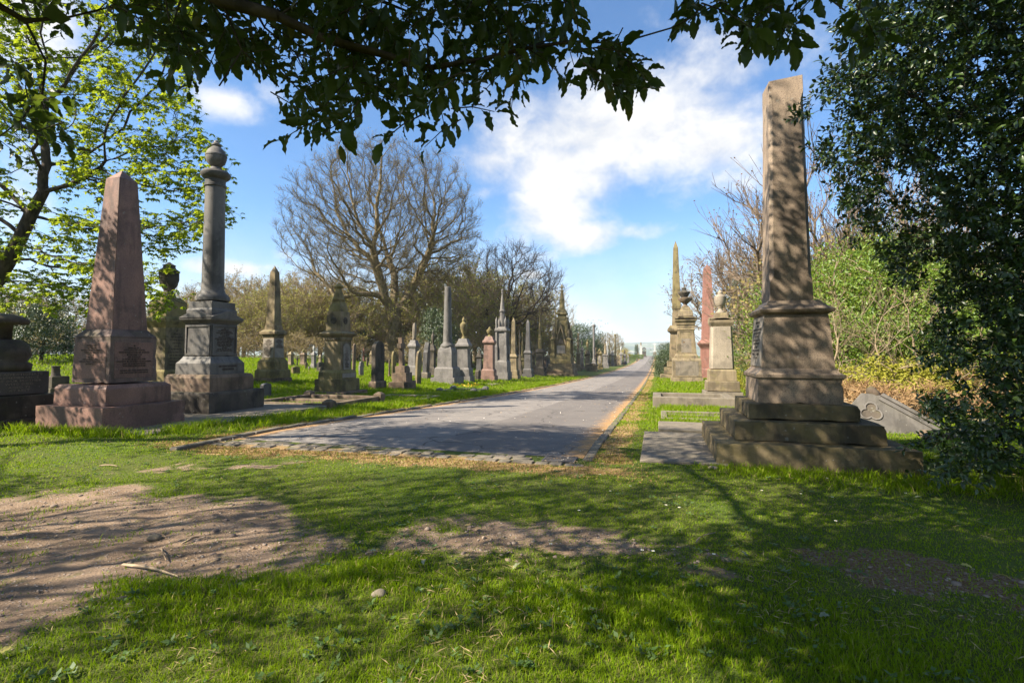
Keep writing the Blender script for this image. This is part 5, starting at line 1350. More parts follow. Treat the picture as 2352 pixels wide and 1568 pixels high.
# keep a clear space round the stem, under the crown
rel = att-S(900, 700); att = att[~((np.hypot(rel[:, 0], rel[:, 1]) < 70*sc_) & (rel[:, 2] < 70*sc_))]
tr = [sb-np.array([0, 0, .3]), sb+(S(903, 790)-sb)*.5, S(898, 800), S(902, 770), S(908, 742), S(905, 720),
      S(893, 702, -.4), S(884, 682, -.8), S(878, 655, -1.2), S(866, 625, -1.6), S(858, 590, -2),
      S(922, 706, .4), S(938, 686, .8), S(950, 655, 1.2), S(966, 625, 1.6), S(980, 590, 1.5),
      S(905, 690, 1.5), S(908, 660, 2.6), S(905, 620, 3.4),
      S(850, 672, -2.0), S(812, 676, -3), S(775, 690, -3.4)]
trp = [-1, 0, 1, 2, 3, 4, 5, 6, 7, 8, 9, 5, 11, 12, 13, 14, 5, 16, 17, 7, 19, 20]
pos, par = colonize(att, tr, .50, .72, up=.10, jit=.30, seed=5, inertia=.5, maxn=16000, tpar=trp)
pos = smooth(pos, par, 2, 6); rad = radii(par, .015, 2.62, rmax=.86); rad[:3] *= 1.12; rad[0] *= 1.3
tk, br = split_trunk(pos, par, rad, .12)
V, Q, tips, dirs = twigs(pos, par, rad, .034, 6, .95, .0085, 4, up=.5, spread=.55, sub=2)
k = rs.random(len(tips)) < .16
bud = leaves(LB, tips[k], dirs[k], rs.normal(size=(k.sum(), 3)), .13, .09)
tree('bare_sycamore', 'great bare dome crowned sycamore with a twisted forked trunk, behind the rosette tomb', 'tree', sb, tk,
     [('branches', br, M['barksyc']), ('twigs', (V, Q, None), M['barksyc']), ('buds', bud, M['bud'])], M['barktan'])

# ---- prototypes of the bare trees round about, built at the origin
def proto_tree(h, rx_, cz, az, trunk_h, seed, n=900, step=.5, dk=.8, tw=.9, per=4, bark='barkdk', budm=None, budf=.3, lean=(0, 0), up=.1, r0=.02, rmax=.3, buds=(.14, .10), shell=.3, upt=.5, ay=None, spread=.6):
    rs = np.random.default_rng(seed)
    att = ellipsoid_pts(n, (lean[0], lean[1], cz), (rx_, ay or rx_, h-cz, az), rs, shell)
    tr = [np.array([0, 0, -.4])]+[np.array([lean[0]*.5*t**2, lean[1]*.5*t**2, trunk_h*t]) for t in np.linspace(.05, 1, 5)]
    pos, par = colonize(att, tr, step, dk, up=up, jit=.22, seed=seed, inertia=.5)
    pos = smooth(pos, par, 2, 5); rad = radii(par, r0, 2.3, rmax=rmax)
    tk, br = split_trunk(pos, par, rad, rmax*.3)
    V, Q, tips, dirs = twigs(pos, par, rad, r0*2.4, per, tw, r0*.62, seed+1, up=upt, spread=spread, sub=2)
    r = [('trunk', tk, M[bark]), ('branches', br, M[bark]), ('twigs', (V, Q, None), M[bark])]
    if budm:
        k = rs.random(len(tips)) < budf
        r.append(('buds', leaves(LB, tips[k], dirs[k]+rs.normal(0, .5, (k.sum(), 3)), rs.normal(size=(k.sum(), 3)), buds[0], buds[1]), M[budm]))
    return [(nm, np_mesh(nm, d[0], d[1], d[2] if len(d) > 2 else None, smooth=nm in ('trunk', 'branches')), mt) for nm, d, mt in r]

def plant(proto, name, label, cat, loc, s=1.0, rz=0.0, group=None, sxy=1.0):
    r = thing(name, label, cat, (loc[0], loc[1], float(zt(loc[0], loc[1]))-.05), rz, group)
    r.scale = (s*sxy, s*sxy, s)
    for nm, me_, mt in proto: obj(nm, me_, mt, r)
    return r

P_TAN = proto_tree(11, 5.2, 6.0, 4.4, 2.0, 21, n=1300, per=5, bark='barkpale', budm='bud', budf=.75, rmax=.24, buds=(.15, .11))
P_OLV = proto_tree(9, 5.0, 4.6, 3.9, 1.2, 22, n=1200, per=6, bark='barkpale', budm='budolive', budf=.9, rmax=.2, buds=(.16, .11))
P_RED = proto_tree(12, 5.0, 7.0, 4.0, 3.0, 23, n=1000, bark='barkpale', budm='budred', budf=.35, rmax=.26, buds=(.15, .12))
P_WIND = proto_tree(12, 5.6, 7.4, 4.8, 2.4, 24, n=1200, bark='barkdk', budm=None, rmax=.34, lean=(1.8, .5), upt=.25, tw=1.1, per=6)
P_SLIM = proto_tree(12, 3.6, 7.2, 4.2, 3.0, 25, n=700, bark='barkpale', budm='bud', budf=.2, rmax=.22, up=.25)
P_SHRUB = proto_tree(4.2, 2.6, 1.9, 1.8, .3, 26, n=420, step=.3, dk=.45, tw=.6, per=5, bark='barkpale', budm='bud', budf=.6, r0=.012, rmax=.08, buds=(.11, .08), shell=.1)
P_TWIG = proto_tree(6.5, 2.4, 3.4, 3.2, .5, 27, n=420, step=.35, dk=.5, tw=.8, per=4, bark='barkred', budm='budred', budf=.3, r0=.012, rmax=.10, buds=(.05, .035), shell=.1, up=.35, upt=.9, spread=.4)

def leafy_bush(h, rx_, seed, n_leaf, L, mat, bark='barkdk', ragged=.35, cz=.5, lshape=LK, wr=.5, ry=None):
    rs = np.random.default_rng(seed)
    c = np.array([0, 0, h*cz]); ax = np.array([rx_, ry or rx_, h*(1-cz)])
    att = ellipsoid_pts(220, c, (ax[0], ax[1], ax[2], h*cz*.95), rs, .35)
    pos, par = colonize(att, [(0, 0, -.3), (0, 0, .1), (.05, 0, h*.15)], .28*max(1, h/4), .4*max(1, h/4), seed=seed)
    rad = radii(par, .010, 2.3, rmax=.03*h); br = tubes(pos, par, rad)
    # clumps of leaves round the shoot ends, uneven in size, holes between
    nt = np.where(rad < .02)[0]; cs = pos[rs.choice(nt, min(len(nt), 150+n_leaf//40))]+rs.normal(0, .10*h/3, (min(len(nt), 150+n_leaf//40), 3))
    ci = rs.integers(0, len(cs), n_leaf); sz = rs.uniform(.5, 1.3, len(cs))[ci][:, None]
    P = cs[ci]+rs.normal(0, 1, (n_leaf, 3))*sz*ragged*np.array([1, 1, .7])*min(1, h/3)
    P[:, 2] = np.maximum(P[:, 2], .03)
    N = unit(unit(P-c)+rs.normal(0, .6, (n_leaf, 3))+np.array([0, 0, .5])); X = unit(rs.normal(size=(n_leaf, 3))+unit(P-c)*.6)
    lv = leaves(lshape, P, X, N, L*rs.uniform(.7, 1.25, n_leaf), L*wr*rs.uniform(.8, 1.2, n_leaf))
    return [('branches', np_mesh('branches', br[0], br[1]), M[bark]), ('foliage', np_mesh('foliage', *lv), M[mat])]
B_EVER = leafy_bush(5, 2.6, 31, 9000, .17, 'evergreen')
B_GREEN = leafy_bush(3.2, 2.0, 32, 9500, .08, 'greenbush', 'barkpale')
B_YEL = leafy_bush(1.3, 1.3, 33, 3000, .07, 'yelbush', 'barkpale', ragged=.3)
B_STRAW = leafy_bush(.75, 1.2, 34, 2600, .22, 'straw', 'barkpale', ragged=.3, lshape=LB, wr=.06)
B_LAUREL = leafy_bush(3.4, 1.7, 35, 5200, .15, 'evergreen')
B_WILL = leafy_bush(4, 2.4, 36, 5000, .16, 'willow', 'barkpale')

def spot(u, w):
    d = ray(u, 808); d = d[:2]/(d@_f); return CAM[:2]+d*w

P_STEM = proto_tree(3.6, 1.7, 2.0, 1.7, .2, 28, n=70, step=.3, dk=.4, tw=.5, per=2, bark='barkpale', budm='bud', budf=.3, r0=.007, rmax=.05, buds=(.05, .035), shell=.2, up=.2)
# ---- woodland behind the tombs on the left
WOOD = 'bare woodland trees behind the tombs'
def hfor(u, w, vtop):
    x, y = spot(u, w); return z_for_v(x, y, vtop)-float(zt(x, y))
BG = [ # proto, own height, u, depth, v top, rotation, name, label
 ('P_TAN', 11, 560, 62, 640, .3, 'bare_tree', 'bare tan twigged tree right behind the urn column'),
 ('P_TAN', 11, 700, 70, 618, 1.9, 'bare_tree', 'wide tan budding tree between sandstone obelisk and sycamore'),
 ('P_OLV', 9, 610, 55, 672, 2.2, 'budding_tree', 'olive budding tree behind the sandstone obelisk'),
 ('P_OLV', 9, 760, 66, 668, .9, 'budding_tree', 'olive budding tree directly behind the rosette tomb'),
 ('P_TAN', 11, 820, 78, 650, 4.1, 'bare_tree', 'tan twiggy tree just left of the sycamore trunk'),
 ('P_OLV', 9, 960, 74, 655, 3.3, 'budding_tree', 'olive budding tree just right of the sycamore trunk'),
 ('P_OLV', 9, 1035, 72, 600, 5.0, 'budding_tree', 'tall green hazed tree behind the broken column'),
 ('P_WIND', 12, 1128, 78, 556, .26, 'windswept_tree', 'dark windswept bare tree leaning right behind the grey gothic spire'),
 ('P_SLIM', 12, 1262, 105, 655, 1.0, 'slim_tree', 'slim pale bare tree behind the great gothic spire'),
 ('P_OLV', 9, 1205, 96, 690, 1.4, 'budding_tree', 'green hazed tree left of the great gothic monument'),
 ('P_SLIM', 12, 1310, 170, 735, 2.0, 'slim_tree', 'faint bare sapling right of the great gothic monument'),
 ('P_TAN', 11, 1400, 215, 762, .4, 'bare_tree', 'far rounded bare tree at the end of the tomb rank'),
 ('P_TAN', 11, 1366, 205, 778, 2.8, 'bare_tree', 'far small bare tree left of the tall mossy pillar'),
 ('P_TAN', 11, 470, 75, 650, 2.6, 'bare_tree', 'tan bare tree glimpsed between the obelisk and the urn column'),
 ('P_OLV', 9, 395, 60, 690, .1, 'budding_tree', 'olive tree low behind the olive urn monument'),
 ('P_TAN', 11, 150, 70, 668, 1.2, 'bare_tree', 'tan bare tree behind the glossy evergreen at far left'),
 ('P_TAN', 11, 20, 60, 655, 3.9, 'bare_tree', 'tan bare tree at the far left edge'),
 ('P_OLV', 9, 60, 48, 690, 2.0, 'budding_tree', 'low olive tree at the far left edge'),
 ('P_TAN', 11, 655, 95, 660, 5.2, 'bare_tree', 'dim bare tree deep in the gap right of the sandstone obelisk'),
 ('P_TAN', 11, 890, 100, 690, .7, 'bare_tree', 'dim bare tree deep behind the sycamore'),
 ('P_TAN', 11, 480, 56, 668, 4.4, 'bare_tree', 'tan bare tree just left of the urn column pedestal'),
 ('P_TAN', 11, 545, 80, 628, 5.6, 'bare_tree', 'taller bare tree behind the right side of the urn column'),
 ('P_OLV', 9, 665, 60, 655, 2.9, 'budding_tree', 'green hazed budding tree right of the sandstone obelisk tip'),
 ('P_TAN', 11, 735, 64, 632, 3.5, 'bare_tree', 'tan tree rising midway between the sandstone obelisk and the rosette tomb'),
 ('P_OLV', 9, 800, 62, 662, .2, 'budding_tree', 'green hazed budding tree right of the rosette tomb'),
 ('P_OLV', 9, 985, 66, 628, 1.1, 'budding_tree', 'tall budding tree between the sycamore stem and the broken column'),
 ('P_TAN', 11, 1060, 84, 610, 2.4, 'bare_tree', 'tall tan tree right behind the leafy carved urn'),
 ('P_OLV', 9, 1170, 88, 640, 3.8, 'budding_tree', 'budding tree behind the blackened spires'),
 ('P_TAN', 11, 1090, 95, 640, 3.0, 'bare_tree', 'dim bare tree deep behind the windswept tree'),
]
for pn, ph, u, w, vt, rz, nm, lab in BG:
    x, y = spot(u, w); h = hfor(u, w, vt)
    plant(globals()[pn], nm, lab, 'tree', (x, y), h/ph, rz, WOOD if nm in ('bare_tree', 'budding_tree') else None, sxy=1.15 if nm != 'windswept_tree' else 1.0)
SH = [(585, 52, 745, 0), (640, 60, 735, 1), (690, 50, 760, 2), (735, 62, 745, 3), (800, 58, 770, 4), (850, 66, 755, 5), (940, 64, 745, 1.5), (985, 52, 765, 2.5), (1075, 66, 742, 3.5), (1160, 80, 752, .5), (1225, 92, 760, 4.5), (500, 48, 760, 2.2), (420, 50, 770, .8), (300, 52, 775, 1.1), (200, 50, 770, 3.1), (80, 44, 770, 5.1), (130, 60, 745, .2), (1190, 86, 770, 2.9)]
WHERE = ['left of the sandstone obelisk', 'right of the sandstone obelisk', 'beyond the hipped headstone', 'left of the rosette tomb', 'right of the rosette tomb', 'left of the sycamore stem', 'right of the sycamore stem', 'behind the draped urn', 'behind the leafy carved urn', 'behind the grey gothic spire', 'beside the great gothic monument', 'right of the urn column', 'behind the urn column', 'behind the pink obelisk', 'left of the pink obelisk', 'at the far left edge', 'behind the evergreen at far left', 'behind the dark granite obelisk']
for i, (u, w, vt, rz) in enumerate(SH):
    x, y = spot(u, w); h = hfor(u, w, vt)
    plant(P_SHRUB, 'bare_shrub', 'tan twiggy shrub '+WHERE[i], 'shrub', (x, y), h/4.2, rz, 'twiggy shrubs at the wood edge', sxy=1.5)
for i, (u, w, vt, s, lab, kind) in enumerate([
 (95, 30, 688, 1.0, 'glossy dark evergreen behind the broken tiered tomb at far left', 'B_EVER'),
 (1332, 140, 740, 1.15, 'rounded dull evergreen behind the flat topped obelisk', 'B_EVER'),
 (1352, 135, 775, 1.0, 'smaller evergreen left of the capital column', 'B_EVER'),
 (768, 58, 775, .6, 'small blue green evergreen by the sycamore stem', 'B_EVER'),
 (832, 62, 752, .7, 'dark conical evergreen left of the sycamore stem', 'B_EVER'),
 (1010, 50, 700, .55, 'ivy clad stem behind the broken column', 'B_EVER'),
 (1180, 90, 690, .8, 'green leafy bush behind the dark granite obelisk', 'B_GREEN'),
 (1538, 82, 795, 1.0, 'dark laurel bush at the right verge where the avenue narrows', 'B_LAUREL'),
 (1524, 62, 806, .9, 'second laurel bush before the tall dark obelisk', 'B_LAUREL'),
 (1540, 170, 785, 1.2, 'distant round bush at the right of the avenue', 'B_EVER'),
 (1432, 235, 797, 1.0, 'golden willow bush far along the avenue', 'B_WILL'),
 (1538-76, 290, 790, .35, 'small dark far conifer by the pale obelisk', 'B_EVER'),
 ]):
    x, y = spot(u, w); h = hfor(u, w, vt); ph = {'B_EVER': 5, 'B_GREEN': 3.2, 'B_LAUREL': 3.4, 'B_WILL': 4}[kind]
    plant(globals()[kind], 'evergreen_bush' if kind != 'B_WILL' else 'willow_bush', lab, 'bush', (x, y), h/ph, i*1.3, None, sxy=s)
# clipped hedge, far
P = gnd(*ZF(1520, 1150)); rs = np.random.default_rng(77)
n = 5000; pts = np.stack([rs.uniform(-4, 4, n), rs.uniform(-1, 1, n), rs.uniform(0, 1.9, n)], 1)
k = rs.integers(0, 3, n); pts[k == 0, 2] = 1.9+rs.normal(0, .04, (k == 0).sum()); pts[k == 1, 1] = -1+rs.normal(0, .05, (k == 1).sum())
lv = leaves(LK, pts, rs.normal(size=(n, 3)), rs.normal(size=(n, 3)), .25, .14)
h = obj('clipped_hedge', np_mesh('clipped_hedge', *lv), M['greenbush'], None, (P[0], P[1]+1, P[2])); tag(h, 'low square clipped hedge before the far columns', 'hedge')

# ---- scrub on the right, behind the broken obelisk
for i, (u, w, vt, pn, ph, nm, lab, s) in enumerate([
 (1668, 66, 568, 'P_RED', 12, 'bare_tree', 'reddish budding tree behind the red obelisk', 1.15),
 (1745, 60, 520, 'P_SLIM', 12, 'slim_tree', 'thin bare tree just left of the broken obelisk shaft', .8),
 (1900, 27, 352, 'P_TWIG', 6.5, 'bare_thicket', 'tall purple twigged thicket right of the broken obelisk', 1.4),
 (1985, 26, 450, 'P_TWIG', 6.5, 'bare_thicket', 'purple twigged thicket half behind the holly edge', 1.4),
 (2080, 25, 470, 'P_TWIG', 6.5, 'bare_thicket', 'bare thicket seen through the holly leaves', 1.4),
 (1840, 28, 470, 'P_TWIG', 6.5, 'bare_thicket', 'bare thicket rising behind the broken obelisk shaft', 1.3),
 (2220, 24, 460, 'P_TWIG', 6.5, 'bare_thicket', 'bare thicket deep behind the holly', 1.4),
 (1890, 24, 560, 'P_SHRUB', 4.2, 'bare_shrub', 'tan twiggy shrub above the ivy right of the broken obelisk', 1.1),
 (2020, 24, 545, 'P_SHRUB', 4.2, 'bare_shrub', 'tan twiggy shrub under the holly edge', 1.1),
 (2150, 24, 580, 'P_SHRUB', 4.2, 'bare_shrub', 'tan twiggy shrub behind the holly', 1.2),
 (1940, 19.5, 560, 'B_GREEN', 3.2, 'green_bush', 'bright green bush right behind the broken obelisk die', .85),
 (2030, 18.5, 575, 'B_GREEN', 3.2, 'green_bush', 'bright green bush left of the holly', .9),
 (1895, 20, 620, 'B_GREEN', 3.2, 'green_bush', 'bright green bush tight against the broken obelisk', .8),
 (2130, 18, 600, 'B_GREEN', 3.2, 'green_bush', 'bright green bush half hidden by the holly', 1.0),
 (1925, 15.5, 640, 'P_STEM', 3.6, 'bare_sapling', 'pale arching stems before the bright green bush', 1.0),
 (2010, 15, 660, 'P_STEM', 3.6, 'bare_sapling', 'pale arching stems at the holly edge', 1.1),
 (2100, 15.5, 640, 'P_STEM', 3.6, 'bare_sapling', 'pale arching stems seen between the holly sprays', 1.1),
 (1872, 22, 590, 'B_GREEN', 3.2, 'green_bush', 'bright green bush peeping right of the broken obelisk shaft', .8),
 (1965, 22.5, 525, 'B_GREEN', 3.2, 'green_bush', 'tall green bush under the bare thicket', .8),
 (2065, 21, 535, 'B_GREEN', 3.2, 'green_bush', 'tall green bush under the holly sprays', .85),
 (2180, 21, 560, 'B_GREEN', 3.2, 'green_bush', 'tall green bush deep behind the holly', .9),
 (1728, 40, 610, 'B_EVER', 5, 'evergreen_bush', 'dark shiny bush between pale urn pedestal and broken obelisk', .42),
 (1712, 30, 735, 'B_GREEN', 3.2, 'green_bush', 'green bush at the shoulder of the pale urn pedestal', .5),
 (1722, 25, 838, 'B_YEL', 1.3, 'bramble_bush', 'yellow green bush at the foot of the gabled stone', .8),
 (1960, 15.5, 812, 'B_YEL', 1.3, 'bramble_bush', 'yellow green brambles right of the broken obelisk base', 1.2),
 (2060, 15, 818, 'B_YEL', 1.3, 'bramble_bush', 'yellow green brambles in front of the bright green bush', 1.2),
 (2160, 15.5, 800, 'B_YEL', 1.3, 'bramble_bush', 'yellow green brambles seen through the holly', 1.3),
 (1940, 13.8, 872, 'B_STRAW', .75, 'dead_bracken', 'dead bracken beside the broken obelisk base', 1.0),
 (2010, 13.2, 868, 'B_STRAW', .75, 'dead_bracken', 'dead bracken behind the fallen gable', 1.2),
 (2095, 13.6, 872, 'B_STRAW', .75, 'dead_bracken', 'dead bracken at the holly edge', 1.2),
 (2190, 14, 850, 'B_STRAW', .75, 'dead_bracken', 'dead bracken showing through the holly leaves', 1.4),
 ]):
    x, y = spot(u, w); h = hfor(u, w, vt)
    plant(globals()[pn], nm, lab, 'tree' if 'tree' in nm else 'bush', (x, y), h/ph, i*1.7, 'scrub behind the broken obelisk' if nm in ('bare_thicket', 'green_bush', 'bramble_bush', 'dead_bracken') else None, sxy=s)
# ------------------------------------------------------------------ sampling inside outlines
def in_poly(u, v, poly): return poly_sd(u, v, poly) > 0
def sample_poly(poly, n, rs):
    a = np.array(poly, float); lo, hi = a.min(0), a.max(0); out = np.zeros((0, 2))
    while len(out) < n:
        q = rs.uniform(lo, hi, (n*2, 2)); out = np.concatenate([out, q[in_poly(q[:, 0], q[:, 1], poly)]])
    return out[:n]
def to_world(uv, w): return CAM+(_f[None]+_r[None]*((uv[:, :1]-CX)/F)+_u[None]*((CY-uv[:, 1:2])/F))*np.asarray(w)[:, None]
def proj_n(Pn):
    d = Pn-CAM; w = d@_f; return CX+F*(d@_r)/w, CY-F*(d@_u)/w, w

# ------------------------------------------------------------------ chestnut in fresh leaf, left
rs = np.random.default_rng(41)
CH = [(-420, -260), (430, -260), (452, 60), (425, 150), (470, 230), (455, 300), (535, 322), (500, 380), (550, 425), (515, 460), (558, 500), (500, 520), (470, 560), (455, 640), (440, 690), (380, 700), (330, 720), (170, 745), (60, 690), (-60, 740), (-420, 760)]
uv = sample_poly(CH, 3400, rs); w = rs.uniform(16.2, 21.5, len(uv))
keep = fbm(uv[:, 0], uv[:, 1], .011, 17) > .43; att = to_world(uv[keep], w[keep])
cb = gnd(-95, 872); cb[2] = float(zt(cb[0], cb[1])); WC = 18.4
A_ = lambda u, v, dw=0: at_depth(u, v, WC+dw)
tr = [cb-np.array([0, 0, .3]), cb*.7+A_(-60, 700)*.3, A_(-70, 730), A_(-45, 690), A_(-10, 650), A_(20, 600), A_(45, 550), A_(70, 495), A_(100, 440)]
pos, par = colonize(att, tr, .34, .50, up=.02, jit=.22, seed=8, inertia=.5, maxn=14000)
pos = smooth(pos, par, 2, 9); rad = radii(par, .008, 2.35, rmax=.24)
tk, br = split_trunk(pos, par, rad, .09)
V, Q, tips, dirs = twigs(pos, par, rad, .035, 3, .48, .0060, 9, up=.05, spread=.75, sub=2)
print('chestnut', len(pos), len(tips))
k = rs.random(len(tips)) < .70; tips, dirs = tips[k], dirs[k]
# each shoot carries a drooping hand of leaflets
nl = 6; n = len(tips); pc = np.repeat(tips, nl, 0); az = rs.uniform(0, 2*pi, n).repeat(nl)+np.tile(np.arange(nl)*2*pi/nl, n)+rs.normal(0, .25, n*nl)
X = np.stack([np.cos(az), np.sin(az), rs.uniform(-1.1, -.15, n*nl)], 1)+np.repeat(dirs, nl, 0)*.35
N = np.stack([np.cos(az)*.3, np.sin(az)*.3, np.ones(n*nl)], 1)+rs.normal(0, .2, (n*nl, 3))
sz = rs.uniform(.09, .21, n).repeat(nl)
lv = leaves(LK, pc, X, N, sz*rs.uniform(.8, 1.1, n*nl), sz*.52)
tree('chestnut_tree', 'large tree in fresh yellow green leaf arching over the pink obelisk and the urn column', 'tree', cb, tk,
     [('branches', br, M['barkdk']), ('twigs', (V, Q, None), M['barkdk']), ('foliage', lv, M['chestnut'])], M['barkdk'])

# ------------------------------------------------------------------ sprigs of holly
def sprigs(B, D, L, nleaf, leaf_l, shape, rs, wr=.45, droop=.15, twr=.0022):
    """B sprig base, D direction, L twig length: returns twig mesh and leaf mesh"""
    n = len(B); D = unit(D); E = B+D*L[:, None]; mid = B+D*L[:, None]*.5+np.array([0, 0, 1.0])*(L*.06)[:, None]
    r = np.full(n, twr)
    tw = merge([segs_mesh(B, D, r*1.2, mid, D, r, 4), segs_mesh(mid, D, r, E, D, r*.6, 4)])
    t_ = np.tile(np.linspace(.12, 1.0, nleaf), n); P = np.repeat(B, nleaf, 0)+(np.repeat(D*L[:, None], nleaf, 0))*t_[:, None]
    P[:, 2] += (4*t_*(1-t_)*.06*np.repeat(L, nleaf))
    ang = np.tile(np.arange(nleaf)*2.4, n)+np.repeat(rs.uniform(0, 6.3, n), nleaf)+rs.normal(0, .4, n*nleaf)
    ref = np.where(np.abs(D[:, 2:3]) > .9, np.array([[1.0, 0, 0]]), np.array([[0, 0, 1.0]])); a = unit(np.cross(D, ref)); b = np.cross(D, a)
    a = np.repeat(a, nleaf, 0); b = np.repeat(b, nleaf, 0); Dn = np.repeat(D, nleaf, 0)
    side = np.cos(ang)[:, None]*a+np.sin(ang)[:, None]*b
    fw = np.where(t_ > .9, 1.3, .55)[:, None]
    X = unit(side+Dn*fw+np.array([0, 0, -droop])+rs.normal(0, .15, (n*nleaf, 3)))
    N = unit(np.array([0, 0, 1.0])+Dn*.3+rs.normal(0, .45, (n*nleaf, 3)))
    l = leaf_l*rs.uniform(.65, 1.2, n*nleaf)
    return tw, leaves(shape, P+X*.006, X, N, l, l*wr*rs.uniform(.85, 1.15, n*nleaf))

# ------------------------------------------------------------------ the dense holly on the right
rs = np.random.default_rng(52)
HO = [(2760, -300), (2000, -300), (1985, 40), (1955, 110), (1905, 160), (1858, 190), (1920, 225), (1850, 280), (1900, 325), (1935, 395), (1970, 425), (1962, 478), (2030, 498), (1985, 560), (2065, 585), (2070, 640), (2120, 680), (2105, 740), (2160, 765), (2120, 830), (2180, 870), (2130, 925), (2200, 965), (2085, 1005), (2170, 1040), (2110, 1095), (2230, 1112), (2760, 1150)]
uv = sample_poly(HO, 7600, rs); uv[:, 0] -= 22*(uv[:, 1] < 600); sd = poly_sd(uv[:, 0], uv[:, 1], HO)
w = 6.2+rs.uniform(-.75, 1.5, len(uv))-np.clip(sd, 0, 160)/160*.5
g_ = fbm(uv[:, 0], uv[:, 1], .016, 31)
dens = np.where(sd < 140, sstep(.36, .52, g_)*.9, np.where((uv[:, 1] > 620) & (uv[:, 1] < 1000) & (uv[:, 0] < 2230), .22+.7*sstep(.40, .54, g_), 1.0))
k = rs.random(len(uv)) < dens; uv, w, sd = uv[k], w[k], sd[k]
pts = to_world(uv, w); k = pts[:, 2] > .12; pts, sd = pts[k], sd[k]
hb = np.array([4.75, 8.25, float(zt(4.75, 8.25))])
sub = pts[rs.random(len(pts)) < .45]
tr = [hb-np.array([0, 0, .2]), hb+np.array([0, 0, .5]), hb+np.array([.05, -.05, 1.1]), hb+np.array([.08, -.08, 1.8]), hb+np.array([.05, -.1, 2.6]), hb+np.array([.02, -.1, 3.4]), hb+np.array([0, -.1, 4.2]), hb+np.array([0, -.1, 5.0])]
pos, par = colonize(sub, tr, .20, .26, up=-.02, jit=.2, seed=12, maxn=9000)
pos = smooth(pos, par, 1, 8); rad = radii(par, .004, 2.4, rmax=.13)
tk, br = split_trunk(pos, par, rad, .04)
D = unit(pts-np.array([4.75, 8.25, 0])-np.array([0, 0, 1.0])*pts[:, 2:3]*.92)+rs.normal(0, .55, (len(pts), 3))+np.array([-.35, -.35, -.05])
tw, lv = sprigs(pts, D, rs.uniform(.14, .32, len(pts)), 14, .082, L8, rs, wr=.48)
k = pos.shape[0]
tree('holly_tree', 'dense dark glossy holly filling the right edge beside the broken obelisk', 'tree', hb, tk,
     [('branches', br, M['barkdk']), ('twigs', tw, M['barkdk']), ('foliage', lv, M['holly'])], M['barkdk'])

# ------------------------------------------------------------------ the holly overhead
rs = np.random.default_rng(61)
OA = [(225, -110), (240, 40), (300, 90), (385, 120), (425, 175), (520, 165), (600, 175), (650, 235), (700, 300), (770, 280), (850, 270), (885, 235), (915, 300), (960, 315), (1040, 275), (1100, 250), (1150, 250), (1180, 190), (1240, 160), (1300, 130), (1345, 185), (1430, 200), (1470, 205), (1460, 165), (1395, 110), (1370, 50), (1320, 25), (1330, -110)]
ODENSE = [(300, -110), (320, 40), (420, 100), (520, 110), (640, 160), (720, 230), (830, 230), (880, 190), (1000, 240), (1100, 190), (1170, 120), (1260, 60), (1290, -110)]
OLOW = [(640, 215), (700, 325), (760, 300), (860, 285), (890, 245), (910, 345), (990, 345), (1050, 270), (1160, 265), (1240, 150), (1330, 140), (1370, 225), (1500, 225), (1480, 160), (1380, 90), (1250, 60), (1100, 170), (880, 180)]
OB = [(1545, -90), (1890, -90), (1870, 15), (1835, 60), (1780, 100), (1745, 105), (1700, 55), (1580, 30)]
OC = [(-120, -110), (215, -110), (220, 90), (150, 280), (60, 430), (-120, 440)]
OD = [(1955, 40), (2020, 40), (2020, 100), (1965, 100)]
sets = []
for poly, n, wlo, whi in ((OA, 120, 1.55, 2.4), (OLOW, 26, 1.6, 2.1), (ODENSE, 150, 1.7, 3.0), (OB, 26, 1.5, 1.9), (OC, 20, 2.0, 2.9), (OD, 3, 1.6, 1.8)):
    uv = sample_poly(poly, n, rs); sets.append(to_world(uv, rs.uniform(wlo, whi, n)))
ctr = np.concatenate(sets)
side = rs.choice([-1, 1], len(ctr))
D = unit(_r[None]*(side*rs.uniform(.1, 1, len(ctr)))[:, None]+_f[None]*rs.uniform(-.5, .7, (len(ctr), 1))+np.array([0, 0, -1.0])*rs.uniform(.1, .8, (len(ctr), 1)))
L = rs.uniform(.11, .22, len(ctr)); B = ctr-D*(L*.5)[:, None]
tw, lv = sprigs(B, D, L, 9, .073, LH, rs, wr=.43, droop=.45, twr=.0022)

# its unseen crown: leaf clumps placed towards the sun to shape the shade below
LIT = [(250, 1235, 460, 120, .97), (140, 1060, 360, 60, .93), (900, 1056, 560, 32, .85), (880, 1135, 480, 55, .75), (1230, 1120, 320, 50, .55), (1150, 1240, 380, 40, .75), (760, 1372, 330, 40, .6), (1665, 1452, 75, 26, .7), (1010, 1545, 110, 34, .6), (1450, 965, 70, 60, 1), (180, 1380, 260, 70, .7), (560, 1010, 300, 40, .75), (1560, 1090, 120, 40, .2)]
def lit_at(u, v):
    r = np.full(np.shape(u), .05)
    r = np.where(v < 985, .985, r)
    r = np.where((v < 985) & (v > 900) & (u < 1200), .9, r)
    for eu, ev, ru, rv, f in LIT:
        q = ((u-eu)/ru)**2+((v-ev)/rv)**2; r = np.where(q < 1, np.maximum(r, f*np.clip(1.6*(1-q), 0, 1)**.5), r)
    r = np.where((v > 975) & (v < 1048) & (u > 780) & (u < 1400), .02, r)
    return r
gxs = rs.uniform(-10.5, 6.5, 2600); gys = rs.uniform(.2, 11.5, 2600); G = np.stack([gxs, gys, zt(gxs, gys)], 1)
u_, v_, w_ = proj_n(G); ok = w_ > .3
lit = np.where(ok, lit_at(u_, np.where(ok, v_, 2000)), .3); lit = np.where((v_ > 1575) | (v_ < 0), .5, lit); gp_ = fbm(G[:, 0], G[:, 1], .9, 88); lit = np.clip(lit+np.where((gp_ > .55) & (u_ < 1650) & (v_ > 1050), .6, 0)-np.where(gp_ < .42, .12, 0), 0, 1)
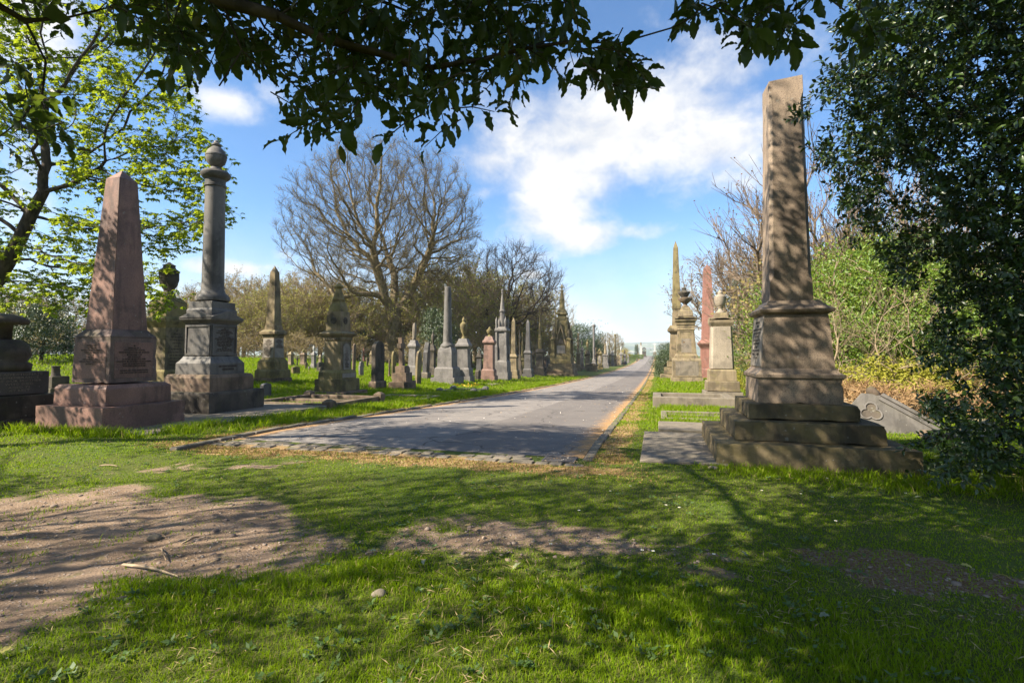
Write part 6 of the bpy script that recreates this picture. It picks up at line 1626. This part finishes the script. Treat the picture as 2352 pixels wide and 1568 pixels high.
gr = np.stack([rs.uniform(-.3, 6.2, 900), rs.uniform(1.0, 7.4, 900)], 1); gr = gr[gr[:, 1]*.32+.1 < gr[:, 0]+.6]
T = [G[rs.random(len(G)) > lit], np.stack([gr[:, 0], gr[:, 1], np.zeros(len(gr))], 1)]
def face_targets(x0, x1, y0, y1, z0, z1, n, lit):
    q = np.stack([rs.uniform(x0, x1, n), rs.uniform(y0, y1, n), rs.uniform(z0, z1, n)], 1); return q[rs.random(n) > lit]
T.append(face_targets(.7, 3.6, 7.8, 8.6, .1, 1.2, 200, .45))           # steps of the broken obelisk
T.append(face_targets(1.3, 3.2, 8.4, 8.9, 1.2, 5.5, 230, .62))
T.append(face_targets(-12.2, -10.4, 7.6, 8.2, .1, 4.8, 300, .52))
T.append(face_targets(-12.6, -10.4, 10.2, 11, .1, 5.5, 300, .62))
T.append(face_targets(-15, -12.6, 7.5, 9, .1, 3.2, 160, .12))
T.append(face_targets(-11.5, -9.5, 15.5, 16.3, .2, 4, 150, .72))
T.append(face_targets(-5.4, -1.1, 8.0, 10.1, 0, .02, 420, 0)); T.append(face_targets(3.6, 6.8, 6.0, 8.5, .2, 6.5, 300, .6))          # the holly stands in the same shade
T.append(ctr[rs.random(len(ctr)) < .75])
T = np.concatenate(T)
t_ = rs.uniform(4.2, 11.5, len(T)); t_[-int(len(ctr)*.75):] = np.maximum(rs.uniform(.9, 3.5, int(len(ctr)*.75)), .9)
K = T+SUN[None]*t_[:, None]
def hidden(K):
    u, v, w = proj_n(K); return (w < .2) | (u < -170) | (u > 2520) | (v < -190)
for _ in range(6):
    bad = ~hidden(K) | (K[:, 2] < 2.3)
    t_[bad] *= 1.28; K[bad] = T[bad]+SUN[None]*t_[bad][:, None]
K = K[hidden(K) & (K[:, 2] > 2.2) & (K[:, 2] < 13)]
far_left = K[:, 0] < -9.0
def clump(Kc, rs, nleaf=26, L=.105, spread=.20):
    n = len(Kc); P = np.repeat(Kc, nleaf, 0)+rs.normal(0, spread, (n*nleaf, 3))*np.array([1, 1, .8])
    N = unit(rs.normal(0, .6, (n*nleaf, 3))+SUN[None]*.9); X = rs.normal(size=(n*nleaf, 3))
    return leaves(LB, P, X, N, L*rs.uniform(.7, 1.2, n*nleaf), L*.62)
# holly overhead: one tree, with its stem behind the camera
ob = np.array([-3.4, -3.2, 0.0]); Kh = K[~far_left]
attr = np.concatenate([B, B, Kh[rs.random(len(Kh)) < .3]])
tr = [ob-np.array([0, 0, .3]), ob+np.array([.05, .05, .8]), ob+np.array([.15, .15, 1.6]), ob+np.array([.3, .35, 2.4]), ob+np.array([.5, .7, 3.1]), ob+np.array([.7, 1.1, 3.7]), ob+np.array([.8, 1.4, 4.4]), ob+np.array([.8, 1.6, 5.2])]
pos, par = colonize(attr, tr, .17, .20, up=.05, jit=.22, seed=16, maxn=16000, inertia=.4)
pos = smooth(pos, par, 1, 8); rad = radii(par, .0030, 2.5, rmax=.20)
# twigs that come into view must carry leaves: prune bare ones
near_b = np.array([((B-q)**2).sum(1).min() < .16**2 for q in pos])
for i in range(len(pos)-1, 0, -1):
    if near_b[i] and par[i] >= 0: near_b[par[i]] = True
u, v, w = proj_n(pos); keep = near_b | (w < .15) | (u < -40) | (u > 2400) | (v < -40)
for i in range(1, len(pos)):
    if par[i] >= 0 and not keep[par[i]]: keep[i] = False
keep[:8] = True
tk, br = tubes(pos, par, rad, (rad >= .05) & keep), tubes(pos, par, rad, (rad < .05) & keep)
tree('overhanging_holly', 'dark broad leaved holly boughs hanging into the top of the view', 'tree', ob, tk,
     [('branches', br, M['barkdk']), ('twigs', tw, M['barkdk']), ('leaves', lv, M['hollyover']), ('crown', clump(Kh, rs), M['holly'])], M['barkdk'])
# a second tree out to the left throws the dapple on the left hand monuments
Kl = K[far_left]; lb = np.array([-18.5, 1.0, float(zt(-18.5, 1.0))])
tr = [lb-np.array([0, 0, .3])]+[lb+np.array([.2*i*.1, .1*i*.1, i*.7]) for i in range(1, 8)]
Kl2 = Kl[rs.random(len(Kl)) < .4]
pos, par = colonize(Kl2, tr, .35, .45, up=.06, jit=.2, seed=15, maxn=6000)
rad = radii(par, .008, 2.4, rmax=.3); tk, br = split_trunk(pos, par, rad, .08)
tree('shade_tree', 'leafy tree outside the left edge whose dappled shade falls on the pink obelisk', 'tree', lb, tk,
     [('branches', br, M['barkdk']), ('crown', clump(Kl, rs, 20, .12, .22), M['holly'])], M['barkdk'])

# slim bare trees outside the left edge: their stems stripe the bare soil with shadow
for i, (off, back, sc2, lab) in enumerate([(.62, 5.8, .85, 'slim bare tree outside the left edge, nearer the tombs'), (-.62, 5.4, .8, 'slim bare tree outside the left edge, nearer the viewer')]):
    x, y = -4.6-.79*back-.62*off, 3.3-.62*back+.79*off
    plant(P_SLIM, 'slim_tree', lab, 'tree', (x, y), sc2, 1.3*i, None, sxy=.42)
# ------------------------------------------------------------------ grass
rs = np.random.default_rng(91)
def blades(P, H, Wd, lean, rs, name, mat, label=None):
    n = len(P); az = rs.uniform(0, 2*pi, n); la = rs.uniform(0, 2*pi, n); ln = lean*rs.uniform(.2, 1.3, n)
    a = np.stack([np.cos(az), np.sin(az), np.zeros(n)], 1)*(Wd/2)[:, None]
    l = np.stack([np.cos(la), np.sin(la), np.zeros(n)], 1)*(ln*H)[:, None]; up = np.array([0, 0, 1.0])
    z1 = up*(H*.55)[:, None]; z2 = up*(H*np.sqrt(np.clip(1-(ln*.7)**2, .2, 1)))[:, None]
    V = np.stack([P-a, P+a, P+l*.35+z1+a*.75, P+l*.35+z1-a*.75, P+l+z2], 1).reshape(-1, 3)
    o = np.arange(n)[:, None]*5
    me = np_mesh(name, V, o+np.array([[0, 1, 2, 3]]), o+np.array([[3, 2, 4]]))
    return tag(obj(name, me, mat), label, None, None, 'stuff')
GR = leafmat('grass_blade', (.125, .215, .004), (.225, .31, .008), trans=.45, rough=.6, spec=.12, c3=(.34, .28, .10), f3=.09, transcol=(.28, .40, .004))
GD = leafmat('dry_grass_blade', (.42, .28, .12), (.30, .19, .08), trans=.25, rough=.85, spec=.1, c3=(.17, .22, .02), f3=.28)

def field(n, rlo, rhi, rs, a0=-72, a1=62):
    r = np.exp(rs.uniform(np.log(rlo), np.log(rhi), n)); a = np.radians(rs.uniform(a0, a1, n)); x = r*np.sin(a); y = r*np.cos(a); return x, y, r
BLOCK = [(-14.5, -9.42, 7.5, 13.25), (-.25, 3.8, 7.78, 10.6), (.02, 1.4, 11.2, 12.5), (RX0-.02, RX1+.02, 7.28, 300), (-7.6, -1.1, 7.2, 7.86), (.8, 3.8, 7.75, 10.8)]
def open_(x, y):
    k = np.ones(len(x), bool)
    for a, b, c, d in BLOCK: k &= ~((x > a) & (x < b) & (y > c) & (y < d))
    return k
x, y, r = field(760000, 2.0, 66, rs, -66, 46)
k = open_(x, y) & ~((x > RX0) & (x < RX1) & (y > 7.3)) & (y > .9); x, y, r = x[k], y[k], r[k]
d_, dr_, mo_ = masks(x, y); tuft = fbm(x, y, 1.5, 44); fine = fbm(x, y, 7, 45)
p = np.clip(1-d_*1.0+.16*(fine > .57), 0, 1)*np.clip(1-.9*dr_, .05, 1)*np.clip(1-.75*mo_, 0, 1)
k = (rs.random(len(x)) < p*(.55+.9*sstep(.32, .6, tuft))); x, y, r, tuft, d_, dr_ = x[k], y[k], r[k], tuft[k], d_[k], dr_[k]
nearf = sstep(4.6, 2.8, y+.12*x)
verge = sstep(-7.8, -8.6, x)*sstep(11.5, 14, y)+sstep(-.2, .3, x)*sstep(12.4, 13.2, y)
H = (.022+.012*nearf+.050*sstep(.48, .78, tuft)*nearf+.10*np.clip(verge, 0, 1)+.05*sstep(9, 16, r))*rs.uniform(.45, 1.35, len(x))
base_ = sstep(.5, .1, np.abs(y-7.55))*sstep(.5, 1.0, x)*(x < 6)
H = H+base_*rs.uniform(.0, .13, len(x)); H = H*(1-.5*dr_)*(1-.4*d_)
H = H+(rs.random(len(x)) < .012)*nearf*rs.uniform(.03, .09, len(x))
Wd = np.clip(.0020+.0010*r, .0028, .05)*rs.uniform(.6, 1.2, len(x))
near = (np.abs(x) < 16) & (y < 22)
z = zt(x, y)+np.where(near, (fbm(x, y, 1.3, 21)-.5)*.07*sstep(8.5, 6.5, y)+(fbm(x, y, 7, 5)-.5)*.055*d_, 0)-.004
blades(np.stack([x, y, z], 1), H, Wd, .75, rs, 'grass', GR, 'short green spring grass')
# longer tufts: verges, foot of the stones, round the dirt
seeds = []
for (x0, x1, y0, y1, n) in ((-9.4, -8.0, 8, 13.5, 60), (-9.6, -8.2, 13.5, 45, 420), (-14, -9.0, 14, 30, 520), (-22, -12, 18, 40, 500), (.5, 6, 6.9, 7.7, 120), (.2, 3.5, 12.6, 21, 260), (3.6, 6.5, 7.4, 9.5, 90), (-12.6, -9.3, 7.3, 7.5, 70), (-9.42, -9.3, 7.5, 13, 60)):
    seeds.append(np.stack([rs.uniform(x0, x1, n), rs.uniform(y0, y1, n)], 1))
S_ = np.concatenate(seeds); nb = 26
x = np.repeat(S_[:, 0], nb)+rs.normal(0, .09, len(S_)*nb); y = np.repeat(S_[:, 1], nb)+rs.normal(0, .09, len(S_)*nb)
k = open_(x, y); x, y = x[k], y[k]; r = np.hypot(x, y)
blades(np.stack([x, y, zt(x, y)-.01], 1), rs.uniform(.08, .26, len(x))*np.where((x > 0) & (y < 8.2), .5, 1), np.clip(.003+.0009*r, .004, .03), .85, rs, 'grass_tufts', GR, 'longer grass tufts along the verges')
# flat rosettes of clover and plantain among the grass, and dead thatch lying on it
x, y, r = field(1100, 2.3, 11, rs, -62, 44); k = open_(x, y) & ~((x > RX0) & (x < RX1) & (y > 6.9)) & (y > 1); x, y = x[k], y[k]
d_, dr_, _m = masks(x, y); k = (fbm(x, y, .9, 61) > .52) & (d_ < .8); x, y = x[k], y[k]; nl = 7; n = len(x)
P_ = np.repeat(np.stack([x, y, zt(x, y)+.02+(fbm(x, y, 1.3, 21)-.5)*.07*sstep(8.5, 6.5, y)], 1), nl, 0)+rs.normal(0, .015, (n*nl, 3))*np.array([1, 1, .5]); az_ = rs.uniform(0, 6.3, n*nl)
wl = leaves(LB, P_, np.stack([np.cos(az_), np.sin(az_), rs.uniform(.1, .7, n*nl)], 1), np.array([0, 0, 1.0])+rs.normal(0, .3, (n*nl, 3)), rs.uniform(.02, .05, n*nl), rs.uniform(.014, .03, n*nl))
tag(obj('clover', np_mesh('clover', *wl), leafmat('clover_leaf', (.06, .12, .02), (.11, .17, .05), trans=.3, rough=.5)), 'clover and low weeds in the lawn', None, None, 'stuff')
x, y, r = field(8000, 2.3, 12, rs, -62, 44); k = open_(x, y) & ~((x > RX0) & (x < RX1) & (y > 6.9)) & (y > 1); x, y = x[k], y[k]
k = fbm(x, y, 1.1, 63) > .50; x, y = x[k], y[k]; n = len(x); az_ = rs.uniform(0, 6.3, n)
P_ = np.stack([x, y, zt(x, y)+.018+.02*rs.random(n)+(fbm(x, y, 1.3, 21)-.5)*.07*sstep(8.5, 6.5, y)], 1)
wl = leaves(LB, P_, np.stack([np.cos(az_), np.sin(az_), rs.normal(0, .25, n)], 1), np.array([0, 0, 1.0])+rs.normal(0, .4, (n, 3)), rs.uniform(.03, .10, n), rs.uniform(.003, .007, n))
tag(obj('thatch', np_mesh('thatch', *wl), leafmat('dead_thatch', (.40, .31, .15), (.30, .21, .10), trans=.2, rough=.9)), 'dead grass thatch lying in the lawn', None, None, 'stuff')
# scorched grass along the road edges and before the setts
x1 = rs.uniform(-9, .4, 70000); y1 = rs.uniform(6.0, 8.2, 70000); x2 = np.where(rs.random(70000) < .5, rs.uniform(-8.6, -7.6, 70000), rs.uniform(-1.1, .2, 70000)); y2 = 7.6+rs.random(70000)**2*50
x = np.concatenate([x1, x2]); y = np.concatenate([y1, y2]); k = open_(x, y); x, y = x[k], y[k]
d_, dr_, _m = masks(x, y); k = rs.random(len(x)) < dr_*.8; x, y = x[k], y[k]; r = np.hypot(x, y)
z = zt(x, y)+np.where(y < 8.5, (fbm(x, y, 1.3, 21)-.5)*.07*sstep(8.5, 6.5, y), 0)
blades(np.stack([x, y, z-.003], 1), rs.uniform(.012, .04, len(x)), np.clip(.004+.0009*r, .004, .03), 1.0, rs, 'dry_grass', GD, 'scorched orange grass and moss beside the road')

# ------------------------------------------------------------------ grit, litter, fallen things
n = 3000; uvp = np.concatenate([sample_poly(DIRT, 1900, rs), sample_poly(STRIP, 900, rs), sample_poly(STRIP2, 300, rs)])
uvp = uvp[(uvp[:, 1] > 1.2)]
ico = bmesh.new(); bmesh.ops.create_icosphere(ico, subdivisions=1, radius=1); iv = np.array([v.co[:] for v in ico.verts]); it_ = np.array([[v.index for v in f.verts] for f in ico.faces]); ico.free()
n = len(uvp); s = .005*np.exp(rs.normal(0, .7, n)); s = np.minimum(s, .032)
V = (iv[None]*rs.uniform(.7, 1.3, (n, len(iv), 1)))*s[:, None, None]*np.array([1.2, 1, .6]); ang = rs.uniform(0, 6.3, n); c_, s_ = np.cos(ang), np.sin(ang)
V = np.stack([V[..., 0]*c_[:, None]-V[..., 1]*s_[:, None], V[..., 0]*s_[:, None]+V[..., 1]*c_[:, None], V[..., 2]], -1)
zg = zt(uvp[:, 0], uvp[:, 1])+(fbm(uvp[:, 0], uvp[:, 1], 1.3, 21)-.5)*.07*sstep(8.5, 6.5, uvp[:, 1])+(fbm(uvp[:, 0], uvp[:, 1], 9, 5)-.5)*.03
V = V+np.stack([uvp[:, 0], uvp[:, 1], zg], 1)[:, None]
Tt = (it_[None]+(np.arange(n)*len(iv))[:, None, None]).reshape(-1, 3)
GV = leafmat('grit_stone', (.21, .155, .115), (.31, .245, .195), trans=0, rough=.95, spec=.1, c3=(.17, .13, .11), f3=.25)
tag(obj('gravel', np_mesh('gravel', V.reshape(-1, 3), None, Tt), GV), 'loose grit on the bare soil', None, None, 'stuff')
# leaf litter on the road and setts
n = 1500; x = rs.uniform(RX0, RX1, n); y = 7.3+rs.random(n)**1.7*32; e = rs.random(n) < .55
x = np.where(e, np.where(rs.random(n) < .5, RX0+rs.exponential(.25, n), RX1-rs.exponential(.22, n)), x)
z = zt(x, y)+.062-.05*((x-(RX0+RX1)/2)/3.2)**2; z = np.where(y < 7.9, .03, z)
P_ = np.stack([x, y, z], 1); q = sample_poly(DIRT, 260, rs); q = q[q[:, 1] > 1.2]
P_ = np.concatenate([P_, np.stack([q[:, 0], q[:, 1], zt(q[:, 0], q[:, 1])+.012+(fbm(q[:, 0], q[:, 1], 1.3, 21)-.5)*.07*sstep(8.5, 6.5, q[:, 1])+(fbm(q[:, 0], q[:, 1], 7, 5)-.5)*.055], 1)]); y = P_[:, 1]; n = len(P_)
lt = leaves(LB, P_, np.stack([rs.normal(size=n), rs.normal(size=n), rs.normal(0, .15, n)], 1), np.array([0, 0, 1.0])+rs.normal(0, .25, (n, 3)), (.015+.0026*y)*rs.uniform(.4, 1.2, n), (.008+.0016*y)*rs.uniform(.5, 1.1, n))
LM = leafmat('leaf_litter', (.36, .22, .10), (.50, .36, .22), trans=.1, rough=.9, spec=.1, c3=(.62, .56, .48), f3=.22)
tag(obj('leaf_litter', np_mesh('leaf_litter', *lt), LM), 'dry leaf litter and petals scattered on the road', None, None, 'stuff')

# countable fallen things in the near grass
def gz(x, y): return float(zt(x, y)+(fbm(np.array([x]), np.array([y]), 1.3, 21)[0]-.5)*.07*sstep(8.5, 6.5, y))
FL = leafmat('fallen_leaf', (.10, .13, .07), (.22, .24, .14), trans=.1, rough=.4, spec=.5)
FLB = leafmat('fallen_leaf_yellow', (.42, .40, .10), (.38, .34, .10), trans=.2, rough=.6, spec=.3)
for i, (u, v, mt, lab) in enumerate([(1700, 1272, FL, 'curled grey green fallen leaf on the faint track right of centre'), (2290, 1335, FLB, 'yellow fallen leaf on the reddish bare patch at the right edge'), (2205, 1312, FLB, 'long yellow green fallen leaf on the reddish bare patch'), (1905, 1430, FL, 'dark curled fallen leaf in the lower right grass'), (845, 1278, FL, 'green fallen leaf at the end of the bare strip'), (1860, 1075, FL, 'pale blue green fallen leaf by the broken obelisk steps'), (2100, 1148, FL, 'dark fallen leaf in the right hand grass'), (975, 1298, FL, 'grey green fallen leaf upright in the middle grass'), (30, 1500, FLB, 'pale fallen leaf on the soil in the lower left corner'), (1195, 1300, FL, 'small fallen leaf just below the bare strip')]):
    p_ = gnd(u, v); c = np.array([[p_[0], p_[1], gz(p_[0], p_[1])+.035]])
    rl = np.random.default_rng(200+i); lv_ = leaves(LH, np.zeros((1, 3)), rl.normal(size=(1, 3))*np.array([1, 1, .12]), np.array([[0, 0, 1.0]])+rl.normal(0, .3, (1, 3)), .075, .036)
    o = obj('fallen_leaf', np_mesh('fallen_leaf', *lv_, smooth=True), mt, None, c[0]); tag(o, lab, 'leaf', 'fallen leaves in the grass')
TW = plain('dead_stick', (.30, .22, .14), .9)
TWP = plain('stripped_stick', (.42, .31, .20), .8)
for i, (u0, v0, u1, v1, mt, rr_, lab) in enumerate([(282, 1300, 415, 1330, TWP, .014, 'pale stripped stick lying on the bare soil'), (415, 1252, 460, 1238, TW, .012, 'short brown stick on the bare soil above the pale one'), (365, 1262, 382, 1290, TW, .008, 'curved thin twig on the bare soil beside a stone'), (1598, 1250, 1640, 1226, TW, .008, 'dark forked twig at the right end of the bare strip'), (230, 1070, 270, 1072, TW, .012, 'thin stick in the grass at the left above the soil')]):
    a = gnd(u0, v0); b_ = gnd(u1, v1); a[2] = gz(a[0], a[1])+.02; b_[2] = gz(b_[0], b_[1])+.02
    pts = np.array([a*(1-t)+b_*t+np.array([.012*sin(5*t+i), .012*sin(4*t), .01*sin(pi*t)]) for t in np.linspace(0, 1, 7)]); pa = np.arange(-1, 6)
    tb = tubes(pts, pa, np.linspace(rr_, rr_*.5, 7)); o = obj('fallen_stick', np_mesh('fallen_stick', tb[0]-a, tb[1], smooth=True), mt, None, a); tag(o, lab, 'stick')
for i, (u, v, s, lab) in enumerate([(355, 1238, .045, 'square brown stone on the bare soil'), (870, 1372, .04, 'brown clod in the front grass'), (1338, 1358, .02, 'small rounded stone in the front grass'), (1670, 1290, .03, 'grey pebble on the bare strip'), (1640, 1078, .05, 'flat tan stone by the foot of the broken obelisk')]):
    p_ = gnd(u, v); bm = bmesh.new(); bmesh.ops.create_icosphere(bm, subdivisions=3, radius=s)
    for q in bm.verts: q.co = Vector((q.co.x*1.25, q.co.y, q.co.z*.65))*(1+.18*sin(60*q.co.x+i)*sin(55*q.co.y+1))
    o = obj('loose_stone', bm_mesh(bm, 'loose_stone', 0), M['slab'], None, (p_[0], p_[1], gz(p_[0], p_[1])+s*.3)); tag(o, lab, 'stone')
# daisies
DW = plain('daisy_petal', (.85, .85, .82), .7); DY = plain('daisy_heart', (.75, .55, .05), .7); ST = plain('daisy_stalk', (.10, .16, .03), .7)
bm = bmesh.new()
for a in range(9):
    m_ = Matrix.Rotation(a*2*pi/9, 4, 'Z'); q = [bm.verts.new(m_ @ Vector(c)) for c in ((.003, -.002, .05), (.013, -.004, .052), (.013, .004, .052), (.003, .002, .05))]; bm.faces.new(q)
pet = bm_mesh(bm, 'petals'); bm = bmesh.new(); ngon_loft(bm, [(.001, -.01), (.001, .05)], 4); stk = bm_mesh(bm, 'stalk'); bm = bmesh.new(); ngon_loft(bm, [(.0035, .049), (.0035, .053), (.001, .055)], 8); hrt = bm_mesh(bm, 'heart')
for i, (u, v) in enumerate([(1378, 1100), (1402, 1142), (1448, 1128), (1530, 1172), (1750, 1135), (1840, 1140), (1900, 1108), (1912, 1150), (1920, 1215), (1640, 1290), (1560, 1178), (1500, 1282), (1475, 1280), (1330, 1186), (2080, 1140), (1265, 1262)]):
    p_ = gnd(u, v); r = thing('daisy', 'small white daisy in the grass', 'daisy', (p_[0], p_[1], gz(p_[0], p_[1])), i*.7, 'daisies in the lawn')
    obj('petals', pet, DW, r); obj('stalk', stk, ST, r); obj('heart', hrt, DY, r)
# daffodils in the white grave kerb
DAF = leafmat('daffodil_petal', (.85, .58, .04), (.80, .66, .08), trans=.3, rough=.6); DL = leafmat('daffodil_leaf', (.05, .11, .03), (.08, .15, .04), trans=.2)
for i in range(9):
    x, y = -10.6+1.1*rs.random(), 25.8+1.5*rs.random(); r = thing('daffodil', 'yellow daffodil clump inside the white grave kerb', 'daffodil', (x, y, float(zt(x, y))), i, 'daffodils on the grave')
    n = 14; lv_ = leaves(LB, rs.normal(0, .05, (n, 3))*np.array([1, 1, 0]), np.array([0, 0, 1.0])+rs.normal(0, .3, (n, 3)), rs.normal(size=(n, 3)), .38, .03); obj('blades', np_mesh('blades', *lv_), DL, r)
    n = 18; c = np.repeat(rs.normal(0, .12, (3, 3))*np.array([1, 1, .3])+np.array([0, 0, .42]), 6, 0); lv_ = leaves(LB, c, rs.normal(size=(n, 3)), rs.normal(size=(n, 3)), .09, .06); obj('flowers', np_mesh('flowers', *lv_), DAF, r)

# ------------------------------------------------------------------ the hazy air
bm = bmesh.new(); box(bm, -4300, 4300, -90, 4300, -64, 90)
t = NT('hazy_air'); v_ = t.n('ShaderNodeVolumePrincipled', {'Color': (.78, .88, 1.0), 'Density': .00018, 'Anisotropy': .0})
t.t.links.new(v_.outputs[0], t.out.inputs['Volume'])
hz = obj('haze', bm_mesh(bm, 'haze'), t.m); tag(hz, 'thin blue haze', None, None, 'stuff')

# ------------------------------------------------------------------ sky with clouds, sun, camera
wd = bpy.data.worlds.new('World'); SC.world = wd; wd.use_nodes = True
t = NT.__new__(NT); t.t = wd.node_tree; t.t.nodes.clear(); out = t.t.nodes.new('ShaderNodeOutputWorld')
sky = t.n('ShaderNodeTexSky', sky_type='NISHITA', sun_disc=False, sun_elevation=SUN_EL, sun_rotation=SUN_AZ, altitude=200.0, air_density=1.0, dust_density=.6, ozone_density=2.2)
dirn = t.n('ShaderNodeTexCoord').outputs['Generated']; sp = t.n('ShaderNodeSeparateXYZ', {0: dirn})
az = t.math('ARCTAN2', sp.outputs[0], sp.outputs[1]); el = t.math('ARCSINE', sp.outputs[2])
def aoe(u, v):
    d = unit(ray(u, v)); return atan2(d[0], d[1]), asin(d[2])
cv = t.n('ShaderNodeCombineXYZ', {0: az, 1: t.math('MULTIPLY', el, 1.35), 2: 0.0}).outputs[0]
warp = t.n('ShaderNodeTexNoise', {'Vector': cv, 'Scale': 5.0, 'Detail': 3.0}).outputs[1]
cw = t.n('ShaderNodeVectorMath', {0: cv, 1: t.n('ShaderNodeVectorMath', {0: warp, 1: (-.5, -.5, -.5)}, operation='ADD').outputs[0], 2: (.07, .07, .07)}, operation='MULTIPLY_ADD')
cwp = t.n('ShaderNodeVectorMath', {0: t.n('ShaderNodeVectorMath', {0: warp, 1: (.5, .5, .5)}, operation='SUBTRACT').outputs[0], 1: (.07, .07, 0)}, operation='MULTIPLY').outputs[0]
cc = t.n('ShaderNodeVectorMath', {0: cv, 1: cwp}, operation='ADD').outputs[0]
fb = t.n('ShaderNodeTexNoise', {'Vector': cc, 'Scale': 8.0, 'Detail': 9.0, 'Roughness': .6}).outputs[0]
fb2 = t.n('ShaderNodeTexNoise', {'Vector': cc, 'Scale': 3.0, 'Detail': 6.0, 'Roughness': .55}).outputs[0]
# cloud banks: azimuth, elevation of the centre, radii (all as directions in the sky)
BL = [(1420, 300, 360, 135, 1.05), (1620, 330, 200, 90, 1.0), (1500, 200, 360, 110, .72), (1200, 320, 140, 90, .85), (1640, 410, 150, 50, .6), (1300, 390, 170, 110, 1.0), (1270, 480, 120, 120, .95), (1330, 545, 130, 50, .9), (1450, 535, 110, 28, .6), (1560, 525, 80, 16, .4), (1260, 585, 70, 30, .6), (1140, 370, 110, 75, .75), (520, 235, 75, 45, .62), (620, 215, 45, 30, .35), (1420, 180, 260, 80, .5), (1225, 632, 40, 16, .7), (90, 30, 220, 120, .75), (60, 420, 120, 200, .5), (560, 620, 110, 30, .75), (640, 580, 50, 25, .5), (470, 610, 60, 30, .8), (1110, 440, 50, 25, .5), (1345, 612, 40, 12, .5), (1420, 455, 40, 15, .35), (1690, 432, 45, 20, .4), (1110, 700, 260, 50, .35), (1480, 740, 280, 40, .55), (1380, 690, 90, 14, .4), (1720, 560, 120, 30, .2), (1510, 60, 60, 40, .35)]
acc = None
for u, v, ru, rv, a in BL:
    a0, e0 = aoe(u, v); a1, _ = aoe(u+ru, v); _, e1 = aoe(u, v-rv); ra, re = abs(a1-a0), abs(e1-e0)
    dx = t.math('DIVIDE', t.math('SUBTRACT', az, a0), ra); dy = t.math('DIVIDE', t.math('SUBTRACT', el, e0), re)
    q = t.math('ADD', t.math('MULTIPLY', dx, dx), t.math('MULTIPLY', dy, dy))
    g = t.math('MULTIPLY', t.math('POWER', 2.7183, t.math('MULTIPLY', q, -.9)), a)
    acc = g if acc is None else t.math('MAXIMUM', acc, t.math('ADD', t.math('MULTIPLY', acc, .55), t.math('MULTIPLY', g, .9))) if False else t.math('MAXIMUM', acc, g)
dens = t.math('ADD', acc, t.math('ADD', t.math('MULTIPLY', t.math('SUBTRACT', fb, .5), 1.5), t.math('MULTIPLY', t.math('SUBTRACT', fb2, .5), .5)))
mask = t.step(dens, .17, .95)
# unseen clouds added behind the camera to lift the fill light
rear_fill = t.step(t.math('ABSOLUTE', t.math('SUBTRACT', az, -.27)), 1.1, 1.5)
mask = t.math('MAXIMUM', mask, t.math('MULTIPLY', rear_fill, t.step(fb2, .44, .66, 0, .75)))
thin = t.math('MULTIPLY', t.step(el, .27, .0), .85)
mask = t.math('MAXIMUM', mask, t.math('MULTIPLY', thin, t.step(fb2, .25, .62, .45, 1.0)))
shade = t.step(t.math('ADD', t.math('MULTIPLY', fb, .75), t.math('MULTIPLY', fb2, .45)), .46, .72)
ccol = t.mix(shade, (2.95, 3.05, 3.25), (3.85, 3.82, 3.75))
skyc = t.mix(1.0, sky.outputs[0], (.55, .71, .83), 'MULTIPLY')
col = t.mix(mask, skyc, ccol)
bg = t.n('ShaderNodeBackground', {'Color': col, 'Strength': .1}); t.t.links.new(bg.outputs[0], out.inputs[0])

su = bpy.data.lights.new('sun', 'SUN'); su.energy = 5.0; su.angle = radians(.55); su.color = (1.0, .91, .76)
so = bpy.data.objects.new('sun', su); COL.objects.link(so); so.rotation_euler = Vector((-SUN).tolist()).to_track_quat('-Z', 'Y').to_euler(); so.location = (-20, -20, 30)

cam = bpy.data.cameras.new('camera'); co = bpy.data.objects.new('camera', cam); COL.objects.link(co)
cam.sensor_width = 36; cam.lens = 36*F/2352; cam.shift_y = -(784-CY)/2352; cam.clip_end = 9000; cam.clip_start = .05
rot = Matrix(((_r[0], _u[0], -_f[0]), (_r[1], _u[1], -_f[1]), (_r[2], _u[2], -_f[2])))
co.matrix_world = Matrix.Translation(CAM.tolist()) @ rot.to_4x4()
SC.camera = co
SC.view_settings.view_transform = 'Standard'; SC.view_settings.look = 'None'; SC.view_settings.exposure = 1.52; SC.view_settings.gamma = 1.0
SC.render.engine = 'CYCLES'
SC.cycles.max_bounces = 6; SC.cycles.diffuse_bounces = 3; SC.cycles.glossy_bounces = 2; SC.cycles.transmission_bounces = 3; SC.cycles.transparent_max_bounces = 4
SC.cycles.caustics_reflective = False; SC.cycles.caustics_refractive = False; SC.cycles.sample_clamp_indirect = 4.0
SC.cycles.use_denoising = True
